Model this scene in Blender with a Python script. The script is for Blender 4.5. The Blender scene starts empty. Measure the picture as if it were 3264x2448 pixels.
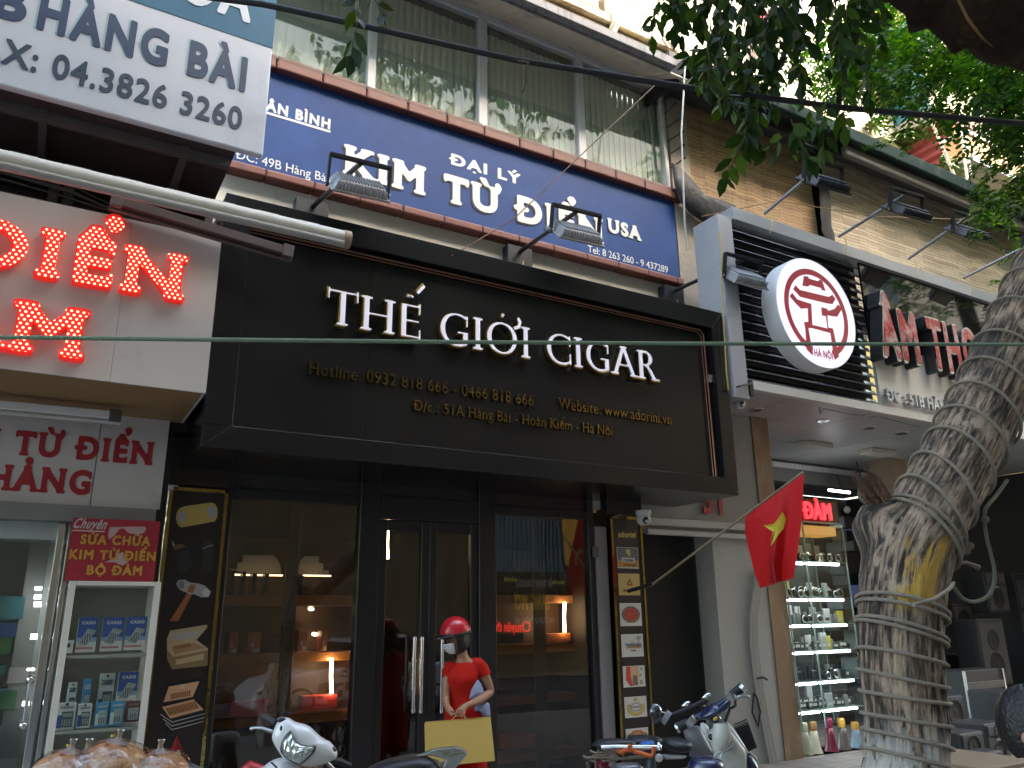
import bpy, math, random
import numpy as np
from mathutils import Vector, Matrix
random.seed(7); RNG = np.random.default_rng(7)
S = bpy.context.scene
COL = S.collection
R_ = math.radians

# ------------------------------------------------------------------ camera, sky, sun, exposure
FPX = 2510.0                       # focal length in pixels of the 3264 px wide photograph
_zc = np.array([-108., -8399., FPX]); _zc /= np.linalg.norm(_zc)
_xc = np.array([4444., 693., FPX]); _xc -= _zc*(_xc@_zc); _xc /= np.linalg.norm(_xc)
_yc = np.cross(_zc, _xc)
CAMR = np.array([_xc, _yc, _zc])   # rows: world axes in camera axes (x right, y down, z forward)
CAMP = np.array([0., 0., 1.6])     # the photographer's eye, 1.6 m above the pavement
cam_data = bpy.data.cameras.new("camera"); cam = bpy.data.objects.new("camera", cam_data)
COL.objects.link(cam); S.camera = cam
cam_data.sensor_width = 36; cam_data.lens = FPX/3264*36
cam_data.clip_start = 0.05; cam_data.clip_end = 2000
_r, _d, _f = CAMR[:, 0], CAMR[:, 1], CAMR[:, 2]
cam.matrix_world = Matrix(((_r[0], -_d[0], -_f[0], CAMP[0]), (_r[1], -_d[1], -_f[1], CAMP[1]),
                           (_r[2], -_d[2], -_f[2], CAMP[2]), (0, 0, 0, 1)))

SUN_DIR = Vector((0.28, -0.62, 0.56)).normalized()      # from the scene towards the sun
world = bpy.data.worlds.new("World"); S.world = world; world.use_nodes = True
wn = world.node_tree.nodes; wl = world.node_tree.links
sky = wn.new("ShaderNodeTexSky"); sky.sky_type = 'NISHITA'; sky.sun_disc = False
sky.sun_elevation = math.asin(SUN_DIR.z); sky.sun_rotation = math.atan2(SUN_DIR.x, SUN_DIR.y)
sky.air_density = 1.6; sky.dust_density = 4.0; sky.ozone_density = 1.0
wl.new(sky.outputs[0], wn["Background"].inputs[0]); wn["Background"].inputs[1].default_value = 0.15
sun_d = bpy.data.lights.new("sun", 'SUN'); sun_d.energy = 2.0; sun_d.angle = R_(0.5); sun_d.color = (1, .95, .86)
sun = bpy.data.objects.new("sun", sun_d); COL.objects.link(sun)
sun.rotation_euler = SUN_DIR.to_track_quat('Z', 'Y').to_euler()
S.view_settings.view_transform = 'Standard'; S.view_settings.look = 'None'
S.view_settings.gamma = 1; S.view_settings.exposure = 3.35
S.cycles.max_bounces = 8; S.cycles.transparent_max_bounces = 24; S.cycles.sample_clamp_indirect = 6

# ------------------------------------------------------------------ pixel ray -> point on a real plane
def at(x, y, Y=None, Z=None, X=None):
    d = CAMR @ np.array([x-1632., y-1224., FPX])
    if Y is not None: t = (Y-CAMP[1])/d[1]
    elif Z is not None: t = (Z-CAMP[2])/d[2]
    else: t = (X-CAMP[0])/d[0]
    return Vector(CAMP+d*t)
def dist(x, y, r):
    d = CAMR @ np.array([x-1632., y-1224., FPX]); return Vector(CAMP+d/np.linalg.norm(d)*r)

# ------------------------------------------------------------------ materials
MATS = {}
def _n(nt, t, **kw):
    n = nt.nodes.new(t)
    for k, v in kw.items():
        if k in n.inputs: n.inputs[k].default_value = v
        else: setattr(n, k, v)
    return n
def M(name, col, rough=.55, metal=0, var=.12, vs=6, bump=0, bs=60, emit=None, es=0, coat=0, spec=.5,
      dirt_or_glare=None, ds=2.5, dt=.55, trans=0, alpha=1, stretch=(1, 1, 1), sub=0):
    if name in MATS: return MATS[name]
    m = bpy.data.materials.new(name); m.use_nodes = True; nt = m.node_tree; L = nt.links.new
    b = nt.nodes["Principled BSDF"]
    b.inputs['Roughness'].default_value = rough; b.inputs['Metallic'].default_value = metal
    b.inputs['Coat Weight'].default_value = coat; b.inputs['Coat Roughness'].default_value = .08
    b.inputs['Specular IOR Level'].default_value = spec
    b.inputs['Transmission Weight'].default_value = trans; b.inputs['Alpha'].default_value = alpha
    if sub: b.inputs['Subsurface Weight'].default_value = sub; b.inputs['Subsurface Radius'].default_value = (.01, .004, .002)
    tc = _n(nt, "ShaderNodeTexCoord"); mp = _n(nt, "ShaderNodeMapping"); mp.inputs['Scale'].default_value = stretch
    L(tc.outputs['Object'], mp.inputs[0])
    c = (*col, 1)
    no = _n(nt, "ShaderNodeTexNoise", Scale=vs, Detail=6.0, Roughness=.6); L(mp.outputs[0], no.inputs['Vector'])
    mix = _n(nt, "ShaderNodeMix", data_type='RGBA')
    mix.inputs[6].default_value = tuple(min(1, v*(1-var)) for v in col)+(1,)
    mix.inputs[7].default_value = tuple(min(1, v*(1+var)) for v in col)+(1,)
    L(no.outputs[0], mix.inputs[0]); out = mix.outputs[2]
    if dirt_or_glare is not None:
        n2 = _n(nt, "ShaderNodeTexNoise", Scale=ds, Detail=9.0, Roughness=.68); L(mp.outputs[0], n2.inputs['Vector'])
        rp = _n(nt, "ShaderNodeValToRGB"); rp.color_ramp.elements[0].position = dt; rp.color_ramp.elements[1].position = min(1, dt+.16)
        L(n2.outputs[0], rp.inputs[0])
        m2 = _n(nt, "ShaderNodeMix", data_type='RGBA'); m2.inputs[7].default_value = (*dirt_or_glare, 1)
        L(rp.outputs[0], m2.inputs[0]); L(out, m2.inputs[6]); out = m2.outputs[2]
    L(out, b.inputs['Base Color'])
    rr = _n(nt, "ShaderNodeMapRange"); rr.inputs[3].default_value = rough*.82; rr.inputs[4].default_value = min(1, rough*1.18)
    L(no.outputs[0], rr.inputs[0]); L(rr.outputs[0], b.inputs['Roughness'])
    if bump:
        n3 = _n(nt, "ShaderNodeTexNoise", Scale=bs, Detail=5.0); L(mp.outputs[0], n3.inputs['Vector'])
        bp = _n(nt, "ShaderNodeBump", Strength=bump, Distance=.02); L(n3.outputs[0], bp.inputs['Height']); L(bp.outputs[0], b.inputs['Normal'])
    if emit is not None:
        b.inputs['Emission Color'].default_value = (*emit, 1); b.inputs['Emission Strength'].default_value = es
    MATS[name] = m; return m
def nodes_of(m): return m.node_tree, m.node_tree.nodes["Principled BSDF"], m.node_tree.links.new
def glass_mat(name, tint=(.9, .93, .92), ior=1.5, rough=.0, extra=0):
    if name in MATS: return MATS[name]
    m = bpy.data.materials.new(name); m.use_nodes = True; nt = m.node_tree; L = nt.links.new
    nt.nodes.remove(nt.nodes["Principled BSDF"]); o = nt.nodes["Material Output"]
    t = _n(nt, "ShaderNodeBsdfTransparent"); t.inputs[0].default_value = (*tint, 1)
    g = _n(nt, "ShaderNodeBsdfGlossy"); g.inputs['Roughness'].default_value = rough
    lw = _n(nt, "ShaderNodeLayerWeight", Blend=.5); pw = _n(nt, "ShaderNodeMath", operation='POWER'); pw.inputs[1].default_value = 5; L(lw.outputs['Facing'], pw.inputs[0])
    f0 = ((ior-1)/(ior+1))**2+extra; ad = _n(nt, "ShaderNodeMapRange"); ad.inputs[3].default_value = f0; L(pw.outputs[0], ad.inputs[0])      # Schlick reflection, the same from either face
    tc = _n(nt, "ShaderNodeTexCoord"); no = _n(nt, "ShaderNodeTexNoise", Scale=1.1, Detail=1.0); L(tc.outputs['Object'], no.inputs['Vector'])
    bp = _n(nt, "ShaderNodeBump", Strength=.05, Distance=.05); L(no.outputs[0], bp.inputs['Height']); L(bp.outputs[0], g.inputs['Normal'])
    mx = _n(nt, "ShaderNodeMixShader"); L(ad.outputs[0], mx.inputs[0]); L(t.outputs[0], mx.inputs[1]); L(g.outputs[0], mx.inputs[2]); L(mx.outputs[0], o.inputs[0])
    MATS[name] = m; return m

# ------------------------------------------------------------------ things, parts, mesh builder
def tag(o, label=None, cat=None, group=None, kind=None):
    if label: o['label'] = label
    if cat: o['category'] = cat
    if group: o['group'] = group
    if kind: o['kind'] = kind
    return o
def thing(name, label, cat, loc=(0, 0, 0), group=None):
    o = bpy.data.objects.new(name, None); o.empty_display_size = .1; o.location = loc; COL.objects.link(o)
    return tag(o, label, cat, group)
def base_of(o):
    p = Vector((0, 0, 0))
    while o is not None: p += Vector(o.location); o = o.parent
    return p
def copy_tree(o, parent=None):
    c = o.copy(); COL.objects.link(c)
    if parent is not None: c.parent = parent
    for ch in o.children: copy_tree(ch, c)
    return c
class MB:
    def __init__(s): s.v = []; s.f = []; s.sm = []
    def add(s, vs, fs, smooth=False):
        n = len(s.v); s.v += [tuple(v) for v in vs]; s.f += [tuple(i+n for i in f) for f in fs]; s.sm += [smooth]*len(fs); return s
    def box(s, x0, x1, y0, y1, z0, z1):
        x0, x1 = sorted((x0, x1)); y0, y1 = sorted((y0, y1)); z0, z1 = sorted((z0, z1))
        return s.add([(x0, y0, z0), (x1, y0, z0), (x1, y1, z0), (x0, y1, z0), (x0, y0, z1), (x1, y0, z1), (x1, y1, z1), (x0, y1, z1)],
              [(0, 3, 2, 1), (4, 5, 6, 7), (0, 1, 5, 4), (1, 2, 6, 5), (2, 3, 7, 6), (3, 0, 4, 7)])
    def obox(s, c, u, v, w):            # oriented box: centre and three half-axis vectors
        c, u, v, w = map(Vector, (c, u, v, w)); P = [c+a*u+b*v+d*w for d in (-1, 1) for a, b in ((-1, -1), (1, -1), (1, 1), (-1, 1))]
        fs = [(0, 3, 2, 1), (4, 5, 6, 7), (0, 1, 5, 4), (1, 2, 6, 5), (2, 3, 7, 6), (3, 0, 4, 7)]
        if u.cross(v).dot(w) < 0: fs = [f[::-1] for f in fs]
        return s.add(P, fs)
    def bar(s, a, b, w, h=None, up=(0, 0, 1)):   # rectangular bar from a to b
        a, b = Vector(a), Vector(b); d = b-a; h = h or w; u = d.cross(Vector(up))
        if u.length < 1e-6: u = d.cross(Vector((1, 0, 0)))
        u.normalize(); v = u.cross(d).normalized()
        return s.obox((a+b)/2, u*w/2, v*h/2, d/2)
    def quad(s, a, b, c, d): return s.add([a, b, c, d], [(0, 1, 2, 3)])
    def tube(s, pts, r, n=8, cap=True, closed=False):
        pts = [Vector(p) for p in pts]; rs = r if hasattr(r, '__len__') else [r]*len(pts); N = len(pts); V = []; F = []
        up = Vector((0, 0, 1)); ref = None
        for i, p in enumerate(pts):
            d = (pts[min(i+1, N-1)]-pts[max(i-1, 0)]) if not closed else (pts[(i+1) % N]-pts[i-1])
            d.normalize()
            if ref is None:
                ref = d.cross(up) if abs(d.z) < .95 else d.cross(Vector((1, 0, 0)))
            u = (ref-d*ref.dot(d)).normalized(); ref = u; w = d.cross(u)
            for k in range(n):
                a = 2*math.pi*k/n; V.append(p+(u*math.cos(a)+w*math.sin(a))*rs[i])
        for i in range(N if closed else N-1):
            j = (i+1) % N
            for k in range(n): k2 = (k+1) % n; F.append((i*n+k, i*n+k2, j*n+k2, j*n+k))
        s.add(V, F, True)
        if cap and not closed: s.add(V[:n], [tuple(range(n))[::-1]]); s.add(V[-n:], [tuple(range(n))])
        return s
    def cyl(s, a, b, r, n=20, r2=None):
        a, b = Vector(a), Vector(b); return s.tube([a, b], [r, r if r2 is None else r2], n)
    def lathe(s, prof, c=(0, 0, 0), n=24, axis=(0, 0, 1), cap=False):   # profile [(radius, height)]
        ax = Vector(axis).normalized(); u = ax.orthogonal().normalized(); w = ax.cross(u); c = Vector(c); V = []; F = []
        for r, h in prof:
            for k in range(n): a = 2*math.pi*k/n; V.append(c+ax*h+(u*math.cos(a)+w*math.sin(a))*r)
        for i in range(len(prof)-1):
            for k in range(n): k2 = (k+1) % n; F.append((i*n+k, i*n+k2, (i+1)*n+k2, (i+1)*n+k))
        s.add(V, F, True)
        if cap: s.add(V[:n], [tuple(range(n))[::-1]]); s.add(V[-n:], [tuple(range(n))])
        return s
    def prism(s, poly, O, U, V, N, d0, d1):    # polygon in (u,v) extruded from d0 to d1 along N
        O, U, V, N = map(Vector, (O, U, V, N)); n = len(poly)
        ar = sum(poly[i][0]*poly[(i+1) % n][1]-poly[(i+1) % n][0]*poly[i][1] for i in range(n))
        if ar < 0: poly = poly[::-1]
        P = [O+U*x+V*y+N*d for d in (d0, d1) for x, y in poly]
        fs = [tuple(range(n))[::-1], tuple(range(n, 2*n))]+[(i, (i+1) % n, n+(i+1) % n, n+i) for i in range(n)]
        return s.add(P, fs)
    def dome(s, poly, O, U, V, N, h, back=0, rings=7, c=None, p=2.0):   # swelling panel with the given outline
        O, U, V, N = map(Vector, (O, U, V, N)); n = len(poly); cx, cy = c or (sum(q[0] for q in poly)/n, sum(q[1] for q in poly)/n)
        ar = sum(poly[i][0]*poly[(i+1) % n][1]-poly[(i+1) % n][0]*poly[i][1] for i in range(n))
        if ar < 0: poly = poly[::-1]
        Vs = []; F = []; R = [1-(i/rings)**1.6 for i in range(rings)]
        for rr in R:
            z = h*max(0, 1-rr**p)**(1/p)
            Vs += [O+U*(cx+(x-cx)*rr)+V*(cy+(y-cy)*rr)+N*z for x, y in poly]
        Vs.append(O+U*cx+V*cy+N*h)
        for i in range(rings-1): F += [(i*n+k, i*n+(k+1) % n, (i+1)*n+(k+1) % n, (i+1)*n+k) for k in range(n)]
        F += [((rings-1)*n+k, (rings-1)*n+(k+1) % n, len(Vs)-1) for k in range(n)]
        s.add(Vs, F, True)
        if back: s.dome(poly[::-1], O, U, V, N, -back, 0, rings, (cx, cy), p) if False else s.add(
            [O+U*x+V*y for x, y in poly]+[O+U*(cx+(x-cx)*.8)+V*(cy+(y-cy)*.8)-N*back for x, y in poly],
            [(k, n+k, n+(k+1) % n, (k+1) % n) for k in range(n)]+[tuple(range(n, 2*n))[::-1]], True)
        return s
    def build(s, name, m, parent=None, bevel=0, seg=1, sub=0, loc=None):
        me = bpy.data.meshes.new(name); o = bpy.data.objects.new(name, me); COL.objects.link(o)
        b = base_of(parent) if parent is not None else Vector((0, 0, 0))
        off = Vector(loc) if loc is not None else Vector((0, 0, 0)); o.location = off
        a = np.array(s.v, dtype=float)-np.array(b+off)
        me.from_pydata(a.tolist(), [], s.f); me.update()
        me.polygons.foreach_set('use_smooth', s.sm)
        me.materials.append(m)
        if parent is not None: o.parent = parent
        if bevel:
            md = o.modifiers.new('bevel', 'BEVEL'); md.width = bevel; md.segments = seg; md.limit_method = 'ANGLE'; md.angle_limit = R_(40)
        if sub: md = o.modifiers.new('sub', 'SUBSURF'); md.levels = sub; md.render_levels = sub
        return o
def solo(mb, name, m, label, cat, group=None, kind=None, **kw):
    v = mb.v; c = Vector(np.array(v).mean(0)) if kind != 'structure' else Vector((0, 0, 0))
    c.z = min(q[2] for q in v) if kind != 'structure' else 0
    return tag(mb.build(name, m, None, loc=c, **kw), label, cat, group, kind)
FX, FY, FZ = Vector((1, 0, 0)), Vector((0, 1, 0)), Vector((0, 0, 1)); FN = Vector((0, -1, 0))
# ------------------------------------------------------------------ lettering
# Letters come from Blender's own built-in font; for slab and serif signs their outlines are turned into a
# distance field, given weight, contrast and serifs, and traced again.
def _outlines(body, sp=1.0):
    cu = bpy.data.curves.new("letters", 'FONT'); cu.body = body; cu.resolution_u = 5; cu.space_character = sp
    o = bpy.data.objects.new("letters", cu); COL.objects.link(o); bpy.context.view_layer.update()
    me = o.to_mesh(); vs = np.array([v.co[:2] for v in me.vertices]); cnt = {}
    for p in me.polygons:
        k = list(p.vertices)
        for a, b in zip(k, k[1:]+k[:1]): cnt[(a, b)] = 1
    nxt = {}
    for a, b in cnt:
        if (b, a) not in cnt: nxt.setdefault(a, []).append(b)
    loops = []
    while nxt:
        a = next(iter(nxt)); lp = [a]
        while True:
            l = nxt.get(lp[-1])
            if not l: break
            b = l.pop()
            if not l: del nxt[lp[-1]]
            if b == a: break
            lp.append(b)
        if len(lp) > 2: loops.append(vs[lp])
    o.to_mesh_clear(); bpy.data.objects.remove(o); bpy.data.curves.remove(cu)
    return loops
def _march(D, xs, ys):
    segs = {}; h, w = D.shape; ins = D < 0
    c = ins[:-1, :-1]*1+ins[:-1, 1:]*2+ins[1:, 1:]*4+ins[1:, :-1]*8
    T = {1: [(3, 0)], 2: [(0, 1)], 3: [(3, 1)], 4: [(1, 2)], 5: [(3, 0), (1, 2)], 6: [(0, 2)], 7: [(3, 2)], 8: [(2, 3)], 9: [(2, 0)],
         10: [(0, 1), (2, 3)], 11: [(2, 1)], 12: [(1, 3)], 13: [(1, 0)], 14: [(0, 3)]}
    pt = {}
    def key(e, i, j):
        if e == 0: k = (0, i, j)
        elif e == 2: k = (0, i+1, j)
        elif e == 3: k = (1, i, j)
        else: k = (1, i, j+1)
        if k not in pt:
            _, a, b = k
            if k[0] == 0: t = D[a, b]/(D[a, b]-D[a, b+1]); pt[k] = (xs[b]+t*(xs[b+1]-xs[b]), ys[a])
            else: t = D[a, b]/(D[a, b]-D[a+1, b]); pt[k] = (xs[b], ys[a]+t*(ys[a+1]-ys[a]))
        return k
    for i, j in zip(*np.nonzero((c > 0) & (c < 15))):
        for a, b in T[int(c[i, j])]: segs.setdefault(key(a, i, j), []).append(key(b, i, j))
    loops = []
    while segs:
        a = next(iter(segs)); lp = [a]
        while True:
            l = segs.get(lp[-1])
            if not l: break
            b = l.pop()
            if not l: del segs[lp[-1]]
            if b == a: break
            lp.append(b)
        if len(lp) > 3: loops.append(np.array([pt[k] for k in lp]))
    return loops
def _thin(p, eps):
    keep = [0]
    n = len(p)
    for i in range(1, n-1):
        a, b, c = p[keep[-1]], p[i], p[i+1]; d = c-a; l = np.hypot(*d)
        if l < 1e-9: continue
        if abs((d[0]*(b-a)[1]-d[1]*(b-a)[0])/l) > eps or l > .2: keep.append(i)
    keep.append(n-1); return p[keep]
_BASE = dict(zip("ĐƠƯẾỂỀỆỬỪỨỮỚẢẠỘộếảạđ", "DOUÊÊÊÊUÙÚUÓAAÔôêaad"))
def _extras(ch, x0, x1, r):
    cx = (x0+x1)/2; E = []
    def line(*p): E.extend((p[i][0], p[i][1], p[i+1][0], p[i+1][1], r) for i in range(len(p)-1))
    def hook(hx, hy): line((hx-.06, hy+.10), (hx-.03, hy+.135), (hx+.03, hy+.135), (hx+.06, hy+.09), (hx+.045, hy+.05), (hx, hy+.025), (hx, hy))
    if ch == "Đ": line((x0-.07, .35), (x0+.22, .35))
    if ch == "đ": line((x1-.2, .58), (x1+.05, .58))
    if ch in "ƠƯỬỪỨỮỚ": line((x1-.04, .60), (x1+.05, .64), (x1+.085, .74), (x1+.05, .80))
    if ch == "Ế": line((cx+.15, .93), (cx+.26, 1.06))
    if ch == "ế": line((cx+.12, .74), (cx+.2, .86))
    if ch == "Ể": hook(cx+.17, .93)
    if ch == "Ề": line((cx+.25, .93), (cx+.15, 1.05))
    if ch in "ẢỬ": hook(cx, .80)
    if ch == "ả": hook(cx, .56)
    if ch == "Ữ": line((cx-.13, .80), (cx-.06, .85), (cx+.05, .79), (cx+.13, .85))
    if ch in "ẠỘỆộạ": line((cx-.005, -.14), (cx+.005, -.14))
    return E
STY = dict(
    sans=dict(res=44, bold=0, ser=0, st=.01, k=0, rnd=0, hd=0, ve=0), sansb=dict(sp=1.1, res=44, bold=.022, ser=0, st=.01, k=0, rnd=0, hd=0, ve=0),
    sansh=dict(sp=1.2, res=44, bold=.042, ser=0, st=.01, k=0, rnd=0, hd=0, ve=0),
    slab=dict(sp=1.22, res=56, bold=.044, ser=.05, st=.085, k=.028, rnd=.02, hd=.0, ve=0),
    led=dict(sp=1.22, res=56, bold=.026, ser=.06, st=.09, k=.03, rnd=.02, hd=.0, ve=0),
    serif=dict(sp=1.1, res=64, bold=-.017, ser=.08, st=.026, k=.03, rnd=.0, hd=.010, ve=.014),
    small=dict(sp=1.06, res=44, bold=-.004, ser=.05, st=.036, k=.0, rnd=.0, hd=.004, ve=.004))
def _styled(body, st):
    s = STY[st]; sp = s.get('sp', 1); raw = body; body = ''.join(_BASE.get(c, c) for c in raw); loops = _outlines(body, sp); EX = []
    wI = np.vstack(_outlines("I", sp))[:, 0].max()
    for i, ch in enumerate(raw):
        if ch in _BASE:
            xs0 = np.vstack(_outlines(body[:i]+"I", sp))[:, 0].max()-wI; g = np.vstack(_outlines(body[i], sp)); EX += _extras(ch, xs0+g[:, 0].min(), xs0+g[:, 0].max(), .042)
    A = np.vstack(loops+[np.array([[e[0], e[1]], [e[2], e[3]]]) for e in EX])
    seg = np.vstack([np.hstack([l, np.roll(l, -1, 0)]) for l in loops])
    pad = .16; x0, y0 = A.min(0)-pad; x1, y1 = A.max(0)+pad; r = 1/s['res']
    xs = np.arange(x0, x1+r, r); ys = np.arange(y0, y1+r, r); D = np.full((len(ys), len(xs)), 1.)
    step = 24
    for i in range(0, len(xs), step):
        X = xs[i:i+step]; sel = seg[(np.minimum(seg[:, 0], seg[:, 2]) < X[-1]+.25) & (np.maximum(seg[:, 0], seg[:, 2]) > X[0]-.25)]
        if not len(sel): continue
        gx, gy = np.meshgrid(X, ys); P = np.stack([gx.ravel(), gy.ravel()], 1)
        a = sel[:, :2]; d = sel[:, 2:]-a; pa = P[:, None]-a[None]; ll = (d**2).sum(1)+1e-12
        t = np.clip((pa*d[None]).sum(2)/ll, 0, 1); q = pa-t[..., None]*d[None]; dd = np.sqrt((q**2).sum(2)).min(1)
        al = seg[np.maximum(seg[:, 0], seg[:, 2]) > X[0]]; a = al[:, :2]; d = al[:, 2:]-a
        ya, yb = a[:, 1], a[:, 1]+d[:, 1]
        cr = ((ya[None] > P[:, 1:]) != (yb[None] > P[:, 1:])); xi = a[None, :, 0]+(P[:, 1:]-ya[None])/np.where(np.abs(d[None, :, 1]) < 1e-12, 1e-12, d[None, :, 1])*d[None, :, 0]
        inside = (cr & (P[:, :1] < xi)).sum(1) % 2 == 1
        D[:, i:i+len(X)] = np.where(inside, -dd, dd).reshape(gx.shape)
    def shift(D, dx, dy):
        return np.roll(np.roll(D, int(round(dy/r)), 0), int(round(dx/r)), 1)
    if s['ve']: D = np.maximum(shift(D, 0, s['ve']), shift(D, 0, -s['ve']))
    if s['hd']: D = np.minimum(shift(D, s['hd'], 0), shift(D, -s['hd'], 0))
    D = D-s['bold']
    gx, gy = np.meshgrid(xs, ys)
    for a, b, c, d, rr in EX:
        t = np.clip(((gx-a)*(c-a)+(gy-b)*(d-b))/((c-a)**2+(d-b)**2), 0, 1); D = np.minimum(D, np.hypot(gx-a-t*(c-a), gy-b-t*(d-b))-rr-s['bold']*.7)
    B = np.full_like(D, 1.)
    cap = .69
    for l in loops:
        for a, b in zip(l, np.roll(l, -1, 0)):
            dx, dy = abs(b-a); mx, my = (a+b)/2
            if not s['ser']: continue
            if dy < .006 and .05 < dx < .22 and (abs(my) < .02 or abs(my-cap) < .03 or (st == 'small' and abs(my-.52) < .03)):
                up = 1 if my < .2 else -1; o = s['bold']-s['ve']
                if up < 0 and abs(my-.52) < .03: mx -= .03
                cy = my-up*o+up*s['st']/2; hw = dx/2+s['ser']+s['bold']
            elif dx < .006 and .05 < dy < .16 and st != 'small' and (my < .12 or my > cap-.12):
                cyy = my+(.05 if my < .3 else -.05); q = np.maximum(np.abs(gx-mx)-s['st']*.42, np.abs(gy-cyy)-(dy/2+s['ser']*.75)); B = np.minimum(B, q); continue
            else: continue
            B = np.minimum(B, np.maximum(np.abs(gx-mx)-hw, np.abs(gy-cy)-s['st']/2))
    k = s['k']
    if k: h = np.clip(.5+.5*(B-D)/k, 0, 1); D = B*(1-h)+D*h-k*h*(1-h)
    else: D = np.minimum(D, B)
    if s['rnd']:
        for _ in range(2): D = (D+shift(D, r, 0)+shift(D, -r, 0)+shift(D, 0, r)+shift(D, 0, -r))/5
    return [_thin(l, .0012) for l in _march(D, xs, ys)]
_TX = {}
def text_mesh(body, st='sans', depth=.02, bev=0, bold=0):
    key = (body, st, depth, bev, bold)
    if key in _TX: return _TX[key]
    if 1:
        cu = bpy.data.curves.new("letters", 'CURVE'); cu.dimensions = '2D'; cu.fill_mode = 'BOTH'
        for l in _styled(body, st):
            sp = cu.splines.new('POLY'); sp.points.add(len(l)-1); sp.use_cyclic_u = True
            sp.points.foreach_set('co', np.hstack([l, np.zeros((len(l), 1)), np.ones((len(l), 1))]).ravel())
    cu.extrude = .5
    o = bpy.data.objects.new("letters", cu); COL.objects.link(o); bpy.context.view_layer.update()
    me = o.to_mesh(); V = np.array([v.co[:] for v in me.vertices]); F = [tuple(p.vertices) for p in me.polygons]
    o.to_mesh_clear(); bpy.data.objects.remove(o); bpy.data.curves.remove(cu)
    if not len(V): V = np.zeros((1, 3))
    V[:, 2] = V[:, 2]+.5
    _TX[key] = (V, F); return V, F
def letter(mb, body, L, Rr, cap, U=None, V=FZ, N=FN, depth=.01, off=0, st='sans', bold=0, ref=None, shear=0, mirror=False):
    """writes body so that it (or its first part `ref`... measured from the right end) runs from L to Rr on its base line"""
    vs, fs = text_mesh(body, st, 0, 0, bold); L, Rr = Vector(L), Vector(Rr); U = (Rr-L).normalized(); V = Vector(V); N = Vector(N)
    x0, x1 = vs[:, 0].min(), vs[:, 0].max()
    if ref: rv, _ = text_mesh(ref, st, 0, 0, bold); w = rv[:, 0].max()-rv[:, 0].min(); x0 = x1-w
    sx = (Rr-L).length/(x1-x0); sy = cap/.69
    P = [L+U*((x-x0)*sx+shear*y*sy)+V*(y*sy)+N*(off+z*depth) for x, y, z in vs]
    mb.add(P, fs); return mb
# ------------------------------------------------------------------ shared materials
plaster = M("band plaster", (.66, .60, .49), .85, var=.1, vs=3, bump=.35, bs=22, dirt_or_glare=(.20, .18, .15), ds=3.2, dt=.60)
cream = M("cream render", (.46, .40, .29), .9, var=.12, vs=1.6, bump=.3, bs=9, dirt_or_glare=(.33, .28, .2), ds=1.1, dt=.55, stretch=(1, 1, .35))
oldcol = M("old column render", (.36, .31, .25), .9, var=.3, vs=5, bump=.6, bs=14, dirt_or_glare=(.42, .27, .07), ds=4, dt=.55)
tile_red = M("glazed red tile", (.15, .042, .028), .5, var=.25, vs=7, bump=.1, bs=20, dirt_or_glare=(.09, .035, .03), ds=6, dt=.58)
alu_white = M("white window frame", (.62, .63, .65), .4, var=.06, vs=8)
blindm = M("grey green blind fabric", (.80, .85, .75), .9, var=.08, vs=18)
black_acm = M("black panel", (.011, .011, .012), .2, var=.25, vs=2, spec=.45)
black_frame = M("black frame paint", (.012, .013, .016), .38, var=.2, vs=4)
dark_void = M("dark interior", (.012, .010, .010), .9)
gold_dim = M("dull gold letter", (.46, .32, .11), .16, metal=1, var=.5, vs=9, bump=.5, bs=12)
gold = M("gold metal", (.80, .55, .16), .3, metal=1, var=.12, vs=30)
goldtrim = M("gold mirror trim", (.33, .24, .075), .06, metal=1, var=.1, vs=5, bump=.6, bs=5)
copper = M("copper trim", (.42, .22, .15), .3, metal=1, var=.2, vs=12)
white_acr = M("white acrylic letter", (.72, .71, .80), .3, var=.03, vs=4, emit=(.75, .74, .88), es=.03)
paint_white = M("white paint", (.66, .65, .64), .5, var=.06, vs=3, dirt_or_glare=(.42, .41, .39), ds=2.2, dt=.62)
fascia_white = M("white composite panel", (.54, .49, .45), .45, var=.05, vs=1.5, dirt_or_glare=(.42, .39, .36), ds=1.8, dt=.62)
soffit_brown = M("ochre soffit paint", (.30, .17, .07), .7, var=.1, vs=2)
steel = M("stainless steel", (.62, .62, .62), .18, metal=1, var=.1, vs=20)
chrome = M("chrome", (.8, .8, .8), .06, metal=1, var=.05, vs=20)
grey_paint = M("grey metal paint", (.20, .20, .205), .5, var=.1, vs=6)
lamp_grey = M("cast aluminium", (.27, .27, .27), .5, metal=.4, var=.15, vs=14)
lamp_black = M("black cast metal", (.022, .022, .026), .45, var=.2, vs=14)
rubber = M("black rubber", (.014, .014, .015), .6, var=.2, vs=12)
iron = M("rusty iron", (.07, .05, .04), .8, var=.5, vs=20, bump=.4, bs=60)
wood_shelf = M("varnished shelf wood", (.42, .17, .055), .35, var=.25, vs=5, stretch=(.4, 6, 6))
wood_dark = M("dark post wood", (.10, .065, .05), .45, var=.2, vs=6)
red_paint = M("red letter paint", (.36, .016, .022), .45, var=.1, vs=9)
sign_glass = glass_mat("window glass", (.95, .97, .95), 1.5, 0, .13)
shop_glass = glass_mat("shop glass", (.80, .80, .78), 1.5, 0, .035)
clear_glass = glass_mat("case glass", (.93, .97, .95), 1.45)
led_white = M("white tube light", (1, 1, 1), .5, emit=(.90, .93, 1), es=2.2)
led_warm = M("warm strip light", (1, .8, .5), .5, emit=(1, .72, .38), es=6)
lens_lit = M("warm spot lens", (1, .9, .7), .5, emit=(1, .8, .5), es=2)
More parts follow.
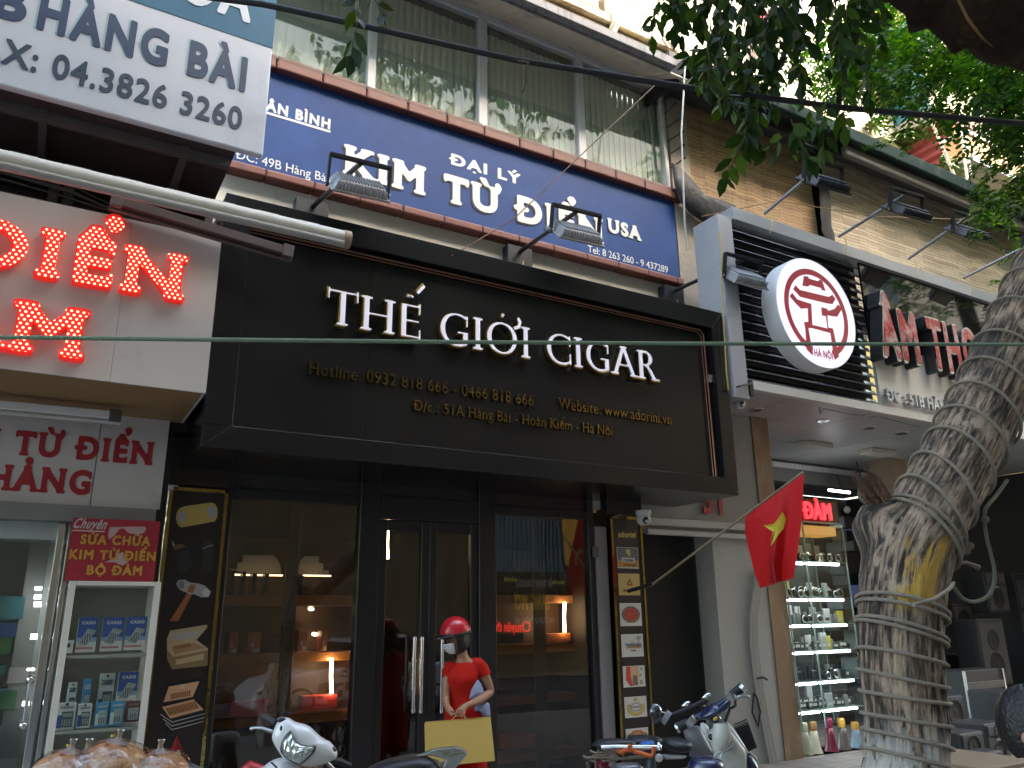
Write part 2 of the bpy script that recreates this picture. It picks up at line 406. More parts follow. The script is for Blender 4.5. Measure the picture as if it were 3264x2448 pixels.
def striped(name, c1, c2, scale, axis='Z', rough=.5, width=.5, soft=.02, base=None):   # printed or woven stripes along one axis
    if name in MATS: return MATS[name]
    m = M(name, c1, rough); nt, b, L = nodes_of(m)
    tc = _n(nt, "ShaderNodeTexCoord"); sx = _n(nt, "ShaderNodeSeparateXYZ"); L(tc.outputs['Object'], sx.inputs[0])
    a = _n(nt, "ShaderNodeMath", operation='MULTIPLY'); a.inputs[1].default_value = scale; L(sx.outputs[axis], a.inputs[0])
    f = _n(nt, "ShaderNodeMath", operation='FRACT'); L(a.outputs[0], f.inputs[0])
    g = _n(nt, "ShaderNodeMath", operation='GREATER_THAN'); g.inputs[1].default_value = width; L(f.outputs[0], g.inputs[0])
    src = b.inputs['Base Color'].links[0].from_socket
    mx = _n(nt, "ShaderNodeMix", data_type='RGBA'); mx.inputs[7].default_value = (*c2, 1); L(src, mx.inputs[6]); L(g.outputs[0], mx.inputs[0]); L(mx.outputs[2], b.inputs['Base Color'])
    return m
def bamboo_mat(name, c1, c2, c3):
    m = M(name, c1, .7, var=.0); nt, b, L = nodes_of(m)
    tc = _n(nt, "ShaderNodeTexCoord"); mp = _n(nt, "ShaderNodeMapping"); L(tc.outputs['Object'], mp.inputs[0])
    mp.inputs['Rotation'].default_value = (R_(90), 0, 0); 
    br = _n(nt, "ShaderNodeTexBrick"); L(mp.outputs[0], br.inputs['Vector'])
    br.inputs['Color1'].default_value = (*c1, 1); br.inputs['Color2'].default_value = (*c2, 1); br.inputs['Mortar'].default_value = (*c3, 1)
    br.inputs['Scale'].default_value = 1; br.inputs['Mortar Size'].default_value = .004; br.inputs['Brick Width'].default_value = .5; br.inputs['Row Height'].default_value = .055; br.inputs['Bias'].default_value = -.1
    br.offset = .37
    n1 = _n(nt, "ShaderNodeTexNoise", Scale=1.0, Detail=2.0); m1 = _n(nt, "ShaderNodeMapping"); m1.inputs['Scale'].default_value = (.35, 1, 13); L(tc.outputs['Object'], m1.inputs[0]); L(m1.outputs[0], n1.inputs['Vector'])
    rp = _n(nt, "ShaderNodeValToRGB"); rp.color_ramp.elements[0].position = .40; rp.color_ramp.elements[1].position = .60; L(n1.outputs[0], rp.inputs[0])
    rp.color_ramp.elements[0].color = (.74, .72, .70, 1); rp.color_ramp.elements[1].color = (1, 1, 1, 1)
    mx = _n(nt, "ShaderNodeMix", data_type='RGBA', blend_type='MULTIPLY'); mx.inputs[0].default_value = 1; L(br.outputs[0], mx.inputs[6]); L(rp.outputs[0], mx.inputs[7])
    # the light stitching threads
    sx = _n(nt, "ShaderNodeSeparateXYZ"); L(tc.outputs['Object'], sx.inputs[0]); last = mx.outputs[2]
    for ax, sc in (('X', 7.5), ('Z', 6.5)):
        a = _n(nt, "ShaderNodeMath", operation='MULTIPLY'); a.inputs[1].default_value = sc; L(sx.outputs[ax], a.inputs[0])
        f = _n(nt, "ShaderNodeMath", operation='FRACT'); L(a.outputs[0], f.inputs[0]); g = _n(nt, "ShaderNodeMath", operation='LESS_THAN'); g.inputs[1].default_value = .045; L(f.outputs[0], g.inputs[0])
        k = _n(nt, "ShaderNodeMath", operation='MULTIPLY'); k.inputs[1].default_value = .3; L(g.outputs[0], k.inputs[0])
        q = _n(nt, "ShaderNodeMix", data_type='RGBA'); q.inputs[7].default_value = (.62, .5, .33, 1); L(k.outputs[0], q.inputs[0]); L(last, q.inputs[6]); last = q.outputs[2]
    L(last, b.inputs['Base Color'])
    bp = _n(nt, "ShaderNodeBump", Strength=.5, Distance=.01); L(br.outputs[1], bp.inputs['Height']); bp.invert = True; L(bp.outputs[0], b.inputs['Normal'])
    return m
def led_letter_mat(name):
    m = M(name, (.45, .012, .010), .4, emit=(1, .03, .02), es=.9); nt, b, L = nodes_of(m)
    tc = _n(nt, "ShaderNodeTexCoord"); sx = _n(nt, "ShaderNodeSeparateXYZ"); L(tc.outputs['Object'], sx.inputs[0])
    def mth(op, a, v=None, b2=None):
        k = _n(nt, "ShaderNodeMath", operation=op); L(a, k.inputs[0])
        if v is not None: k.inputs[1].default_value = v
        if b2 is not None: L(b2, k.inputs[1])
        return k.outputs[0]
    P = .036                                                      # hexagonal grid of diodes, two interleaved lattices
    ds = []
    for o in (0, .5):
        fx = mth('SUBTRACT', mth('FRACT', mth('ADD', mth('MULTIPLY', sx.outputs['X'], 1/P), o)), .5)
        fz = mth('MULTIPLY', mth('SUBTRACT', mth('FRACT', mth('ADD', mth('MULTIPLY', sx.outputs['Z'], 1/(P*1.5)), o)), .5), 1.5)
        ds.append(mth('ADD', mth('MULTIPLY', fx, None, fx), None, mth('MULTIPLY', fz, None, fz)))
    d = mth('MINIMUM', ds[0], None, ds[1])
    rp = _n(nt, "ShaderNodeValToRGB"); L(d, rp.inputs[0]); e = rp.color_ramp.elements
    e[0].position = .02; e[0].color = (1, .42, .22, 1); e[1].position = .075; e[1].color = (.75, .010, .008, 1)
    L(rp.outputs[0], b.inputs['Emission Color'])
    rs = _n(nt, "ShaderNodeMapRange"); rs.inputs[1].default_value = .02; rs.inputs[2].default_value = .10; rs.inputs[3].default_value = .55; rs.inputs[4].default_value = .20
    L(d, rs.inputs[0]); L(rs.outputs[0], b.inputs['Emission Strength'])
    return m
# ------------------------------------------------------------------ ground and the far side of the street
asphalt = M("asphalt", (.05, .05, .052), .9, var=.25, vs=30, bump=.4, bs=120)
paving = M("pavement tiles", (.26, .24, .22), .85, var=.2, vs=5, bump=.2, bs=40)
nt, b, L = nodes_of(paving)
tc = _n(nt, "ShaderNodeTexCoord"); br = _n(nt, "ShaderNodeTexBrick"); L(tc.outputs['Object'], br.inputs['Vector'])
br.inputs['Scale'].default_value = 1; br.inputs['Brick Width'].default_value = .3; br.inputs['Row Height'].default_value = .3; br.inputs['Mortar Size'].default_value = .006; br.offset = 0
br.inputs['Color1'].default_value = (.27, .24, .21, 1); br.inputs['Color2'].default_value = (.2, .19, .175, 1); br.inputs['Mortar'].default_value = (.09, .085, .08, 1)
L(br.outputs[0], b.inputs['Base Color'])
solo(MB().quad((-300, -300, -.14), (300, -300, -.14), (300, 300, -.14), (-300, 300, -.14)), "road", asphalt, "grey asphalt street in front of the shops", "road", kind='structure')
solo(MB().box(-60, 60, 1.30, 12, -.13, 0), "pavement", paving, "tiled pavement in front of the shop row", "pavement", kind='structure')
solo(MB().box(-60, 60, 1.12, 1.30, -.135, .005), "kerb", M("kerb stone", (.3, .29, .27), .85, var=.15, bump=.3, bs=30), "stone kerb along the pavement", "kerb", kind='structure')
solo(MB().box(-60, 60, -12, -8, -.13, 0), "pavement", paving, "tiled pavement across the street", "pavement", kind='structure')

def corrugated(mb, O, U, V, N, w, h, pitch=.16, amp=.03):
    n = int(w/pitch*4); O, U, V, N = map(Vector, (O, U, V, N)); vs = []
    for i in range(n+1):
        x = w*i/n; d = amp*(0, 1, 1, 0)[i % 4]; vs += [O+U*x+N*d, O+U*x+V*h+N*d]
    mb.add(vs, [(2*i, 2*i+2, 2*i+3, 2*i+1) for i in range(n)])
yellow = M("yellow house wall", (.15, .125, .085), .85, var=.12, vs=2, dirt_or_glare=(.3, .2, .08), ds=1.5)
hh = thing("street_house", "low house across the street, mirrored in the shop glass", "house", (14, -8, 0))
def mir(x, y, yr=-8): p = at(x, y, Y=14-yr); return Vector((p.x, yr, p.z))
MB().box(-6, 34, -16, -8, 0, 11).build("wall", yellow, hh)
MB().box(mir(1700, 1720).x, mir(1850, 1720).x, -7.98, -7.9, 3.2, 6.2).build("yellow_wall", M("yellow wall", (.5, .33, .06), .8), hh)
mb = MB(); corrugated(mb, (mir(1572, 1700).x, -7.9, 3.0), FX, FZ, FY, 2.6, 3.2); mb.build("shutter", M("blue sheet metal", (.08, .17, .27), .5, var=.2, dirt_or_glare=(.3, .3, .3), ds=3), hh)
MB().box(mir(1550, 1900).x, mir(1900, 1900).x, -7.96, -7.75, .9, 3.0).build("sign_board", M("black sign board", (.02, .02, .022), .5), hh)
mb = MB()
letter(mb, "ÂM THANH KARAOKE", Vector((mir(1752, 1908).x, -7.74, 2.55)), Vector((mir(1634, 1900).x, -7.74, 2.55)), .22, N=FY, st='sansb', depth=.02)
letter(mb, "CHUYÊN LẮP ĐẶT PHÒNG HÁT".replace("Ắ", "A").replace("Ặ", "Ạ"), Vector((mir(1755, 1970).x, -7.74, 1.45)), Vector((mir(1630, 1965).x, -7.74, 1.45)), .16, N=FY, st='sansb', depth=.02)
mb.build("lettering", M("grey print", (.4, .4, .4), .6), hh)
mb = MB(); letter(mb, "SANG MƠ", Vector((mir(1740, 1945).x, -7.74, 1.85)), Vector((mir(1630, 1940).x, -7.74, 1.85)), .45, N=FY, st='sansh', depth=.02); mb.build("lettering", M("yellow print", (.6, .42, .05), .6), hh)
mb = MB(); letter(mb, "Chuyên thiết", Vector((mir(1676, 2008).x, -7.74, mir(1676, 2008).z)), Vector((mir(1545, 2008).x, -7.74, mir(1676, 2008).z)), .33, N=FY, st='sansh', depth=.02) if False else letter(mb, "Chuyên thi", Vector((mir(1676, 2008).x, -7.74, mir(1676, 2012).z)), Vector((mir(1560, 2008).x, -7.74, mir(1676, 2012).z)), .27, N=FY, st='sans', depth=.02)
mb.build("lit_lettering", M("red led text", (.5, .01, .01), .5, emit=(1, .02, .02), es=.7), hh)
MB().box(-6, 34, -8, -7.0, 6.3, 6.5).box(-6, 34, -7.1, -7.0, 6.5, 6.6).build("balcony", M("balcony concrete", (.4, .36, .28), .8), hh)

tb_ = thing("shade_block", "tall grey unseen block added across the street to shade the shop fronts", "building", (10, -12.5, 0))  # unseen block added to keep the sun off the lower fronts
MB().box(-30, 45, -18, -9, 0, 23).build("wall", M("block render", (.52, .50, .46), .85, var=.15, vs=.8, dirt_or_glare=(.36, .34, .31), ds=.6), tb_)
wmat = M("block window", (.03, .035, .04), .15)
for fl_ in range(2, 6):
    for k in range(10): x = -22+k*6; MB().box(x, x+2.4, -9, -8.96, fl_*3+1, fl_*3+2.6).build("window", wmat, tb_)
# ------------------------------------------------------------------ centre: office floor over the black shop
YW = 7.0
def X7(x, y, Y=YW): return at(x, y, Y=Y).x
def Z7(x, y, Y=YW): return at(x, y, Y=Y).z
ob = thing("office_building", "narrow building with blue sign, red tile ledges and a glazed upper floor", "building", (3.9, 7.2, 0))
XL, XR = .78, 6.98
ZS = at(2100, 274, Y=YW).z                       # soffit line over the windows
MB().box(XL, 6.6, 7.02, 7.3, 2.75, 5.9).box(XL, 6.6, 7.05, 7.3, 5.9, 7.0).build("wall", plaster, ob)
MB().box(6.64, XR, 6.93, 7.3, 4.2, ZS).build("column", oldcol, ob)
def ledge(z0, z1, x0, x1, y0):
    mb = MB(); x = x0
    while x < x1-.05:
        w = min(.47, x1-x); mb.box(x, x+w-.0015, y0, 7.03, z0, z1); x += .47
    return mb
ledge(5.675, 5.768, .90, 6.66, 6.885).build("tile_ledge", tile_red, ob, bevel=.02, seg=3)
ledge(6.875, 7.035, .90, 6.72, 6.84).build("tile_ledge", tile_red, ob, bevel=.022, seg=3)
# upper glazing
ux = [.80, X7(1183, 200), X7(1535, 250), X7(1848, 380), X7(2113, 450)]
wz0, wz1 = 7.04, ZS
fr = MB()
for i, x in enumerate(ux):
    w = (.05, .045, .055, .055, .04)[i]; fr.box(x-w, x+w, 6.955, 7.06, wz0, wz1)
fr.box(ux[0], ux[-1], 6.965, 7.055, wz0, wz0+.05); fr.box(ux[0], ux[-1], 6.962, 7.055, wz1-.12, wz1-.005)
win = fr.build("window", alu_white, ob, bevel=.005)
for a, b in zip(ux, ux[1:]):
    MB().box(a+.05, b-.05, 6.995, 7.003, wz0+.05, wz1-.12).build("pane", sign_glass, win)
    bl = MB(); x = a+.07
    while x < b-.06:
        t = random.uniform(-.006, .006); h = wz0+.02+random.uniform(0, .02); dy = random.uniform(-.004, .004)
        nv = 5; vs = []
        for k in range(nv):
            u = k/(nv-1)-.5; vs += [(x+.045+.098*u, 7.085+dy+.022*u+t*u-.004*(1-4*u*u), h), (x+.045+.098*u, 7.085+.022*u-.004*(1-4*u*u), wz1-.19)]
        bl.add(vs, [(2*k, 2*k+2, 2*k+3, 2*k+1) for k in range(nv-1)], True); x += .09
    bl.build("blind", blindm, win)
MB().box(ux[0], ux[-1], 7.07, 7.2, wz1-.20, wz1).build("header_box", M("dark header", (.03, .025, .022), .7), ob)  # dark box along the window heads, behind the panes
MB().box(ux[0], ux[-1]+1.2, 7.35, 7.4, wz0, wz1).box(ux[0]-.2, ux[0], 7.06, 7.4, wz0, wz1).build("room_wall", M("office wall", (.35, .37, .33), .9), ob)
# roof canopy with planked soffit and grey gutter
GE = at(2147, 212, Y=6.22); zf = GE.z-.035
rc = MB(); x = -.4
while x < 6.6:
    rc.add([(x, 6.30, zf), (x+.236, 6.30, zf), (x+.236, 7.02, ZS), (x, 7.02, ZS), (x, 6.30, zf+.02), (x+.236, 6.30, zf+.02), (x+.236, 7.02, ZS+.02), (x, 7.02, ZS+.02)],
           [(3, 2, 1, 0), (4, 5, 6, 7), (0, 1, 5, 4), (1, 2, 6, 5), (2, 3, 7, 6), (3, 0, 4, 7)]); x += .242
canopy = rc.build("roof_canopy", M("beige soffit board", (.66, .60, .50), .75, var=.12, vs=4, dirt_or_glare=(.2, .17, .13), ds=3), ob)
MB().box(-.5, GE.x, 6.16, 6.26, GE.z-.045, GE.z+.085).box(-.5, GE.x, 6.26, 6.29, GE.z-.06, GE.z+.02).build("gutter", M("streaked grey gutter", (.22, .21, .215), .6, var=.12, vs=4, dirt_or_glare=(.09, .085, .085), ds=9, dt=.5, stretch=(1, 1, .12)), canopy, bevel=.012)
MB().add([(-.5, 6.26, GE.z+.04), (GE.x-.03, 6.26, GE.z+.04), (GE.x-.03, 7.6, ZS+.3), (-.5, 7.6, ZS+.3), (-.5, 6.26, GE.z+.06), (GE.x-.03, 6.26, GE.z+.06), (GE.x-.03, 7.6, ZS+.32), (-.5, 7.6, ZS+.32)], [(3, 2, 1, 0), (4, 5, 6, 7), (0, 1, 5, 4), (1, 2, 6, 5), (2, 3, 7, 6), (3, 0, 4, 7)]).build("roof_sheet", M("roof sheet", (.16, .16, .17), .6), canopy)
# hand rail above the upper ledge
rl = MB(); a = at(863, 190, Y=6.86); b = at(2168, 612, Y=6.86); zr = (a.z+b.z)/2
rl.cyl((a.x-.3, 6.86, zr), (b.x, 6.86, zr), .022, 10)
for px, py in ((1100, 290), (1143, 305), (1188, 320), (1457, 400), (1495, 415), (1632, 455), (1668, 468), (1905, 540), (1950, 555), (2150, 610)):
    x = at(px, py, Y=6.86).x; rl.cyl((x, 6.86, zr), (x, 6.86, 7.03), .007, 6)
for dz in (0, .03): rl.cyl((b.x, 6.86, zr), (b.x+.12, 6.86+.1, zr-.05-dz), .01, 6)
solo(rl, "hand_rail", M("dark green iron", (.045, .05, .042), .6, var=.3, vs=20), "thin dark iron rail running above the upper red tile ledge", "railing")
c3 = lambda x, y: (1600+x*.422, y*.422)
sp = thing("spike_guard", "row of rusty iron spikes on the column beside the upper windows", "spike guard", tuple(at(*c3(1250, 1100), Y=6.9)))
for (x0, y0), (x1, y1) in (((1215, 765), (1350, 690)), ((1230, 862), (1322, 768)), ((1240, 968), (1365, 885)), ((1250, 1068), (1378, 988)), ((1260, 1168), (1386, 1088)), ((1275, 1268), (1392, 1186)), ((1290, 1480), (1345, 1440))):
    p, q = at(*c3(x0, y0), Y=6.93), at(*c3(x1, y1), Y=6.80); d = (q-p)
    MB().tube([p, p+d*.86, p+d*.87, q], [.009, .009, .02, .001], 6).build("spike", iron, sp)
MB().tube([at(*c3(1178, 650), Y=6.9), at(*c3(1262, 1490), Y=6.9)], .022, 10).build("upright_pipe", M("worn white pipe", (.55, .54, .5), .5, var=.1, dirt_or_glare=(.2, .15, .1), ds=8), sp)

# blue sign
bs = thing("blue_sign", "long blue sign with white letters between two red tile ledges", "sign", (3.9, 6.95, 5.8))
blue = M("blue vinyl", (.013, .052, .185), .55, var=.12, vs=1.2, spec=.25, dirt_or_glare=(.02, .07, .23), ds=1.2, dt=.5)
MB().box(.92, at(2165, 880, Y=6.92).x, 6.92, 7.02, 5.77, 6.875).build("panel", blue, bs)
wv = M("white vinyl letter", (.70, .70, .64), .5, var=.04); sh = M("black letter outline", (.015, .015, .02), .6)
YB = 6.92
def bl3(px, py): return at(px, py, Y=YB)
def CH(x, y0, y1, Y): return at(x, y0, Y=Y).z-at(x, y1, Y=Y).z      # letter height measured on its plane
def put(par, name, m, body, L, R, cap, **kw):
    mb = MB(); letter(mb, body, L, R, cap, **kw); return mb.build(name, m, par)
def flat(L, R, dz=0):      # base line made level between two measured points
    z = (L.z+R.z)/2+dz; return Vector((L.x, L.y, z)), Vector((R.x, R.y, z))
L_, R__ = flat(bl3(846, 352), bl3(1052, 409)); put(bs, "lettering", wv, "TÂN BÌNH", L_, R__, CH(1042, 378, 408, YB), st='sansh', ref="ÂN BÌNH", depth=.004)
MB().box(bl3(800, 400).x, bl3(1053, 420).x, YB-.004, YB+.01, bl3(1053, 424).z, bl3(1053, 417).z).build("underline", wv, bs)
L_, R__ = flat(bl3(749, 505), bl3(1045, 580)); put(bs, "lettering", wv, "ĐC: 49B Hàng Bài", L_, R__, CH(878, 512, 540, YB), depth=.004)
L_, R__ = flat(bl3(1431, 522), bl3(1659, 586)); put(bs, "lettering", wv, "ĐẠI LÝ", L_, R__, CH(1553, 524, 555, YB), st='sansh', depth=.004)
L_, R__ = flat(bl3(1091, 553), bl3(1923, 772))
put(bs, "letter_outline", sh, "KIM TỪ ĐIỂN", L_+Vector((-.022, 0, -.022)), R__+Vector((-.022, 0, -.022)), CH(1306, 522, 604, YB), st='slab', depth=.006)
put(bs, "lettering", wv, "KIM TỪ ĐIỂN", L_, R__, CH(1306, 522, 604, YB), st='slab', depth=.012)
L_, R__ = flat(bl3(1936, 740), bl3(2044, 764))
put(bs, "letter_outline", sh, "USA", L_+Vector((-.012, 0, -.012)), R__+Vector((-.012, 0, -.012)), CH(1950, 697, 736, YB), st='slab', depth=.006)
put(bs, "lettering", wv, "USA", L_, R__, CH(1950, 697, 736, YB), st='slab', depth=.012)
L_, R__ = flat(bl3(1874, 806), bl3(2129, 868)); put(bs, "lettering", wv, "Tel: 8 263 260 - 9 437289", L_, R__, CH(1880, 780, 802, YB), depth=.004)

# black fascia sign
fs = thing("black_sign", "deep black shop sign with gold edged white letters and small gold address lines", "sign", (3.6, 6.5, 2.8))
YS = 6.0; fx0, fx1 = .90, at(2356, 1579, Y=YS).x; fz0, fz1 = at(2356, 1579, Y=YS).z, at(2299, 997, Y=YS).z
ix0, ix1 = at(740, 1366, Y=YS).x, at(2312, 1522, Y=YS).x; iz0 = at(2312, 1522, Y=YS).z; iz1 = at(2230, 1035, Y=YS).z
mb = MB()
mb.box(fx0, fx1, YS, 7.0, iz1, fz1); mb.box(fx0, fx1, YS+.002, 7.0, fz0, iz0); mb.box(fx0, ix0, YS+.001, 7.0, iz0, iz1); mb.box(ix1, fx1, YS+.001, 7.0, iz0, iz1)
mb.build("frame", black_acm, fs, bevel=.004)
MB().box(ix0, at(1172, 1200, Y=YS+.1).x-.001, YS+.10, YS+.13, iz0, iz1).box(at(1172, 1200, Y=YS+.1).x+.002, ix1, YS+.10, YS+.13, iz0, iz1).build("face_panel", black_acm, fs)
tr = MB()
for dy, r, d in ((.055, .009, .035), (.075, .006, .055)):
    tr.tube([(ix0, YS+dy, iz1-d), (ix1-.09-d, YS+dy, iz1-d), (ix1-.05-d, YS+dy, iz1-d-.05), (ix1-.04-d, YS+dy, iz0+.01)], r, 6)
tr.build("copper_tube", copper, fs)
mb = MB()
for a, b in (((ix0, iz0), (fx0+.004, fz0+.004)), ((ix1, iz0), (fx1-.004, fz0+.004)), ((ix1, iz1), (fx1-.004, fz1-.004))):
    mb.bar((a[0], YS-.001, a[1]), (b[0], YS-.001, b[1]), .004, .002, up=(0, 1, 0))
mb.build("mitre_joint", M("bare metal edge", (.035, .035, .038), .5), fs)
YF = YS+.10
L_, R__ = flat(at(1040, 1042, Y=YF-.06), at(2101, 1216, Y=YF-.06)); cap = CH(1175, 947, 1064, YF-.06)
put(fs, "letter_back", gold, "THẾ GIỚI CIGAR", L_-Vector((.016, 0, .010))+Vector((0, .05, 0)), R__+Vector((.012, .05, -.010)), cap+.024, st='serif', depth=.055)
put(fs, "lettering", white_acr, "THẾ GIỚI CIGAR", L_+Vector((0, 0, .006)), R__+Vector((0, 0, .006)), cap, st='serif', depth=.012)
def gl(body, a, b, cap, off=0):
    L_, R__ = flat(at(*a, Y=YF-.01), at(*b, Y=YF-.01)); put(fs, "lettering", gold_dim, body, L_, R__, cap, st='small', depth=.02)
gl("Hotline. 0932 818 666 - 0466 818 666", (981, 1198), (1697, 1290), CH(1000, 1157, 1197, YF))
gl("Website. www.adorini.vn", (1777, 1306), (2138, 1352), CH(1800, 1271, 1306, YF))
gl("Đ/c : 51A Hàng Bài - Hoàn Kiếm - Hà Nội", (1314, 1310), (1949, 1388), CH(1500, 1303, 1336, YF))

# ------------------------------------------------------------------ shop front below
sf = thing("storefront", "dark glazed shop front with double doors under the black sign", "shop front", (3.4, 7.0, 0))
xs = dict(l=X7(722, 1700), a0=X7(1140, 1700), a1=X7(1205, 1700), d1=X7(1340, 1720), d2=X7(1390, 1720), b0=X7(1520, 1720), b1=X7(1574, 1720), r=X7(1868, 1720), e=X7(1886, 1720), g=X7(1922, 1720), k=X7(1945, 1720))
Zt, Zd = 2.62, 2.51
f = MB()
f.box(xs['l']-.03, xs['l']+.02, 6.96, 7.06, 0, 3.4)
f.box(xs['a0'], xs['a1'], 6.95, 7.07, 0, 3.4); f.box(xs['b0'], xs['b1'], 6.95, 7.07, 0, 3.4); f.box(xs['r'], xs['e'], 6.95, 7.07, 0, 3.4)
f.box(xs['l']+.02, xs['a0'], 6.962, 7.06, Zt, Zt+.09); f.box(xs['b1'], xs['r'], 6.962, 7.06, Zt, Zt+.09); f.box(xs['a1'], xs['b0'], 6.955, 7.06, Zd, Zd+.22)
f.box(xs['l']+.02, xs['a0'], 6.962, 7.06, 0, .15); f.box(xs['b1'], xs['r'], 6.962, 7.06, 0, .15)
f.build("frame", black_frame, sf, bevel=.006)
MB().box(xs['e'], xs['g'], 6.93, 7.1, 0, 2.55).build("grey_post", M("grey post paint", (.22, .21, .22), .55), sf, bevel=.004)
MB().box(xs['g'], xs['k'], 6.97, 7.1, 0, 3.4).build("black_post", black_frame, sf)
for a, b in ((xs['l']+.02, xs['a0']), (xs['b1'], xs['r'])):
    MB().box(a, b, 7.0, 7.008, .15, Zt).build("window_pane", shop_glass, sf); MB().box(a, b, 7.0, 7.008, Zt+.09, 3.4).build("transom_pane", M("dark transom", (.035, .033, .034), .22), sf)
MB().box(xs['a1'], xs['b0'], 7.0, 7.008, Zd+.22, 3.4).build("transom_pane", MATS["dark transom"], sf)
for a, b in ((xs['a1']+.004, (xs['d1']+xs['d2'])/2-.003), ((xs['d1']+xs['d2'])/2+.003, xs['b0']-.004)):
    st = .5*(xs['d2']-xs['d1'])-.004
    d = MB().box(a, a+st, 6.97, 7.03, .02, Zd-.004).box(b-st, b, 6.97, 7.03, .02, Zd-.004).box(a+st, b-st, 6.972, 7.03, Zd-.10, Zd-.004).box(a+st, b-st, 6.972, 7.03, .02, .2).build("door", black_frame, sf, bevel=.004)
    MB().box(a+st, b-st, 7.0, 7.008, .2, Zd-.10).build("pane", shop_glass, d)
for px in (1319, 1343, 1408):
    x = X7(px, 2150, 6.92); z0, z1 = Z7(px, 2273, 6.92), Z7(px, 2030, 6.92)
    h = MB().cyl((x, 6.92, z0), (x, 6.92, z1), .016, 14)
    for z in (z0+.13, z1-.13): h.cyl((x, 6.92, z), (x, 6.97, z), .011, 10)
    for z in (z0+.02, z1-.02, z0+.2, z1-.2): h.cyl((x, 6.92, z-.008), (x, 6.92, z+.008), .02, 14)
    h.build("door_handle", chrome, sf)
MB().box(X7(1893, 1760, 6.9), X7(1911, 1760, 6.9), 6.91, 6.93, Z7(1900, 1776, 6.9), Z7(1900, 1742, 6.9)).build("intercom", M("intercom", (.08, .08, .09), .4), sf, bevel=.004)

# shop room and its furniture
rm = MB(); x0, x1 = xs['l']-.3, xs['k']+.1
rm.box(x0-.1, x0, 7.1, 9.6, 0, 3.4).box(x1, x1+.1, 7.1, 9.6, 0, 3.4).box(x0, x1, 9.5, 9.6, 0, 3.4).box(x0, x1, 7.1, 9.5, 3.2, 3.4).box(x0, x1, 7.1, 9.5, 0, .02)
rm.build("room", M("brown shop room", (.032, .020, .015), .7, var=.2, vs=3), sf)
def shelves(label, Y, pxs, boards, posts, back=None, depth=.3):
    t = thing("display_shelf", label, "shelf", ((X7(pxs[0], 2000, Y)+X7(pxs[1], 2000, Y))/2, Y, 0))
    xa, xb = X7(pxs[0], 2000, Y), X7(pxs[1], 2000, Y)
    for ya, yb in boards:
        za, zb = Z7((pxs[0]+pxs[1])/2, yb, Y), Z7((pxs[0]+pxs[1])/2, ya, Y); MB().box(xa, xb, Y, Y+depth, za, zb).build("board", wood_shelf, t, bevel=.004)
    for pa, pb, m in posts: MB().box(X7(pa, 2100, Y-.03), X7(pb, 2100, Y-.03), Y-.03, Y-.002, .02, 3.1).build("post", m, t, bevel=.004)
    MB().box(xa, xb, Y+depth+.01, Y+depth+.04, .02, 2.4).build("back_panel", M("shelf back", (.10, .05, .025), .5, var=.2), t)
    return t
shL = shelves("brown wooden display shelves with red boxes behind the left shop window", 7.75, (640, 1160), ((1897, 1932), (2082, 2112), (2282, 2312)), ((893, 934, wood_dark),))
shR = shelves("brown wooden display shelves behind the right shop window beside the doors", 7.9, (1560, 1905), ((1897, 1922), (2053, 2080), (2212, 2240), (2392, 2420)), ((1706, 1742, wood_dark),))
cb = lambda x, y: (650+x*.3315, 1400+y*.3315); c5 = lambda x, y: (1300+x*.3303, 1900+y*.3303); cs3 = lambda x, y: (650+x*.3303, 1900+y*.3303)
niche = M("pale niche paint", (.42, .41, .39), .7, var=.04)
for poly in ([(245, 1250), (315, 1250), (320, 1185), (365, 1185), (370, 1115), (660, 1115), (700, 1150), (730, 1220), (738, 1292), (405, 1290)],
             [(893, 1295), (900, 1230), (930, 1160), (970, 1125), (1098, 1127), (1100, 1190), (1140, 1195), (1142, 1258), (1195, 1260), (1195, 1297)]):
    P = [at(*cb(*q), Y=8.02) for q in poly]
    MB().prism([(p.x, p.z) for p in P], (0, 8.02, 0), FX, FZ, FN, 0, .02).build("niche_panel", niche, shL)
    MB().box(min(p.x for p in P)+.02, max(p.x for p in P)-.02, 7.86, 7.88, min(p.z for p in P)-.03, min(p.z for p in P)-.015).build("light_strip", M("niche strip light", (1, .8, .5), .5, emit=(1, .68, .35), es=.5), shL)
def strip(par, px, y0, y1, Y, m=None, w=.016):
    MB().tube([at(px, y0, Y=Y), at(px-2, (y0+y1)/2, Y=Y), at(px, y1, Y=Y)], w, 8).build("light_strip", m or led_warm, par)
strip(shL, 1057, 2098, 2210, 7.7); strip(shR, 1800, 1920, 2016, 7.85); strip(shL, 1236, 1690, 1781, 8.2)
for p in ((1035, 118), (1150, 60), (1070, 362)):
    q = at(*cs3(*p), Y=7.9); MB().lathe([(.001, 0), (.028, .001), (.028, .012)], q, 14, (0, .5, -1)).build("spot_lens", lens_lit, shL)
box_or = M("orange carton", (.50, .14, .04), .5, var=.15); box_red = M("red carton", (.66, .065, .045), .5, var=.08); lab = M("paper label", (.55, .55, .5), .6); box_dk = M("dark case", (.03, .032, .04), .4)
def carton(x0, y0, x1, y1, Y, m, label, cat, group, tagw=True, conv=cs3, d=.14):
    a, b = at(*conv(x0, y1), Y=Y), at(*conv(x1, y0), Y=Y); t = thing("display_box", label, cat, ((a.x+b.x)/2, Y+d/2, a.z), group)
    MB().box(a.x, b.x, Y, Y+d, a.z, b.z).build("carton", m, t, bevel=.004)
    if tagw:
        w, h = b.x-a.x, b.z-a.z; MB().box(a.x+w*.42, a.x+w*.92, Y-.003, Y, a.z+h*.06, a.z+h*.25).box(a.x+w*.3, a.x+w*.5, Y-.003, Y, a.z+h*.3, a.z+h*.5).build("label", lab, t)
    return t
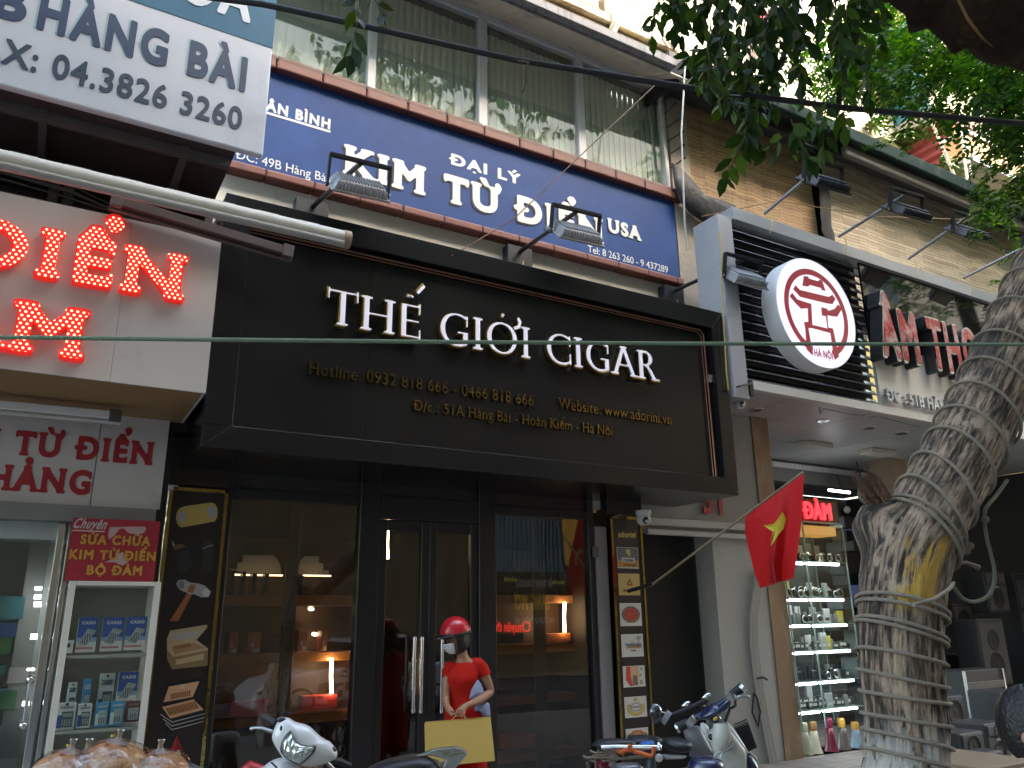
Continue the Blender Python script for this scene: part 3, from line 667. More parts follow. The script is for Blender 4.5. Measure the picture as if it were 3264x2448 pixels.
for q in ((228, 350, 335, 562), (410, 348, 556, 562), (905, 335, 1005, 535), (1128, 330, 1195, 530)): carton(*q, 7.74, box_or, "orange cigar carton with white tags on the middle left shelf", "box", "orange cartons on the left shop shelf")
carton(242, 1000, 616, 1158, 7.72, box_red, "long red gift box at the left end of the lowest left shelf", "box", "red gift boxes", False)
carton(945, 948, 1290, 1104, 7.72, box_red, "red gift box below the light strip on the lowest left shelf", "box", "red gift boxes", False)
ribbed = striped("ribbed dark case", (.05, .055, .07), (.012, .012, .014), 60, 'Z', .4)
for q in ((250, 1265, 300, 1495), (360, 1270, 410, 1495), (455, 1290, 515, 1495), (575, 1295, 630, 1495), (935, 1310, 965, 1495)): carton(*q, 7.74, ribbed, "dark ribbed case standing on the top left shelf", "case", "ribbed cases on the top shelf", False, cb)
carton(875, 360, 1118, 455, 7.88, box_dk, "dark grey box on the second right shelf", "box", None, False, c5); carton(1340, 355, 1570, 445, 7.88, box_or, "orange brown box on the second right shelf", "box", None, False, c5)
carton(890, 790, 1165, 935, 7.88, M("maroon carton", (.10, .018, .018), .5), "maroon box on the third right shelf", "box", None, False, c5); carton(950, 1325, 1225, 1485, 7.88, box_or, "orange brown chest at the foot of the right shelves", "box", None, False, c5)
for px in (1130, 1555):       # mirror-written logo lettering just inside the right pane
    pass
mb = MB(); c4 = lambda x, y: (1200+x*.3616, 1500+y*.3616)
for xa, xb, yy in ((1128, 1235, 975), (1550, 1656, 998)):
    a, b = at(*c4(xa, yy), Y=7.03), at(*c4(xb, yy), Y=7.03); letter(mb, "adorini", Vector((b.x, 7.03, a.z)), Vector((a.x, 7.03, a.z)), .045, N=FY, st='sansh', depth=.002)
mb.build("window_lettering", M("yellow logo print", (.55, .5, .06), .5), sf)
# ------------------------------------------------------------------ left shop
lb = thing("calculator_shop", "left shop building with a dark recess under the big white sign", "shop", (-.4, 7, 0))
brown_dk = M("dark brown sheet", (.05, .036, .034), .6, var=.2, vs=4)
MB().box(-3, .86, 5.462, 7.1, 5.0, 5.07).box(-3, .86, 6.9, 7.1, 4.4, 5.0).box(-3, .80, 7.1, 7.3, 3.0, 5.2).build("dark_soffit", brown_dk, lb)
mb = MB()
for x in (-2.0, -.42, .5): mb.box(x, x+.05, 5.6, 6.9, 4.94, 4.999)
mb.box(-3, .84, 5.62, 5.68, 4.93, 4.998); mb.box(.80, .86, 6.3, 6.36, 4.3, 5.0); mb.box(-3, .8, 6.5, 6.56, 4.70, 4.76)
for x in (-.32, -.22): mb.box(x, x+.07, 6.3, 6.36, 4.1, 4.9)
mb.build("awning_frame", M("old steel frame", (.10, .085, .08), .7, var=.3, vs=9), lb)
MB().box(-3, .72, 6.74, 7.0, 2.2, 3.14).box(-3, .5, 9.0, 9.1, 0, 3.2).box(-3, .6, 7.0, 9.0, 2.9, 3.0).box(-3.1, -3, 6.5, 9, 0, 5).box(.60, .70, 6.85, 9, 0, 3.1).build("wall", M("pale green shop wall", (.42, .46, .42), .85, var=.08, vs=2), lb)
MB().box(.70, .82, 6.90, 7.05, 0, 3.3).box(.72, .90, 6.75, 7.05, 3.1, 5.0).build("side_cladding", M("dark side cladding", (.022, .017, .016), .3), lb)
for i in range(7):                        # slack cables in the recess
    z = 4.5+random.uniform(-.12, .3); pts = [(-2.5, 6.2, z+.2), (-1.2, 6.25, z+.1), (-.2, 6.2, z), (.45, 6.3, z-.12+random.uniform(-.1, .1)), (.83, 6.45, 4.36)]
    solo(MB().tube(pts, random.choice((.006, .009, .012)), 6), "cable", M("dusty cable", (.09, .085, .085), .7), "dusty slack cable in the dark recess under the white sign", "cable", "cables under the white sign")

# big white sign above
ws = thing("white_sign", "white sign with dark blue letters and phone number and a teal band", "sign", (-.4, 5.4, 5.0))
YH = 5.4; hx1 = at(838, 502, Y=YH).x; hz0 = at(838, 502, Y=YH).z; vinyl_w = M("white sign vinyl", (.60, .62, .66), .45, var=.05, vs=1.3, dirt_or_glare=(.5, .52, .56), ds=1.2)
MB().box(-2.6, hx1, YH, YH+.06, hz0+.015, hz0+2.2).build("panel", vinyl_w, ws, bevel=.012, seg=2)
tz = (at(405, 0, Y=YH).z+at(861, 150, Y=YH).z)/2
MB().box(-2.6, hx1-.001, YH-.004, YH+.064, tz, hz0+2.1).build("teal_band", M("teal vinyl", (.008, .115, .20), .6, var=.08, vs=2), ws)
navy = M("navy letter", (.022, .048, .105), .5, var=.08); outl = M("pale teal outline", (.38, .52, .52), .5)
def pb(px, py): return at(px, py, Y=YH)
L_, R__ = flat(pb(114, 87), pb(781, 287)); cp = CH(770, 186, 287, YH)
put(ws, "letter_outline", outl, "HÀNG BÀI", L_+Vector((-.014, 0, .006)), R__+Vector((-.014, 0, .006)), cp, st='sansh', depth=.003)
put(ws, "lettering", navy, "HÀNG BÀI", L_, R__, cp, st='sansh', depth=.006)
xb = pb(78, 75).x; put(ws, "lettering", navy, "49B", Vector((xb-.62, YH, L_.z)), Vector((xb, YH, L_.z)), cp, st='sansh', depth=.006)
L_, R__ = flat(pb(2, 203), pb(768, 411)); put(ws, "lettering", M("grey navy letter", (.032, .055, .09), .5), "FAX: 04.3826 3260", L_, R__, CH(750, 344, 413.5, YH), st='sansb', ref="X: 04.3826 3260", depth=.006)
q = pb(797, 70); put(ws, "lettering", M("white band letter", (.68, .72, .74), .5), "KHOA", Vector((q.x-1.05, YH-.004, q.z)), Vector((q.x, YH-.004, q.z)), .36, st='sansh', depth=.005)

# white plastic pipe used as a gutter, with a chequered tape
g0, g1 = at(-400, 375, Y=5.2), at(1112, 772, Y=5.2); zg = 4.33
gt = thing("gutter_pipe", "long white plastic pipe hung along the front above the red lit sign", "pipe", (0, 5.2, zg))
MB().tube([(-3, 5.2, zg), (g1.x, 5.2, zg)], .062, 20).build("pipe", M("dirty white pipe", (.58, .55, .46), .45, var=.1, vs=6, dirt_or_glare=(.12, .10, .07), ds=7, dt=.64), gt)
MB().tube([(-3, 5.17, zg-.055), (g1.x-.05, 5.17, zg-.055)], .03, 10).build("lower_pipe", M("grey lower pipe", (.34, .32, .29), .55, var=.1), gt)
MB().tube([(g1.x-.05, 5.2, zg), (g1.x+.004, 5.2, zg)], .068, 20).build("end_cap", M("rusty cap", (.34, .25, .15), .6, var=.2, dirt_or_glare=(.2, .12, .06), ds=15), gt)
mb = MB(); x = -2.9
while x < g1.x-.2: mb.box(x, x+.15, 5.22, 5.27, zg+.058, zg+.085); x += .3
mb.build("pale_tape", M("pale tape", (.45, .40, .37), .6), gt)
MB().box(-2.95, g1.x-.1, 5.228, 5.275, zg+.045, zg+.078).build("dark_strip", M("dark slate strip", (.075, .07, .085), .6), gt)

def batten(label, P0, P1, w, h, m, tube=True, tm=None):
    P0, P1 = Vector(P0), Vector(P1); t = thing("batten_lamp", label, "lamp", tuple((P0+P1)/2))
    MB().bar(P0, P1, w, h).build("housing", m, t, bevel=.006)
    for k in (0, 1): P = (P0, P1)[k]; MB().bar(P, P+(P1-P0).normalized()*(.08, -.08)[k], w+.02, h+.03).build("end_cap", M("lamp end cap", (.09, .07, .06), .6), t, bevel=.004)
    if tube: MB().tube([P0+Vector((0, 0, -h/2-.02)), P1+Vector((0, 0, -h/2-.02))], .014, 10).build("tube", tm, t)
    return t
batten("dusty brown fluorescent lamp fixed above the red lit sign", at(352, 640, Y=5.6), at(930, 812, Y=5.6), .10, .07, M("brown lamp housing", (.085, .055, .045), .6, var=.15), True, M("unlit tube", (.12, .09, .075), .3))
batten("white fluorescent lamp fixed under the ochre soffit", at(-150, 1278, Y=6.35), at(386, 1328, Y=6.35), .07, .06, paint_white, True, M("unlit white tube", (.55, .52, .48), .3))

# fascia box with red diode letters
ls = thing("lit_sign", "deep white fascia box with big glowing red diode letters", "sign", (-.4, 6.2, 3.1))
YL = 5.7; lx1 = at(682, 1000, Y=YL).x; lz0 = (at(665, 1250, Y=YL).z+at(0, 1178, Y=YL).z)/2; lz1 = (at(700, 760, Y=YL).z+at(0, 610, Y=YL).z)/2
MB().box(-3, lx1-.612, YL, YL+.02, lz0, lz1).box(lx1-.61, lx1, YL, YL+.02, lz0, lz1).box(lx1-.02, lx1, YL+.02, 6.7, lz0, lz1).build("panel", fascia_white, ls)
MB().box(-3, lx1-.025, YL+.022, 6.72, lz0+.003, lz0+.03).box(-3, lx1-.03, YL+.022, 6.72, lz1-.03, lz1-.01).build("soffit", soffit_brown, ls)
led = led_letter_mat("red diode face"); redside = M("red letter side", (.42, .012, .012), .4, emit=(1, .03, .02), es=.05)
for body, rf, a, b, cp in (("ĐIỂN", "IỂN", (112, 868), (584, 949), CH(170, 735, 876, YL-.07)), ("ĐÀM", "M", (22, 1108), (264, 1134), CH(60, 960, 1110, YL-.07))):
    L_, R__ = flat(at(*a, Y=YL-.07), at(*b, Y=YL-.07)); dz = Vector((0, .07, 0))
    put(ls, "letter_box", redside, body, L_+dz+Vector((-.012, 0, -.012)), R__+dz+Vector((.012, 0, -.012)), cp+.024, st='led', depth=.06, ref=rf)
    put(ls, "lit_face", led, body, L_+dz, R__+dz, cp, st='led', depth=.008, off=.061, ref=rf)

# lower sign panel
pn = thing("name_board", "white panel with dark red slab letters under the ochre soffit", "sign", (-.3, 6.7, 2.3))
YP = 6.68; a, b = at(539, 1366, Y=YP), at(517, 1624, Y=YP); jx = at(305, 1480, Y=YP).x
MB().box(-3, jx-.003, YP, YP+.03, b.z, a.z+.15).box(jx+.003, a.x, YP, YP+.03, b.z, a.z+.15).build("panel", M("off white board", (.56, .52, .50), .5, var=.05, dirt_or_glare=(.4, .36, .33), ds=1.5, dt=.6), pn)
def p7(px, py): return at(px, py, Y=YP)
L_, R__ = flat(p7(40, 1446), p7(486, 1478)); put(pn, "lettering", red_paint, "KIM TỪ ĐIỂN", L_, R__, CH(66, 1376, 1447, YP), st='slab', ref="TỪ ĐIỂN", depth=.006)
L_, R__ = flat(p7(33, 1562), p7(286, 1571)); put(pn, "lettering", red_paint, "CHÍNH HẢNG", L_, R__, CH(160, 1496, 1568, YP), st='slab', ref="ẢNG", depth=.006)
MB().box(-3, .72, 6.60, 6.74, b.z-.13, b.z-.01).build("door_head", M("grey door head", (.20, .19, .19), .5), lb)

# glass door at the far left
MB().box(-2.6, at(120, 2000, Y=6.8).x, 6.8, 6.808, 0, b.z-.13).build("door_pane", shop_glass, lb)
for px, w in ((150, .05), (182, .035), (205, .02)):
    x = at(px, 2000, Y=6.72).x; MB().box(x-w/2, x+w/2, 6.70, 6.78, 0, b.z-.13).build("chrome_post", steel, lb, bevel=.006)
h = MB(); a = at(97, 2165, Y=6.7); c = at(82, 2310, Y=6.7); h.cyl((a.x, 6.66, c.z), (a.x, 6.66, a.z), .013, 12)
for z in (a.z, c.z): h.lathe([(.001, .03), (.024, .02), (.03, 0), (.024, -.02), (.001, -.03)], (a.x, 6.66, z), 14)
h.build("door_handle", chrome, lb)
k = MB()
for px, y0, y1 in ((120, 1870, 1880), (118, 1895, 1910), (118, 1918, 1924), (118, 1924, 1934), (106, 2020, 2038), (96, 2130, 2138), (80, 2235, 2250)):
    p, q = at(px-10, y1, Y=8.2), at(px+14, y0, Y=8.2); k.box(p.x, q.x, 8.2, 8.22, p.z, q.z)
k.build("shelf_light", led_white, lb)
MB().box(at(55, 2000, Y=8.4).x, at(62, 2000, Y=8.4).x+.25, 8.4, 8.6, 0, 2.9).build("pillar", M("grey green pillar", (.30, .33, .30), .8), lb)
a = at(55, 2150, Y=8.38); MB().box(a.x-.07, a.x+.09, 8.37, 8.4, a.z-.07, a.z+.06).build("socket", M("white socket", (.5, .5, .47), .5), lb, bevel=.004)
for i in range(14):
    a = at(random.uniform(-60, 40), random.uniform(1950, 2330), Y=8.6); s_ = random.uniform(.05, .14)
    solo(MB().box(a.x-s_, a.x+s_, 8.5-.01*i, 8.7, a.z, a.z+s_*1.6), "stock_box", random.choice((box_dk, M("green carton", (.05, .2, .07), .5), M("blue carton", (.03, .09, .25), .5), M("teal carton", (.05, .22, .25), .5))), "small boxed goods behind the left glass door", "box", "goods behind the left glass door")

# red repair board on top of the cabinet
rb = thing("red_board", "red board with yellow letters and torn white patches above the glass cabinet", "sign", tuple(at(350, 1850, Y=6.5)))
YR = 6.5; A = at(205, 1850, Y=YR); B = at(512, 1662, Y=YR)
MB().box(A.x, B.x, YR, YR+.02, A.z, B.z).build("board", M("red board paint", (.33, .018, .032), .5, var=.08, vs=3, dirt_or_glare=(.42, .16, .17), ds=4.5, dt=.66), rb)
yl = M("yellow letter", (.50, .27, .035), .5, var=.06)
c6 = lambda x, y: at(x*.3616, 1250+y*.3616, Y=YR)
for body, l, r in (("SỬA CHỮA", (705, 1335), (1322, 1352)), ("KIM TỪ ĐIỂN", (605, 1470), (1368, 1482)), ("BỘ ĐÀM", (760, 1606), (1248, 1612))):
    L_, R__ = flat(c6(*l), c6(*r)); put(rb, "lettering", yl, body, L_, R__, CH(270, 1706, 1734, YR), st='sansh', depth=.004)
L_, R__ = flat(c6(635, 1200), c6(925, 1202)); put(rb, "script_lettering", M("white script", (.5, .42, .42), .6), "Chuyên", L_, R__, .07, st='sansb', depth=.004, shear=.35)
MB().box(L_.x, R__.x, YR-.003, YR, L_.z-.022, L_.z-.014).build("underline", MATS["white script"], rb)
wp = M("torn paper", (.46, .30, .30), .8, var=.2, vs=30)
for poly in ([(970, 1190), (1270, 1185), (1290, 1200), (1270, 1240), (1200, 1255), (1130, 1240), (1090, 1200), (1055, 1205), (1010, 1260), (960, 1300), (955, 1250)], [(1050, 1420), (1090, 1410), (1085, 1450), (1110, 1490), (1140, 1485), (1080, 1530), (1010, 1500), (920, 1500), (1000, 1470)]):
    P = [c6(*q) for q in poly]; MB().prism([(p.x, p.z) for p in P], (0, YR, 0), FX, FZ, FN, 0, .0025).build("torn_paper", wp, rb)

# glass display cabinet with calculator boxes
YC = 6.45; k7 = lambda x, y, Y=YC: at(x*.3604, 1850+y*.3604, Y=Y)
cxl, cxr = k7(530, 800).x, k7(1310, 800).x; cz1 = k7(900, 10).z; cd = .36
cbn = thing("display_cabinet", "white framed glass cabinet full of boxed calculators", "cabinet", ((cxl+cxr)/2, YC+.2, 0))
f = MB()
for x in (cxl, cxr):
    for y in (YC, YC+cd): f.box(x-.022, x+.022, y-.018, y+.018, 0, cz1)
for y in (YC, YC+cd):
    for z in (cz1-.03, .05): f.box(cxl+.022, cxr-.022, y-.018, y+.018, z, z+.03)
for x in (cxl, cxr): f.box(x-.018, x+.018, YC+.018, YC+cd-.018, cz1-.028, cz1-.002)
f.build("frame", M("white aluminium", (.56, .55, .50), .4, var=.05), cbn, bevel=.004)
MB().box(cxl, cxr, YC+cd+.02, YC+cd+.03, .05, cz1).build("back_panel", M("grey board", (.23, .22, .20), .7, var=.06), cbn)
MB().box(cxl, cxr, YC, YC+cd, cz1-.003, cz1+.004).build("top_panel", M("grey top", (.2, .19, .18), .6), cbn)
MB().box(cxl+.022, cxr-.022, YC-.004, YC+.002, .08, cz1-.03).build("front_glass", clear_glass, cbn)
sh1 = k7(900, 660).z; sh2 = k7(900, 1330).z+.01
for z in (sh1, sh2): MB().box(cxl+.02, cxr-.02, YC+.03, YC+cd-.02, z-.02, z).build("shelf", M("cabinet shelf", (.33, .32, .30), .4), cbn)
ablue = M("blue box print", (.030, .075, .30), .45, var=.1, vs=3); awhite = M("white box print", (.55, .56, .56), .5); acyan = M("cyan box print", (.045, .24, .45), .45); sil = M("silver calculator", (.34, .36, .36), .4, var=.1)
keym = striped("calculator keys", (.10, .11, .12), (.34, .36, .36), 70, 'X', .5, .6); lcd = M("lcd grey", (.27, .31, .27), .4); tagred = M("pink print", (.5, .16, .17), .5); mar = M("maroon box print", (.12, .03, .035), .5)
def calc_box(kind, x0, y0, x1, y1, Y, label, group=None):
    a, b_ = k7(x0, y1, Y), k7(x1, y0, Y); w, h = (b_.x-a.x)*1.1, b_.z-a.z
    t = thing("calculator_box", label, "calculator box", (a.x+w/2, Y, a.z), group); X0, Z0 = a.x, a.z
    body = dict(big=awhite, white=awhite, cyan=acyan, maroon=mar)[kind]
    MB().box(X0, X0+w, Y, Y+.05, Z0, Z0+h).build("carton", body, t, bevel=.003)
    F = lambda u0, u1, v0, v1, m, nm, d=.002: MB().box(X0+w*u0, X0+w*u1, Y-d, Y, Z0+h*v0, Z0+h*v1).build(nm, m, t)
    mb = MB()
    if kind == 'big':
        F(0, 1, .42, 1, ablue, "blue_top"); F(.03, .85, .09, .15, tagred, "colour_tags", .003); lw = awhite; lz = .80
        F(0, 1, .30, .42, M("light blue print", (.2, .30, .5), .5), "sky_print")
        q = lambda u, v: (u*w, v*h); body_p = [q(.12, .26), q(.55, .20), q(.92, .62), q(.50, .68)]; scr = [q(.50, .58), q(.86, .52), q(.92, .60), q(.52, .67)]; keys = [q(.17, .28), q(.53, .23), q(.80, .50), q(.46, .55)]
        for pl, m_, d, nm in ((body_p, sil, .004, "calculator_picture"), (scr, lcd, .006, "screen_picture"), (keys, keym, .006, "key_picture")): MB().prism(pl, (X0, Y-.002, Z0), FX, FZ, FN, 0, d).build(nm, m_, t)
    else:
        lw = navy if kind == 'white' else (awhite if kind == 'cyan' else M("orange print", (.4, .2, .1), .5)); lz = .80
        if kind != 'maroon': F(.06, .30, .08, .55, ablue if kind == 'white' else awhite, "side_print")
        F(.28 if kind != 'maroon' else .2, .9, .10, .68, sil if kind != 'white' else M("dark calculator", (.07, .075, .08), .4), "calculator_picture", .004)
        F(.33 if kind != 'maroon' else .26, .85, .48, .62, lcd, "screen_picture", .006); F(.33 if kind != 'maroon' else .26, .85, .15, .40, keym, "key_picture", .006)
        if kind == 'white': MB().cyl((X0+w/2, Y-.003, Z0+h*.95), (X0+w/2, Y, Z0+h*.95), w*.09, 12).build("hang_hole", box_dk, t)
    letter(mb, "CASIO", Vector((X0+w*.17, Y-.003, Z0+h*lz)), Vector((X0+w*.86, Y-.003, Z0+h*lz)), h*.085, st='sansh', depth=.002); mb.build("lettering", lw, t)
    return t
gcb = "boxed calculators in the glass cabinet"
calc_box('big', 660, 325, 862, 640, YC+.12, "blue and white calculator box, left of the three on the upper shelf", gcb)
calc_box('big', 880, 325, 1092, 630, YC+.12, "blue and white calculator box, middle of the three on the upper shelf", gcb)
calc_box('big', 1093, 320, 1292, 620, YC+.12, "blue and white calculator box, right of the three on the upper shelf", gcb)
calc_box('white', 550, 900, 682, 1330, YC+.22, "tall white calculator box at the left back of the lower shelf", gcb)
calc_box('cyan', 685, 870, 812, 1330, YC+.22, "cyan calculator box at the back of the lower shelf", gcb)
calc_box('white', 825, 820, 1012, 1330, YC+.24, "tallest white calculator box at the back of the lower shelf", gcb)
calc_box('big', 1022, 805, 1215, 1110, YC+.20, "blue and white calculator box at the right back of the lower shelf", gcb)
calc_box('white', 480, 1080, 665, 1330, YC+.06, "wide white calculator box at the left front of the lower shelf", gcb)
calc_box('white', 668, 1090, 808, 1312, YC+.06, "small white calculator box with red spot at the front of the lower shelf", gcb)
calc_box('cyan', 825, 1080, 957, 1302, YC+.06, "cyan calculator box standing left in the front pair of the lower shelf", gcb)
calc_box('cyan', 958, 1065, 1096, 1292, YC+.06, "cyan calculator box standing right in the front pair of the lower shelf", gcb)
calc_box('maroon', 1098, 1065, 1235, 1255, YC+.06, "maroon and orange calculator box at the right front of the lower shelf", gcb)
a, b_ = k7(552, 648, YC+.1), k7(655, 530, YC+.1); t = thing("timer_box", "small white box with a dark window on the upper cabinet shelf", "box", ((a.x+b_.x)/2, YC+.1, a.z))
MB().box(a.x, b_.x, YC+.1, YC+.15, a.z, b_.z).build("carton", awhite, t, bevel=.003); MB().box(a.x+.02, b_.x-.02, YC+.096, YC+.1, a.z+.04, b_.z-.02).build("window", box_dk, t)

# ------------------------------------------------------------------ poster columns either side of the black shop
poster = M("dark brown poster film", (.022, .015, .014), .35, var=.15, vs=2)
def column(label, x0, x1, Y, z1, xa):
    t = thing("poster_column", label, "poster", ((x0+x1)/2, Y, 0))
    MB().box(x0+.05, x1-.05, Y, Y+.05, 0, z1).build("panel", poster, t)
    for a, b in ((x0+.022, x0+.05), (x1-.05, x1-.022)): MB().box(a, b-.001 if a == x0 else b, Y-.012, Y+.06, 0, z1+.0).build("gold_trim", goldtrim, t)
    MB().box(x0+.05, x1-.05, Y-.008, Y+.05, z1, z1+.03).build("head_trim", goldtrim, t); MB().box(x0, x1, Y+.01, Y+.05, z1+.05, z1+.45).build("upper_panel", M("smoky panel", (.03, .022, .018), .2), t)
    return t
YQ = 6.90
xl0, xl1 = at(526, 1600, Y=YQ).x, at(734, 1600, Y=YQ).x; zq = at(630, 1568, Y=YQ).z
pl = column("dark poster column with pictures of cutters and cigar boxes, left of the shop window", xl0, xl1, YQ, zq, None)
cp_ = lambda x, y: at(500+x*.5419, 1550+y*.5413, Y=YQ)
def pic(par, pts, m, nm, d=.003, conv=cp_): P = [conv(*q) for q in pts]; return MB().prism([(p.x, p.z) for p in P], (0, YQ, 0), FX, FZ, FN, .0, d).build(nm, m, par)
def ell(cx, cy, rx, ry, n=22, a0=0, rot=0):
    return [(cx+rx*math.cos(t)*math.cos(rot)-ry*math.sin(t)*math.sin(rot), cy+rx*math.cos(t)*math.sin(rot)+ry*math.sin(t)*math.cos(rot)) for t in [a0+2*math.pi*i/n for i in range(n)]]
pgold = M("printed gold", (0.560, 0.420, 0.112), .45, var=.15, vs=8); pgrey = M("printed grey", (0.420, 0.406, 0.434), .45); pwood = M("printed walnut", (0.420, 0.140, 0.049), .5, var=.2, vs=10); pbox = M("printed pale wood", (0.504, 0.378, 0.224), .5, var=.15); pbox2 = M("printed olive wood", (0.238, 0.168, 0.084), .5); pcig = M("printed cigars", (0.280, 0.119, 0.042), .5); ptan = M("printed tan", (0.630, 0.378, 0.224), .5); pblk = M("printed black", (.008, .008, .009), .4); pred = M("printed dark red", (0.196, 0.011, 0.017), .4); pred2 = M("printed red", (0.420, 0.017, 0.025), .4); pcream = M("printed cream", (0.588, 0.518, 0.350), .5)
import itertools
cap_ = [(145+38*math.cos(t), 182+62*math.sin(t)) for t in [R_(d) for d in range(90, 271, 20)]]; cap_ = [(146, 243)]+[(112+36-36*math.cos(R_(d)), 185-0-60*math.sin(R_(d))) for d in (-60, -30, 0, 30, 60)]+[(160, 118), (320, 96)]+[(322+36*math.cos(R_(d)), 155-60*math.sin(R_(d))) for d in (60, 30, 0, -30, -60)]
pic(pl, cap_, pgold, "cutter_picture"); pic(pl, ell(147, 183, 23, 36), pgrey, "blade_picture", .005); pic(pl, ell(321, 152, 25, 37), pgrey, "blade_picture", .005)
pic(pl, [(104, 380), (182, 352), (212, 470), (150, 517), (128, 505)], M("printed charcoal", (0.031, 0.031, 0.035), .4), "lighter_picture"); pic(pl, [(92, 350), (140, 338), (180, 360), (105, 384)], M("printed bronze", (0.168, 0.105, 0.070), .4), "lighter_top"); pic(pl, [(92, 318), (106, 348), (92, 352)], pgrey, "flame_picture")
pic(pl, [(272, 315), (332, 318), (325, 505), (262, 500)], MATS["printed charcoal"], "lighter_picture"); pic(pl, [(268, 368), (300, 350), (332, 345), (332, 349), (300, 355), (269, 372)], pgrey, "lighter_edge", .005)
pic(pl, [(114, 574), (128, 552), (165, 550), (190, 566), (240, 572), (282, 585), (318, 620), (305, 652), (262, 655), (232, 640), (200, 632), (160, 622), (130, 605)], pgrey, "cutter_picture"); pic(pl, ell(143, 580, 18, 24), M("printed slate", (0.196, 0.196, 0.210), .4), "finger_hole", .005); pic(pl, ell(290, 628, 20, 24), paint_white, "finger_hole", .005)
pic(pl, [(75, 794), (125, 794), (210, 630), (228, 585), (205, 575), (188, 592), (172, 640)], pwood, "cigar_picture", .006); pic(pl, [(183, 622), (212, 630), (208, 640), (178, 630)], pgrey, "cigar_band", .008)
pic(pl, [(60, 895), (80, 850), (295, 815), (296, 832), (232, 905), (300, 955), (298, 1055), (92, 1078), (60, 1020)], pbox, "box_picture"); pic(pl, [(80, 905), (100, 868), (262, 850), (222, 895)], pgrey, "lid_glass", .005); pic(pl, [(60, 960), (92, 1005), (300, 965), (298, 1055), (92, 1078), (60, 1020)], pbox2, "box_front", .005); pic(pl, [(85, 945), (218, 920), (280, 952), (105, 990)], M("printed amber", (0.350, 0.224, 0.098), .5), "box_inside", .005); pic(pl, [(112, 1022), (275, 985), (276, 1020), (112, 1050)], pbox, "box_badge", .007); pic(pl, [(100, 940), (200, 922), (200, 945), (108, 960)], pcig, "cigar_row", .007)
pic(pl, [(40, 1275), (52, 1160), (278, 1118), (280, 1135), (222, 1235), (300, 1322), (296, 1392), (60, 1455), (18, 1330)], pblk, "box_picture", .003); pic(pl, [(38, 1272), (70, 1180), (250, 1148), (210, 1240)], ptan, "lid_inside", .005); pic(pl, [(30, 1300), (215, 1255), (275, 1315), (78, 1368)], ptan, "box_inside", .005)
for i in range(11): a = 50+i*16; pic(pl, [(a, 1308-i*4), (a+13, 1305-i*4), (a+38, 1345-i*4), (a+24, 1350-i*4)], pcig, "cigar_picture", .007)
for i in range(9): a = 82+i*13; pic(pl, [(a, 1222-i*2.4), (a+10, 1220-i*2.4), (a+10, 1252-i*2.4), (a, 1254-i*2.4)], pcig, "cigar_picture", .007)
pic(pl, ell(152, 1180, 18, 13), pcream, "gauge_picture", .007)
for k in range(3): pic(pl, [(20+k*14, 1345+k*26), (88, 1392+k*22), (300, 1336+k*22), (300, 1332+k*22), (88, 1386+k*22), (22+k*14, 1340+k*26)], pgrey, "edge_line", .005)
pic(pl, [(118, 1470), (52, 1620), (110, 1700), (215, 1690)], pred, "humidor_picture"); pic(pl, [(118, 1470), (52, 1620), (95, 1640)], pred2, "humidor_side", .005); pic(pl, ell(125, 1570, 15, 17), pcream, "gauge_picture", .007)

xr0, xr1 = at(1955, 1900, Y=YQ).x-.02, at(2058, 1900, Y=YQ).x+.02; zr1 = at(1990, 1655, Y=YQ).z
pr = column("dark poster column with seven printed brand cards, right of the shop window", xr0, xr1, YQ, zr1, None)
cr = lambda x, y: at(1900+x*.4521, 1650+y*.4521, Y=YQ)
mb = MB(); L_, R__ = flat(cr(158, 138), cr(280, 138)); letter(mb, "adorini", L_, R__, .06, st='sansh', depth=.003); mb.build("lettering", pgold, pr)
def card(tlx, tly, brx, bry, m):
    a, b = cr(tlx, bry), cr(brx, tly); w = xr1-xr0-.19; x = (xr0+xr1)/2-w/2
    MB().box(x, x+w, YQ-.004, YQ, a.z, b.z).build("card", m, pr); return x, w, a.z, b.z-a.z
pwhite = M("white card print", (.60, .58, .54), .5, var=.04)
def cpic(c, pts, m, nm, d=.006): x, w, z, h = c; return MB().prism([(x+u*w, z+v*h) for u, v in pts], (0, YQ, 0), FX, FZ, FN, 0, d).build(nm, m, pr)
def ctext(c, body, u0, u1, v, hv, m, st='sansh', d=.003): x, w, z, h = c; mb = MB(); letter(mb, body, Vector((x+u0*w, YQ-.006, z+v*h)), Vector((x+u1*w, YQ-.006, z+v*h)), hv*h, st=st, depth=d); mb.build("lettering", m, pr)
c = card(155, 214, 312, 356, pwhite)
cpic(c, [(.02, .40), (.98, .40), (.98, .95), (.94, .98), (.06, .98), (.02, .95)], M("card slate", (.10, .11, .115), .5), "slate_print", .005); cpic(c, [(.02, .05), (.98, .05), (.98, .40), (.02, .40)], M("card orange", (.48, .21, .04), .5), "orange_print", .005); cpic(c, [(.2, .28), (.82, .28), (.82, .50), (.2, .50)], pwhite, "name_strip"); ctext(c, "COHIBA", .24, .78, .32, .13, MATS["card slate"])
cpic(c, [(.40, .80), (.44, .90), (.54, .92), (.62, .86), (.60, .76), (.63, .66), (.55, .56), (.50, .56), (.52, .66), (.44, .70)], pgold, "head_print", .008); ctext(c, "La Habana, Cuba", .3, .85, .13, .09, pcig, 'sans')
c = card(166, 397, 335, 547, M("card yellow", (.55, .40, .12), .5))
cpic(c, [(.36, .45), (.68, .45), (.52, .78)], M("card red", (.32, .035, .02), .5), "triangle_print"); cpic(c, [(.46, .52), (.58, .52), (.52, .66)], MATS["card yellow"], "triangle_inner", .008); ctext(c, "MONTECRISTO", .2, .82, .18, .10, pcig)
for u, v in ((.3, .45), (.74, .45), (.52, .88)): cpic(c, ell(u, v, .05, .05, 8), pgold, "lily_print")
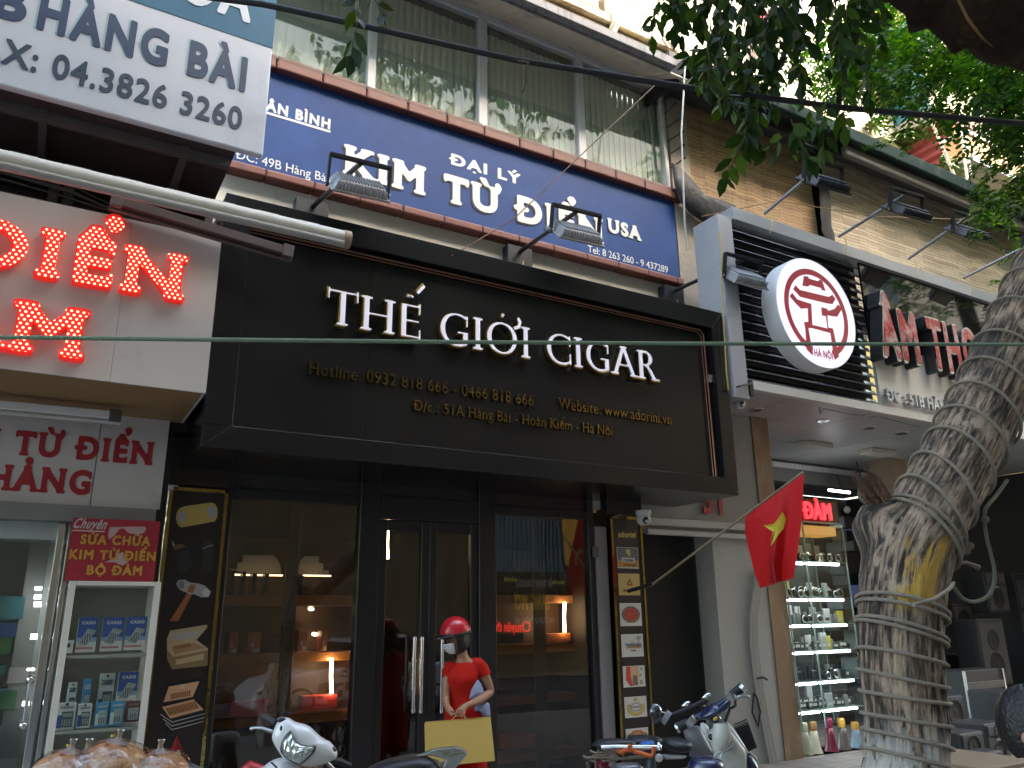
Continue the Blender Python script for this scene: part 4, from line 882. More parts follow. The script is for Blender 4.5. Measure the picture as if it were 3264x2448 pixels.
c = card(186, 602, 354, 765, pwhite)
for i in range(20): t = 2*math.pi*i/20; cpic(c, ell(.5+.36*math.cos(t), .5+.30*math.sin(t), .075, .075, 10), pbox2 if i % 2 else M("card bronze", (.17, .11, .055), .5), "coin_print", .006+.0004*(i % 2))
cpic(c, ell(.5, .5, .31, .26, 26), M("card scarlet", (.50, .03, .03), .5), "oval_print", .008); ctext(c, "HABANA", .34, .66, .47, .10, pwood, d=.004)
c = card(207, 818, 376, 983, pwhite)
cpic(c, [(.15, .50), (.92, .50), (.92, .60), (.15, .60)], M("card sea", (.16, .26, .46), .5), "sea_print"); cpic(c, [(.2, .38), (.85, .36), (.95, .44), (.8, .47), (.25, .43)], M("card sand", (.5, .3, .09), .5), "sand_print"); cpic(c, ell(.5, .62, .07, .07, 12), M("card sun", (.65, .48, .08), .5), "sun_print", .005); ctext(c, "QUINTERO", .22, .9, .43, .13, pbox2, 'small', .004); ctext(c, "HABANA", .4, .65, .25, .06, pbox2)
cpic(c, [(.78, .58), (.80, .58), (.81, .82), (.79, .82)], pbox2, "palm_trunk")
for a in range(0, 360, 45): cpic(c, [(.80, .83), (.80+.13*math.cos(R_(a+8)), .83+.11*math.sin(R_(a+8))), (.80+.15*math.cos(R_(a)), .82+.1*math.sin(R_(a)))], M("card green", (.06, .11, .03), .5), "palm_leaf", .007)
c = card(228, 1038, 396, 1196, pwhite)
cpic(c, [(.15, .98), (.38, .98), (.33, .5), (.6, .08), (.3, .04), (.12, .35)], M("card vermilion", (.55, .06, .035), .5), "red_cloth_print", .005); cpic(c, [(.34, .98), (.68, .98), (.72, .5), (.62, .08), (.42, .08), (.34, .5)], ptan, "figure_print", .0065); cpic(c, [(.44, .55), (.62, .55), (.66, .08), (.42, .08)], M("card taupe", (.19, .14, .11), .5), "dress_print", .008)
for i in range(14): cpic(c, ell(.78+random.uniform(-.08, .08), random.uniform(.12, .9), .04, .035, 8), random.choice((pbox2, MATS["card green"], pcream)), "flower_print", .005+.0003*i)
c = card(244, 1251, 412, 1411, pwhite)
for i in range(16): t = R_(-200+i*14.6); cpic(c, ell(.5+.33*math.cos(t), .46+.31*math.sin(t), .085, .085, 10), pgold if i % 2 else M("card ochre", (.42, .24, .05), .5), "coin_print", .0055+.0004*(i % 2))
cpic(c, ell(.5, .86, .1, .1, 10), pgold, "crown_print", .005); cpic(c, ell(.5, .5, .25, .22, 24), M("card steel", (.3, .3, .31), .5), "ring_print", .0075); cpic(c, ell(.5, .5, .19, .165, 24), pwhite, "disc_print", .009); ctext(c, "PARTAGAS", .34, .66, .47, .07, pcig, d=.006)
c = card(258, 1470, 430, 1632, pwhite)
cpic(c, [(.12, .3), (.88, .3), (.86, .7), (.68, .9), (.32, .9), (.14, .7)], pwood, "crest_print", .005); cpic(c, [(.34, .35), (.66, .35), (.64, .8), (.36, .8)], M("card amber", (.5, .26, .08), .5), "shield_print", .007)
for u in (.14, .26, .76, .88): cpic(c, ell(u, .62, .06, .16, 12), pbox2, "oval_print", .008)
# ------------------------------------------------------------------ right shop
c8 = lambda x, y: (2300+x*.4521, 700+y*.4521)
YA = 6.0; ra = thing("audio_shop", "right shop building with bamboo blinds over a lit electronics store", "shop", (10, 7, 0))
zc = 4.09
wallg = M("grey white wall", (.36, .355, .33), .85, var=.05, vs=2, dirt_or_glare=(.33, .32, .29), ds=2, dt=.6)
xw1 = 7.72; xw0 = 6.87
MB().box(xw0, xw1, 7.0, 7.3, 0, zc).box(5.8, xw0, 7.0, 7.3, 2.56, zc).box(5.7, 5.84, 7.12, 9, 0, 2.56).box(5.84, xw0, 8.6, 8.7, 0, 2.56).box(5.84, xw0, 7.3, 8.6, 2.56, 2.6).build("wall", wallg, ra)
MB().box(5.845, xw0-.001, 7.33, 7.36, 0, 2.555).build("alley_sheet", M("black alley sheet", (.008, .009, .009), .6), ra)  # flat black sheet across the alley opening
MB().box(5.85, xw1, 6.90, 7.0, 2.60, 2.68).box(5.85, xw1+.02, 6.94, 7.0, 2.50, 2.56).build("wall_ledge", M("pale ledge", (.48, .47, .44), .8), ra, bevel=.006)
mb = MB(); a, b = at(2240, 1634, Y=6.98), at(2302, 1634, Y=6.98); letter(mb, "51", a, Vector((b.x, b.y, a.z)), .30, st='sansh', depth=.02); mb.build("numerals", M("red numerals", (.42, .02, .025), .45), ra)
MB().box(xw1+.002, 8.02, 6.98, 7.3, 0, zc).build("tile_pillar", M("beige marble tile", (.24, .16, .095), .3, var=.25, vs=5, dirt_or_glare=(.40, .29, .19), ds=3, dt=.5, stretch=(1, 1, .4)), ra)
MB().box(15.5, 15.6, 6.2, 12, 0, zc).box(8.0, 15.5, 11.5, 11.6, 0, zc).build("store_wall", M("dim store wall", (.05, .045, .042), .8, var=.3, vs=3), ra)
MB().box(11.9, 12.3, 7.9, 8.3, 0, zc).build("pillar", M("tan pillar", (.36, .26, .17), .6), ra)
# ceiling of white boards with dark joints
mb = MB(); xx = [6.1, 7.55, 9.0, 10.45, 11.9, 13.35, 15.5]; yy = [6.06, 6.98, 7.9, 8.9]
for i in range(len(xx)-1):
    for j in range(len(yy)-1): mb.box(xx[i]+.006, xx[i+1]-.006, yy[j]+.006, yy[j+1]-.006, zc+random.uniform(0, .004), zc+.03)
ceil = mb.build("ceiling_boards", M("white ceiling board", (.44, .45, .42), .42, var=.04, vs=1), ra)
MB().box(6.1, 15.5, 6.06, 11.6, zc+.03, zc+.08).box(8.0, 15.5, 8.9, 9.0, zc-.35, zc+.03).build("ceiling_void", M("grey bulkhead", (.22, .21, .20), .7), ra)
mb = MB(); mb.box(8.1, 14.4, 8.80, 8.86, zc-.14, zc-.06)
for i in range(60): mb.box(8.15+i*.1, 8.21+i*.1, 8.79, 8.80, zc-.125, zc-.075)
mb.build("ceiling_rail", paint_white, ra)
for p in ((245, 1340), (715, 1415), (1040, 1468), (1270, 1505)):
    q = at(*c8(*p), Z=zc); t = thing("downlight", "round recessed downlight in the white board ceiling", "downlight", tuple(q), "downlights in the shop ceiling")
    MB().lathe([(.05, -.001), (.085, -.012), (.095, -.004), (.095, .004)], q, 24).build("ring", steel, t); MB().lathe([(.001, .0), (.052, -.003)], q, 24).build("lens", M("dark lens", (.05, .05, .05), .2), t)
for p in ((650, 1590), (1100, 1640), (90, 1500)):
    q = at(*c8(*p), Z=zc-.03); MBx = MB().box(q.x-.3, q.x+.3, q.y-.12, q.y+.12, zc-.075, zc-.002)
    solo(MBx, "ceiling_box", M("cream box cover", (.52, .48, .40), .5), "flat cream cover box on the white ceiling", "ceiling light", "cover boxes on the shop ceiling", bevel=.008)

# fascia: louvres, black glass, lower glass with its bright reflection painted grey
fa = thing("shop_fascia", "chrome louvre fascia with black glass and raised shop letters", "sign", (9.5, 6.0, 4.1))
zt, zb = 6.17, 4.16; x0, x1, x2 = 6.68, 9.03, 15.5
MB().box(x0, x1, YA+.10, YA+.14, zb, zt).build("back_panel", M("black louvre back", (.01, .01, .01), .6), fa)
lv = MB(); N_ = 17
for i in range(N_):
    z = zb+(zt-zb)*(i+.5)/N_; lv.obox(((x0+x1)/2, YA+.05, z), Vector(((x1-x0)/2, 0, 0)), Vector((0, .020, .034)), Vector((0, -.003, .0018)))
lv.build("louvre_slats", M("polished slat", (.42, .43, .42), .10, metal=1, var=.25, vs=5, bump=.25, bs=5), fa)
MB().box(x1, x2, YA+.01, YA+.04, 5.02, 6.2).build("black_glass", M("black glass", (.006, .006, .007), .05, var=.1, spec=.8), fa)
MB().box(x1+.004, x2, YA-.005, YA+.04, zb, 5.015).build("reflection_band", M("painted reflection panel", (.58, .57, .54), .6, var=.06, vs=1.5, dirt_or_glare=(.28, .27, .25), ds=2), fa)  # lower half of the dark glass, its bright reflection painted as grey
MB().box(x0-.05, x2, YA-.05, YA+.35, zt+.005, zt+.17).build("top_strip", M("grey cap strip", (.30, .31, .31), .5, var=.08, vs=2), fa, bevel=.004)
MB().box(x0+.01, x2, YA-.04, YA+.04, zc-.04, zb-.005).build("bottom_strip", M("white strip", (.58, .56, .52), .5, var=.05, dirt_or_glare=(.42, .4, .36), ds=3), fa, bevel=.004)
MB().box(6.40, 6.63, YA-.02, 6.4, 3.93, 6.20).build("end_column", M("white end column", (.36, .36, .37), .5, var=.05, dirt_or_glare=(.28, .28, .28), ds=2), fa, bevel=.006)
mb = MB(); a = at(*c8(118, 1178), Y=5.9); b = at(*c8(215, 1150), Y=6.0); mb.bar(a, b, .05, .02); mb.box(6.64, 6.70, 5.97, 6.02, 3.98, 4.16); mb.build("corner_bracket", rubber, fa)
dkside = M("dark letter side", (.035, .035, .038), .35); chromel = M("chrome letter face edge", (.5, .5, .5), .12, metal=1)
redf = M("translucent red face", (.36, .014, .018), .12, var=.3, vs=2.5, dirt_or_glare=(.50, .38, .38), ds=2.2, dt=.47)  # whitish blotches paint a reflection onto the red letter faces
L_, R__ = flat(at(*c8(1155, 938), Y=5.8), at(*c8(1810, 1090), Y=5.8)); dv = Vector((0, .2, 0)); w3 = (R__-L_).length
U3 = Vector((1, 0, 0)); full = w3*1.34
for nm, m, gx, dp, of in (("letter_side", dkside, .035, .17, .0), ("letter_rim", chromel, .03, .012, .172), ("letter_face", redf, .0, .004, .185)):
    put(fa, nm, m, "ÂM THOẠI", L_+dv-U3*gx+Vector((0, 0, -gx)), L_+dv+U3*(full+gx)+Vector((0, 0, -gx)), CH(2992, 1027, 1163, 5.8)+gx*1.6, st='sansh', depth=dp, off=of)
L_, R__ = flat(at(*c8(1145, 1282), Y=5.96), at(*c8(1560, 1352), Y=5.96)); put(fa, "small_lettering", M("brushed letters", (.42, .42, .42), .35, metal=.4), "ĐC : 51B HÀNG BÀI", L_, L_+Vector(((R__-L_).length*1.42, 0, 0)), CH(2933, 1260, 1293, 5.96), st='sansb', depth=.05)
# round lit emblem
C_ = at(*c8(675, 655), Y=5.80); W_ = (at(*c8(950, 700), Y=5.80).x-at(*c8(400, 600), Y=5.80).x)/2
em = thing("round_sign", "round white lit sign with a red pavilion emblem on the louvre fascia", "sign", (C_.x, 5.8, C_.z-W_))
MB().lathe([(W_, .20), (W_, 0), (W_-.012, -.02)], (C_.x, 5.82, C_.z), 64, (0, 1, 0)).build("rim", paint_white, em)
MB().lathe([(.001, 0), (W_-.01, .0005)], (C_.x, 5.808, C_.z), 64, (0, 1, 0)).build("lit_face", M("lit white face", (.55, .55, .72), .4, emit=(.78, .78, 1), es=.10), em)
emr = M("red emblem film", (.30, .004, .010), .4, emit=(1, .01, .03), es=.012)
YE = 5.804
_ga = at(*c8(640, 952), Y=YE); _gb = at(*c8(802, 992), Y=YE); a0_ = math.degrees(math.atan2(_gb.z-C_.z, _gb.x-C_.x)); a1_ = math.degrees(math.atan2(_ga.z-C_.z, _ga.x-C_.x)); a1_ += 360 if a1_ < a0_ else 0
ring = [(W_*.80*math.cos(t), W_*.80*math.sin(t)) for t in [R_(a0_+i*((a1_-a0_)/70)) for i in range(71)]]; rin = [(W_*.69*math.cos(t), W_*.69*math.sin(t)) for t in [R_(a0_+i*((a1_-a0_)/70)) for i in range(71)]]
mb = MB(); vs = [(C_.x+x, YE, C_.z+z) for x, z in ring]+[(C_.x+x, YE, C_.z+z) for x, z in rin]; rot = []
def rz(x, z, a=0): c, s = math.cos(R_(a)), math.sin(R_(a)); return c*x-s*z, s*x+c*z
vs = [(C_.x+rz(x, z)[0], YE, C_.z+rz(x, z)[1]) for x, z in ring+rin]
mb.add(vs, [(i, i+1, 72+i-1+1-1+0, 71+i) if False else (i, i+1, 71+i+1, 71+i) for i in range(70)]); mb.build("emblem_ring", emr, em)
def emb(pts): P = [at(*c8(*q), Y=YE) for q in pts]; MB().prism([(p.x, p.z) for p in P], (0, YE, 0), FX, FZ, FN, -.001, .002).build("emblem_part", emr, em)
emb([(580, 398), (610, 402), (616, 416), (680, 434), (690, 424), (708, 430), (733, 503), (705, 496), (702, 482), (620, 460), (612, 472), (570, 466)])
emb([(520, 462), (552, 496), (582, 503), (756, 545), (780, 530), (803, 560), (782, 596), (742, 590), (555, 545), (505, 490)])
emb([(497, 516), (533, 562), (574, 576), (632, 594), (640, 742), (748, 768), (735, 680), (708, 676), (703, 618), (742, 628), (752, 643), (795, 630), (822, 598), (848, 630), (815, 685), (775, 680), (745, 672), (752, 760), (785, 768), (828, 965), (800, 990), (790, 960), (768, 800), (640, 765), (612, 765), (645, 955), (640, 955), (600, 915), (590, 768), (582, 722), (612, 720), (608, 625), (560, 628), (522, 590), (480, 540)])
L_, R__ = at(*c8(656, 960), Y=YE), at(*c8(786, 986), Y=YE); mb = MB(); letter(mb, "HÀ NỘI", L_, R__, .088, st='sansb', depth=.003); mb.build("lettering", emr, em)
# bamboo blinds, torn black cloth between them, dark green sheet awning
bam1 = bamboo_mat("warm bamboo blind", (.47, .30, .15), (.31, .19, .095), (.17, .10, .05)); bam2 = bamboo_mat("pale bamboo blind", (.56, .47, .33), (.35, .285, .20), (.2, .15, .09))
def blind(label, x0, x1, z0, z1, Y, m):
    n = 40; vs = []; mb = MB()
    for i in range(n+1):
        x = x0+(x1-x0)*i/n; w = .02*math.sin(i*.9)+.012*math.sin(i*2.3); vs += [(x, Y+w, z0), (x, Y+w*.6, (z0+z1)/2), (x, Y+w*.2, z1)]
    mb.add(vs, [(3*i+k, 3*i+3+k, 3*i+4+k, 3*i+1+k) for i in range(n) for k in (0, 1)], True)
    mb2 = [(v[0], v[1]+.008, v[2]) for v in vs]; mb.add(mb2, [(3*i+k, 3*i+1+k, 3*i+4+k, 3*i+3+k) for i in range(n) for k in (0, 1)], True)
    return solo(mb, "bamboo_blind", m, label, "blind")
xg = at(2590, 500, Y=6.9).x
blind("warm brown bamboo blind hanging beside the glazed upper floor", 6.99, xg-.08, 6.0, 9.1, 6.95, bam1)
blind("pale wide bamboo blind hanging under the green awning at right", xg+.04, 16.5, 6.0, 9.15, 6.85, bam2)
ck = MB(); vs = []
for i in range(25): z = 9.0-i*.125; w = .05+.05*random.random()+(.05 if i > 8 else 0); ox = .03*math.sin(i*.8); vs += [(xg-w+ox, 6.80, z), (xg+ox, 6.76, z), (xg+w+ox, 6.80, z)]
ck.add(vs, [(3*i+k, 3*i+k+1, 3*i+4+k, 3*i+3+k) for i in range(24) for k in (0, 1)], True); solo(ck, "black_cloth", M("torn black cloth", (.012, .012, .013), .8), "torn black cloth strip hanging between the two bamboo blinds", "cloth")
rg = MB(); P = [at(*q, Y=6.8) for q in ((2140, 520), (2165, 560), (2190, 615), (2240, 640), (2300, 660), (2345, 662), (2335, 700), (2250, 715), (2200, 680), (2165, 640), (2150, 590))]
rg.dome([(p.x, p.z) for p in P], (0, 6.8, 0), FX, FZ, FN, .12, .04); solo(rg, "black_tarp", M("crumpled black tarp", (.02, .02, .02), .6, bump=.8, bs=12), "crumpled black tarp at the corner below the warm bamboo blind", "tarp")
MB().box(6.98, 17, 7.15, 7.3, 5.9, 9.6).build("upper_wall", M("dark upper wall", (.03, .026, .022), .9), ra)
ga = thing("green_awning", "dark green sheet metal awning edge above the bamboo blinds", "awning", (11, 6.3, 8.5))
e0, e1 = at(2185, 205, Y=6.25), at(3140, 615, Y=6.25); za = (e0.z+e1.z)/2
mb = MB(); n = 24; prof = [(0, .06), (.02, .10), (.05, .10), (.05, -.02), (.02, -.06), (0, -.02)]
MB().box(e0.x, 17, 6.20, 6.28, za-.12, za+.10).build("edge_sheet", M("dark green sheet", (.014, .032, .026), .85, spec=.15, var=.25, vs=4, dirt_or_glare=(.06, .07, .06), ds=4), ga, bevel=.02, seg=2)
MB().box(e0.x, 17, 6.27, 7.3, za+.04, za+.07).box(e0.x, 17, 6.5, 6.56, za-.20, za-.03).box(e0.x-.02, e0.x+.05, 6.28, 7.2, za-.15, za+.05).build("awning_sheet", M("awning underside", (.025, .022, .020), .8), ga)
MB().box(xg, 17, 6.32, 6.42, za-.30, za-.13).build("rolled_canvas", M("rolled grey canvas", (.12, .115, .10), .8, var=.2), ga, bevel=.03, seg=2)

# floodlights
def floodlight(label, mount, head, m, group, mtm, s=.50, tilt=-18, yaw=0, arm_m=None, box=True, armr=.024):
    mount, head = Vector(mount), Vector(head); t = thing("floodlight", label, "floodlight", tuple(mount), group)
    if box: MB().box(mount.x-.16, mount.x+.16, mount.y-.13, mount.y-.0, mount.z-.30, mount.z+.06).build("mount_box", mtm, t, bevel=.006)
    MB().tube([mount+Vector((0, -.05, 0)), head], armr, 12).build("arm", arm_m or mtm, t)
    Rm = Matrix.Rotation(R_(yaw), 3, 'Z') @ Matrix.Rotation(R_(tilt), 3, 'X'); Rb = Matrix.Rotation(R_(yaw), 3, 'Z') @ Matrix.Rotation(R_(12), 3, 'X'); ctr = head-Rb @ Vector((0, 0, .50*s)); B = lambda x, y, z: ctr+Rb @ Vector((x*s, y*s, z*s))
    V = lambda x, y, z: ctr+Rm @ Vector((x*s, y*s, z*s))
    mb = MB(); b0 = [(-.5, -.36), (.5, -.36), (.5, .36), (-.5, .36)]; b1 = [(-.40, -.26), (.40, -.26), (.40, .26), (-.40, .26)]
    for (p0, z0), (p1, z1) in (((b0, -.02), (b0, .02)), (([(u*.94, v*.94) for u, v in b0], .02), (b1, .17))):
        mb.add([V(x, y, z0) for x, y in p0]+[V(x, y, z1) for x, y in p1], [(3, 2, 1, 0), (4, 5, 6, 7), (0, 1, 5, 4), (1, 2, 6, 5), (2, 3, 7, 6), (3, 0, 4, 7)])
    for i in range(15):
        x = -.37+.74*i/14; mb.obox(V(x, 0, .185), Rm @ Vector((.008*s, 0, 0)), Rm @ Vector((0, .25*s, 0)), Rm @ Vector((0, 0, .028*s)))
        mb.obox(V(x*1.15, -.315, .09), Rm @ Vector((.008*s, 0, 0)), Rm @ Vector((0, .02*s, 0)), Rm @ Vector((0, 0, .07*s)))
    mb.build("housing", m, t, bevel=.003)
    mb = MB(); mb.add([V(x*.9, y*.9, -.024) for x, y in b0], [(3, 2, 1, 0)]); mb.build("lens", M("floodlight lens", (.25, .25, .22), .1), t)
    mb = MB()
    for sx in (-1, 1): mb.obox(B(sx*.53, .0, .25), Rb @ Vector((.02*s, 0, 0)), Rb @ Vector((0, .05*s, 0)), Rb @ Vector((0, 0, .27*s)))
    mb.obox(B(0, 0, .53), Rb @ Vector((.542*s, 0, 0)), Rb @ Vector((0, .055*s, 0)), Rb @ Vector((0, 0, .03*s)))
    mb.build("bracket", M("bracket "+m.name, (.018, .018, .02), .7, spec=.2), t, bevel=.002)
    for sx in (-1, 1): MB().cyl(B(sx*.50, 0, .03), B(sx*.56, 0, .03), .045*s, 10).build("pivot_bolt", steel, t)
    MB().tube([mount+Vector((.05, -.1, -.02)), mount+Vector((.03, -.14, -.16)), mount+Vector((-.02, -.12, -.3))], .006, 6).build("yellow_wire", M("yellow wire", (.5, .36, .05), .5), t)
    return t
mk = lambda px, py, Y: at(px, py, Y=Y)
YH2 = at(1835, 672, Z=at(1640, 820, Y=7.0).z).y
floodlight("grey finned floodlight on a black arm before the first letter of the blue sign", mk(985, 672, 7.0), mk(1150, 520, YH2), lamp_grey, "grey floodlights over the black sign", black_frame, .50, 42, -4)
floodlight("grey finned floodlight on a black arm before the middle of the blue sign", mk(1640, 815, 7.0), mk(1838, 675, YH2), lamp_grey, "grey floodlights over the black sign", black_frame, .52, 42, -4)
floodlight("grey finned floodlight on a black arm beside the white end column", mk(2128, 938, 7.0), mk(2370, 826, YH2+.1), lamp_grey, "grey floodlights over the black sign", black_frame, .52, 42, -4)
for i, (mx, my, hx, hy, lb_) in enumerate(((2425, 688, 2625, 522, "black floodlight on a grey arm before the torn cloth between the blinds"), (2662, 760, 2890, 618, "black floodlight on a grey arm in the middle of the pale blind"), (2885, 830, 3085, 690, "black floodlight on a grey arm close to the leaning trunk"), (3062, 890, 3300, 770, "black floodlight half hidden behind the leaning trunk"))):
    mo = at(mx, my, Y=6.0); hd = at(hx, hy, Y=5.25); floodlight(lb_, mo, hd, lamp_black, "black floodlights before the blinds", black_frame, .56, 42, -6, grey_paint, False, .02)

# security cameras
def dome_camera(label, p, s=1):
    p = Vector(p); t = thing("security_camera", label, "security camera", tuple(p))
    MB().lathe([(.075*s, 0), (.075*s, -.03*s), (.06*s, -.05*s)], p, 24, cap=True).build("base", paint_white, t)
    MB().lathe([(.06*s, -.045*s), (.07*s, -.075*s), (.062*s, -.11*s), (.035*s, -.135*s), (.001, -.14*s)], p, 24).build("ball", paint_white, t)
    MB().lathe([(.001, .002), (.032*s, 0), (.034*s, -.02*s)], p+Vector((-.02*s, -.058*s, -.10*s)), 18, (-.2, -.9, -.45)).build("lens", M("camera lens", (.01, .01, .012), .1), t)
    return t
dome_camera("white dome camera at the corner under the black sign", at(2050, 1628, Y=6.7), 1.15)
dome_camera("white dome camera under the white end column", at(*c8(125, 1255), Y=6.15), .95)
# cable bundle on the grey wall
for i, (dx, r) in enumerate(((0, .016), (.035, .014), (.06, .018), (.095, .012), (.12, .012))):
    pts = [at(2412, 1835, Y=6.93)+Vector((dx*.3, 0, .1)), at(2405, 1880, Y=6.93), at(2392, 1960, Y=6.94), at(2393, 2050, Y=6.95), at(2405, 2160, Y=6.95), at(2428, 2300, Y=6.95), at(2462, 2460, Y=6.95), at(2500, 2650, Y=6.95)]
    pts = [Vector(p)+Vector((dx, .002*i, 0)) for p in pts]
    solo(MB().tube(pts, r, 8), "wall_cable", M("grey wall cable", (.34, .33, .30), .6, var=.1), "grey cable running down the wall in a tied bundle", "cable", "cables tied down the grey wall")
t = MB(); a = at(2420, 2168, Y=6.92); t.tube([a+Vector((-.03, 0, .02)), a+Vector((.05, -.02, .03)), a+Vector((.13, 0, .0))], .012, 6); p = at(2405, 2240, Y=6.9); t.tube([p+Vector((.0, 0, .1)), p+Vector((-.05, 0, -.1)), p+Vector((.02, 0, -.25)), p+Vector((.08, 0, -.1)), p+Vector((.05, 0, .05)), p+Vector((0, 0, .1))], .01, 6)
solo(t, "cable_tie", rubber, "black tape and loop tying the grey cable bundle", "cable tie")

# ------------------------------------------------------------------ lit glass case with electronics
YD = 6.95; dx0, dx1 = 8.02, 9.22; zz = [at(2620, y, Y=YD).z for y in (1790, 1905, 1987, 2072, 2170, 2262, 2420)]
dc = thing("glass_case", "tall lit glass case of small electronics beside the tiled pillar", "display case", ((dx0+dx1)/2, YD+.3, 0)); zt_ = at(2600, 1662, Y=YD).z
f = MB()
for x in (dx0, dx0+.42, dx1): f.box(x-.008, x+.008, YD, YD+.016, .3, zt_)
f.box(dx0, dx1, YD, YD+.02, zt_-.02, zt_); f.box(dx1-.008, dx1+.008, YD+.5, YD+.516, .3, zt_)
f.build("frame", M("pale green edge", (.25, .33, .30), .2), dc)
MB().box(dx0, dx1, YD+.52, YD+.54, .3, zt_).build("back_panel", M("mirror back", (.10, .12, .12), .2, metal=.5), dc)
MB().box(dx0+.01, dx1-.01, YD+.004, YD+.008, .42, zt_-.02).build("front_glass", clear_glass, dc); MB().box(dx1+.002, dx1+.006, YD+.02, YD+.5, .42, zt_-.02).build("side_glass", clear_glass, dc)
MB().box(dx0, dx1+.05, YD-.02, YD+.54, zz[-1]-.16, zz[-1]-.03).box(dx0+.1, dx1-.05, YD+.05, YD+.5, 0, zz[-1]-.16).build("plinth", M("red wood plinth", (.24, .07, .035), .35, var=.2, stretch=(.5, 4, 4)), dc, bevel=.01)
for z in zz[:-1]:
    MB().box(dx0+.01, dx1-.01, YD+.02, YD+.5, z-.006, z).build("shelf", M("glass shelf", (.35, .45, .42), .15), dc)
    MB().cyl((dx0+.05, YD+.06, z-.03), (dx0+.40, YD+.06, z-.03), .014, 8).cyl((dx0+.46, YD+.06, z-.028), (dx1-.1, YD+.06, z-.028), .014, 8).build("tube_light", led_white, dc)
MB().box(dx0, dx1, YD+.02, YD+.5, zz[-1]-.03, zz[-1]-.015).build("shelf", MATS["glass shelf"], dc)
gm = [box_dk, M("grey gadget", (.20, .21, .21), .4), M("black gadget", (.02, .02, .022), .35), M("yellow carton", (.55, .42, .05), .5), M("white carton", (.5, .5, .48), .5), M("silver gadget", (.35, .36, .36), .35), steel]
kinds = []
for k, m in enumerate(gm):
    t = thing("gadget", "small gadget on a shelf of the lit glass case", "gadget", (0, 0, 0), "small gadgets in the lit glass case")
    if k in (1, 2): MB().box(-.03, .03, -.02, .02, 0, .11).build("body", m, t, bevel=.008); MB().cyl((.015, 0, .11), (.018, 0, .20), .005, 6).build("antenna", rubber, t)
    elif k == 6: MB().cyl((0, .04, .05), (0, -.04, .05), .05, 16).build("body", rubber, t); MB().lathe([(.032, -.0), (.05, -.012), (.05, .02)], (0, -.045, .05), 16, (0, 1, 0)).build("rim", steel, t)
    else: MB().box(-.05, .05, -.02, .02, 0, .08+.02*k).build("body", m, t, bevel=.004); MB().box(-.03, .03, -.023, -.02, .03, .06).build("label", lab if k != 4 else box_dk, t)
    kinds.append(t)
first = set()
for s_, z, row in [(a, b, r) for a, b in enumerate(zz[:-1]) for r in (0, 1)]:
    x = dx0+.07+.03*row
    while x < dx1-.06:
        k = [6, 6, 1, 0, 2, 0][s_] if random.random() < .55 else random.randrange(7)
        o = kinds[k] if k not in first else copy_tree(kinds[k]); first.add(k)
        o.location = (x, YD+.15+.2*row+random.uniform(-.03, .03), z+.001); o.scale = (1, 1, random.uniform(.9, 1.2)+.35*row); o.rotation_euler = (0, 0, random.uniform(-.3, .3)); x += random.uniform(.068, .10)
for k in range(7):
    if k not in first: kinds[k].location = (dx0+.2+.1*k, YD+.35, zz[2]+.001)
for (px, zh, cm, hm, lb_) in ((2568, 1.0, M("pale olive horn", (.30, .32, .22), .4), None, "pale olive megaphone at the left end of the bottom shelf"), (2598, 1.0, M("cream horn", (.55, .53, .38), .4), M("brown grip", (.3, .16, .06), .4), "cream megaphone with a brown collar on the bottom shelf"), (2650, 1.05, M("maroon horn", (.16, .012, .035), .35), None, "maroon megaphone on the bottom shelf"), (2690, 1.0, M("smoke horn", (.12, .10, .08), .25), M("orange collar", (.55, .32, .05), .4), "smoky megaphone with an orange collar on the bottom shelf"), (2733, .85, M("pale blue horn", (.22, .31, .40), .4), MATS["orange collar"], "pale blue megaphone with an orange collar on the bottom shelf")):
    x = at(px, 2380, Y=YD+.2).x; z0 = zz[-1]-.012; h = .40*zh; t = thing("megaphone", lb_, "megaphone", (x, YD+.2, z0), "megaphones on the bottom shelf")
    MB().lathe([(.105, 0), (.10, .01), (.07, h*.25), (.052, h*.5), (.045, h*.75), (.001, h*.75)], (x, YD+.2, z0), 20).build("horn", cm, t)
    MB().lathe([(.047, h*.74), (.048, h*.95), (.04, h), (.001, h)], (x, YD+.2, z0), 20).build("grip", hm or cm, t)
sg = thing("neon_letters", "glowing red letters on top of the lit glass case", "sign", ((dx0+dx1)/2, YD, zt_))
a, b = at(2560, 1655, Y=YD-.01), at(2648, 1655, Y=YD-.01)
mb = MB(); letter(mb, "BỘ ĐÀM", Vector((a.x, YD-.01, zt_+.03)), Vector((b.x, YD-.01, zt_+.03)), .21, st='sansb', ref="ĐÀM", depth=.03); mb.build("lettering", M("red neon face", (.6, .02, .02), .4, emit=(1, .02, .03), es=.35), sg)
MB().box(dx0-.2, dx1, YD+.04, YD+.08, zt_+.0, zt_+.30).build("back_board", M("gold and black board", (.05, .04, .02), .2), sg)
MB().box(dx0, dx1-.02, YD+.1, YD+.4, zt_-.16, zt_-.04).build("light_box", M("amber light box", (.5, .25, .06), .5, emit=(1, .5, .12), es=.05), dc)
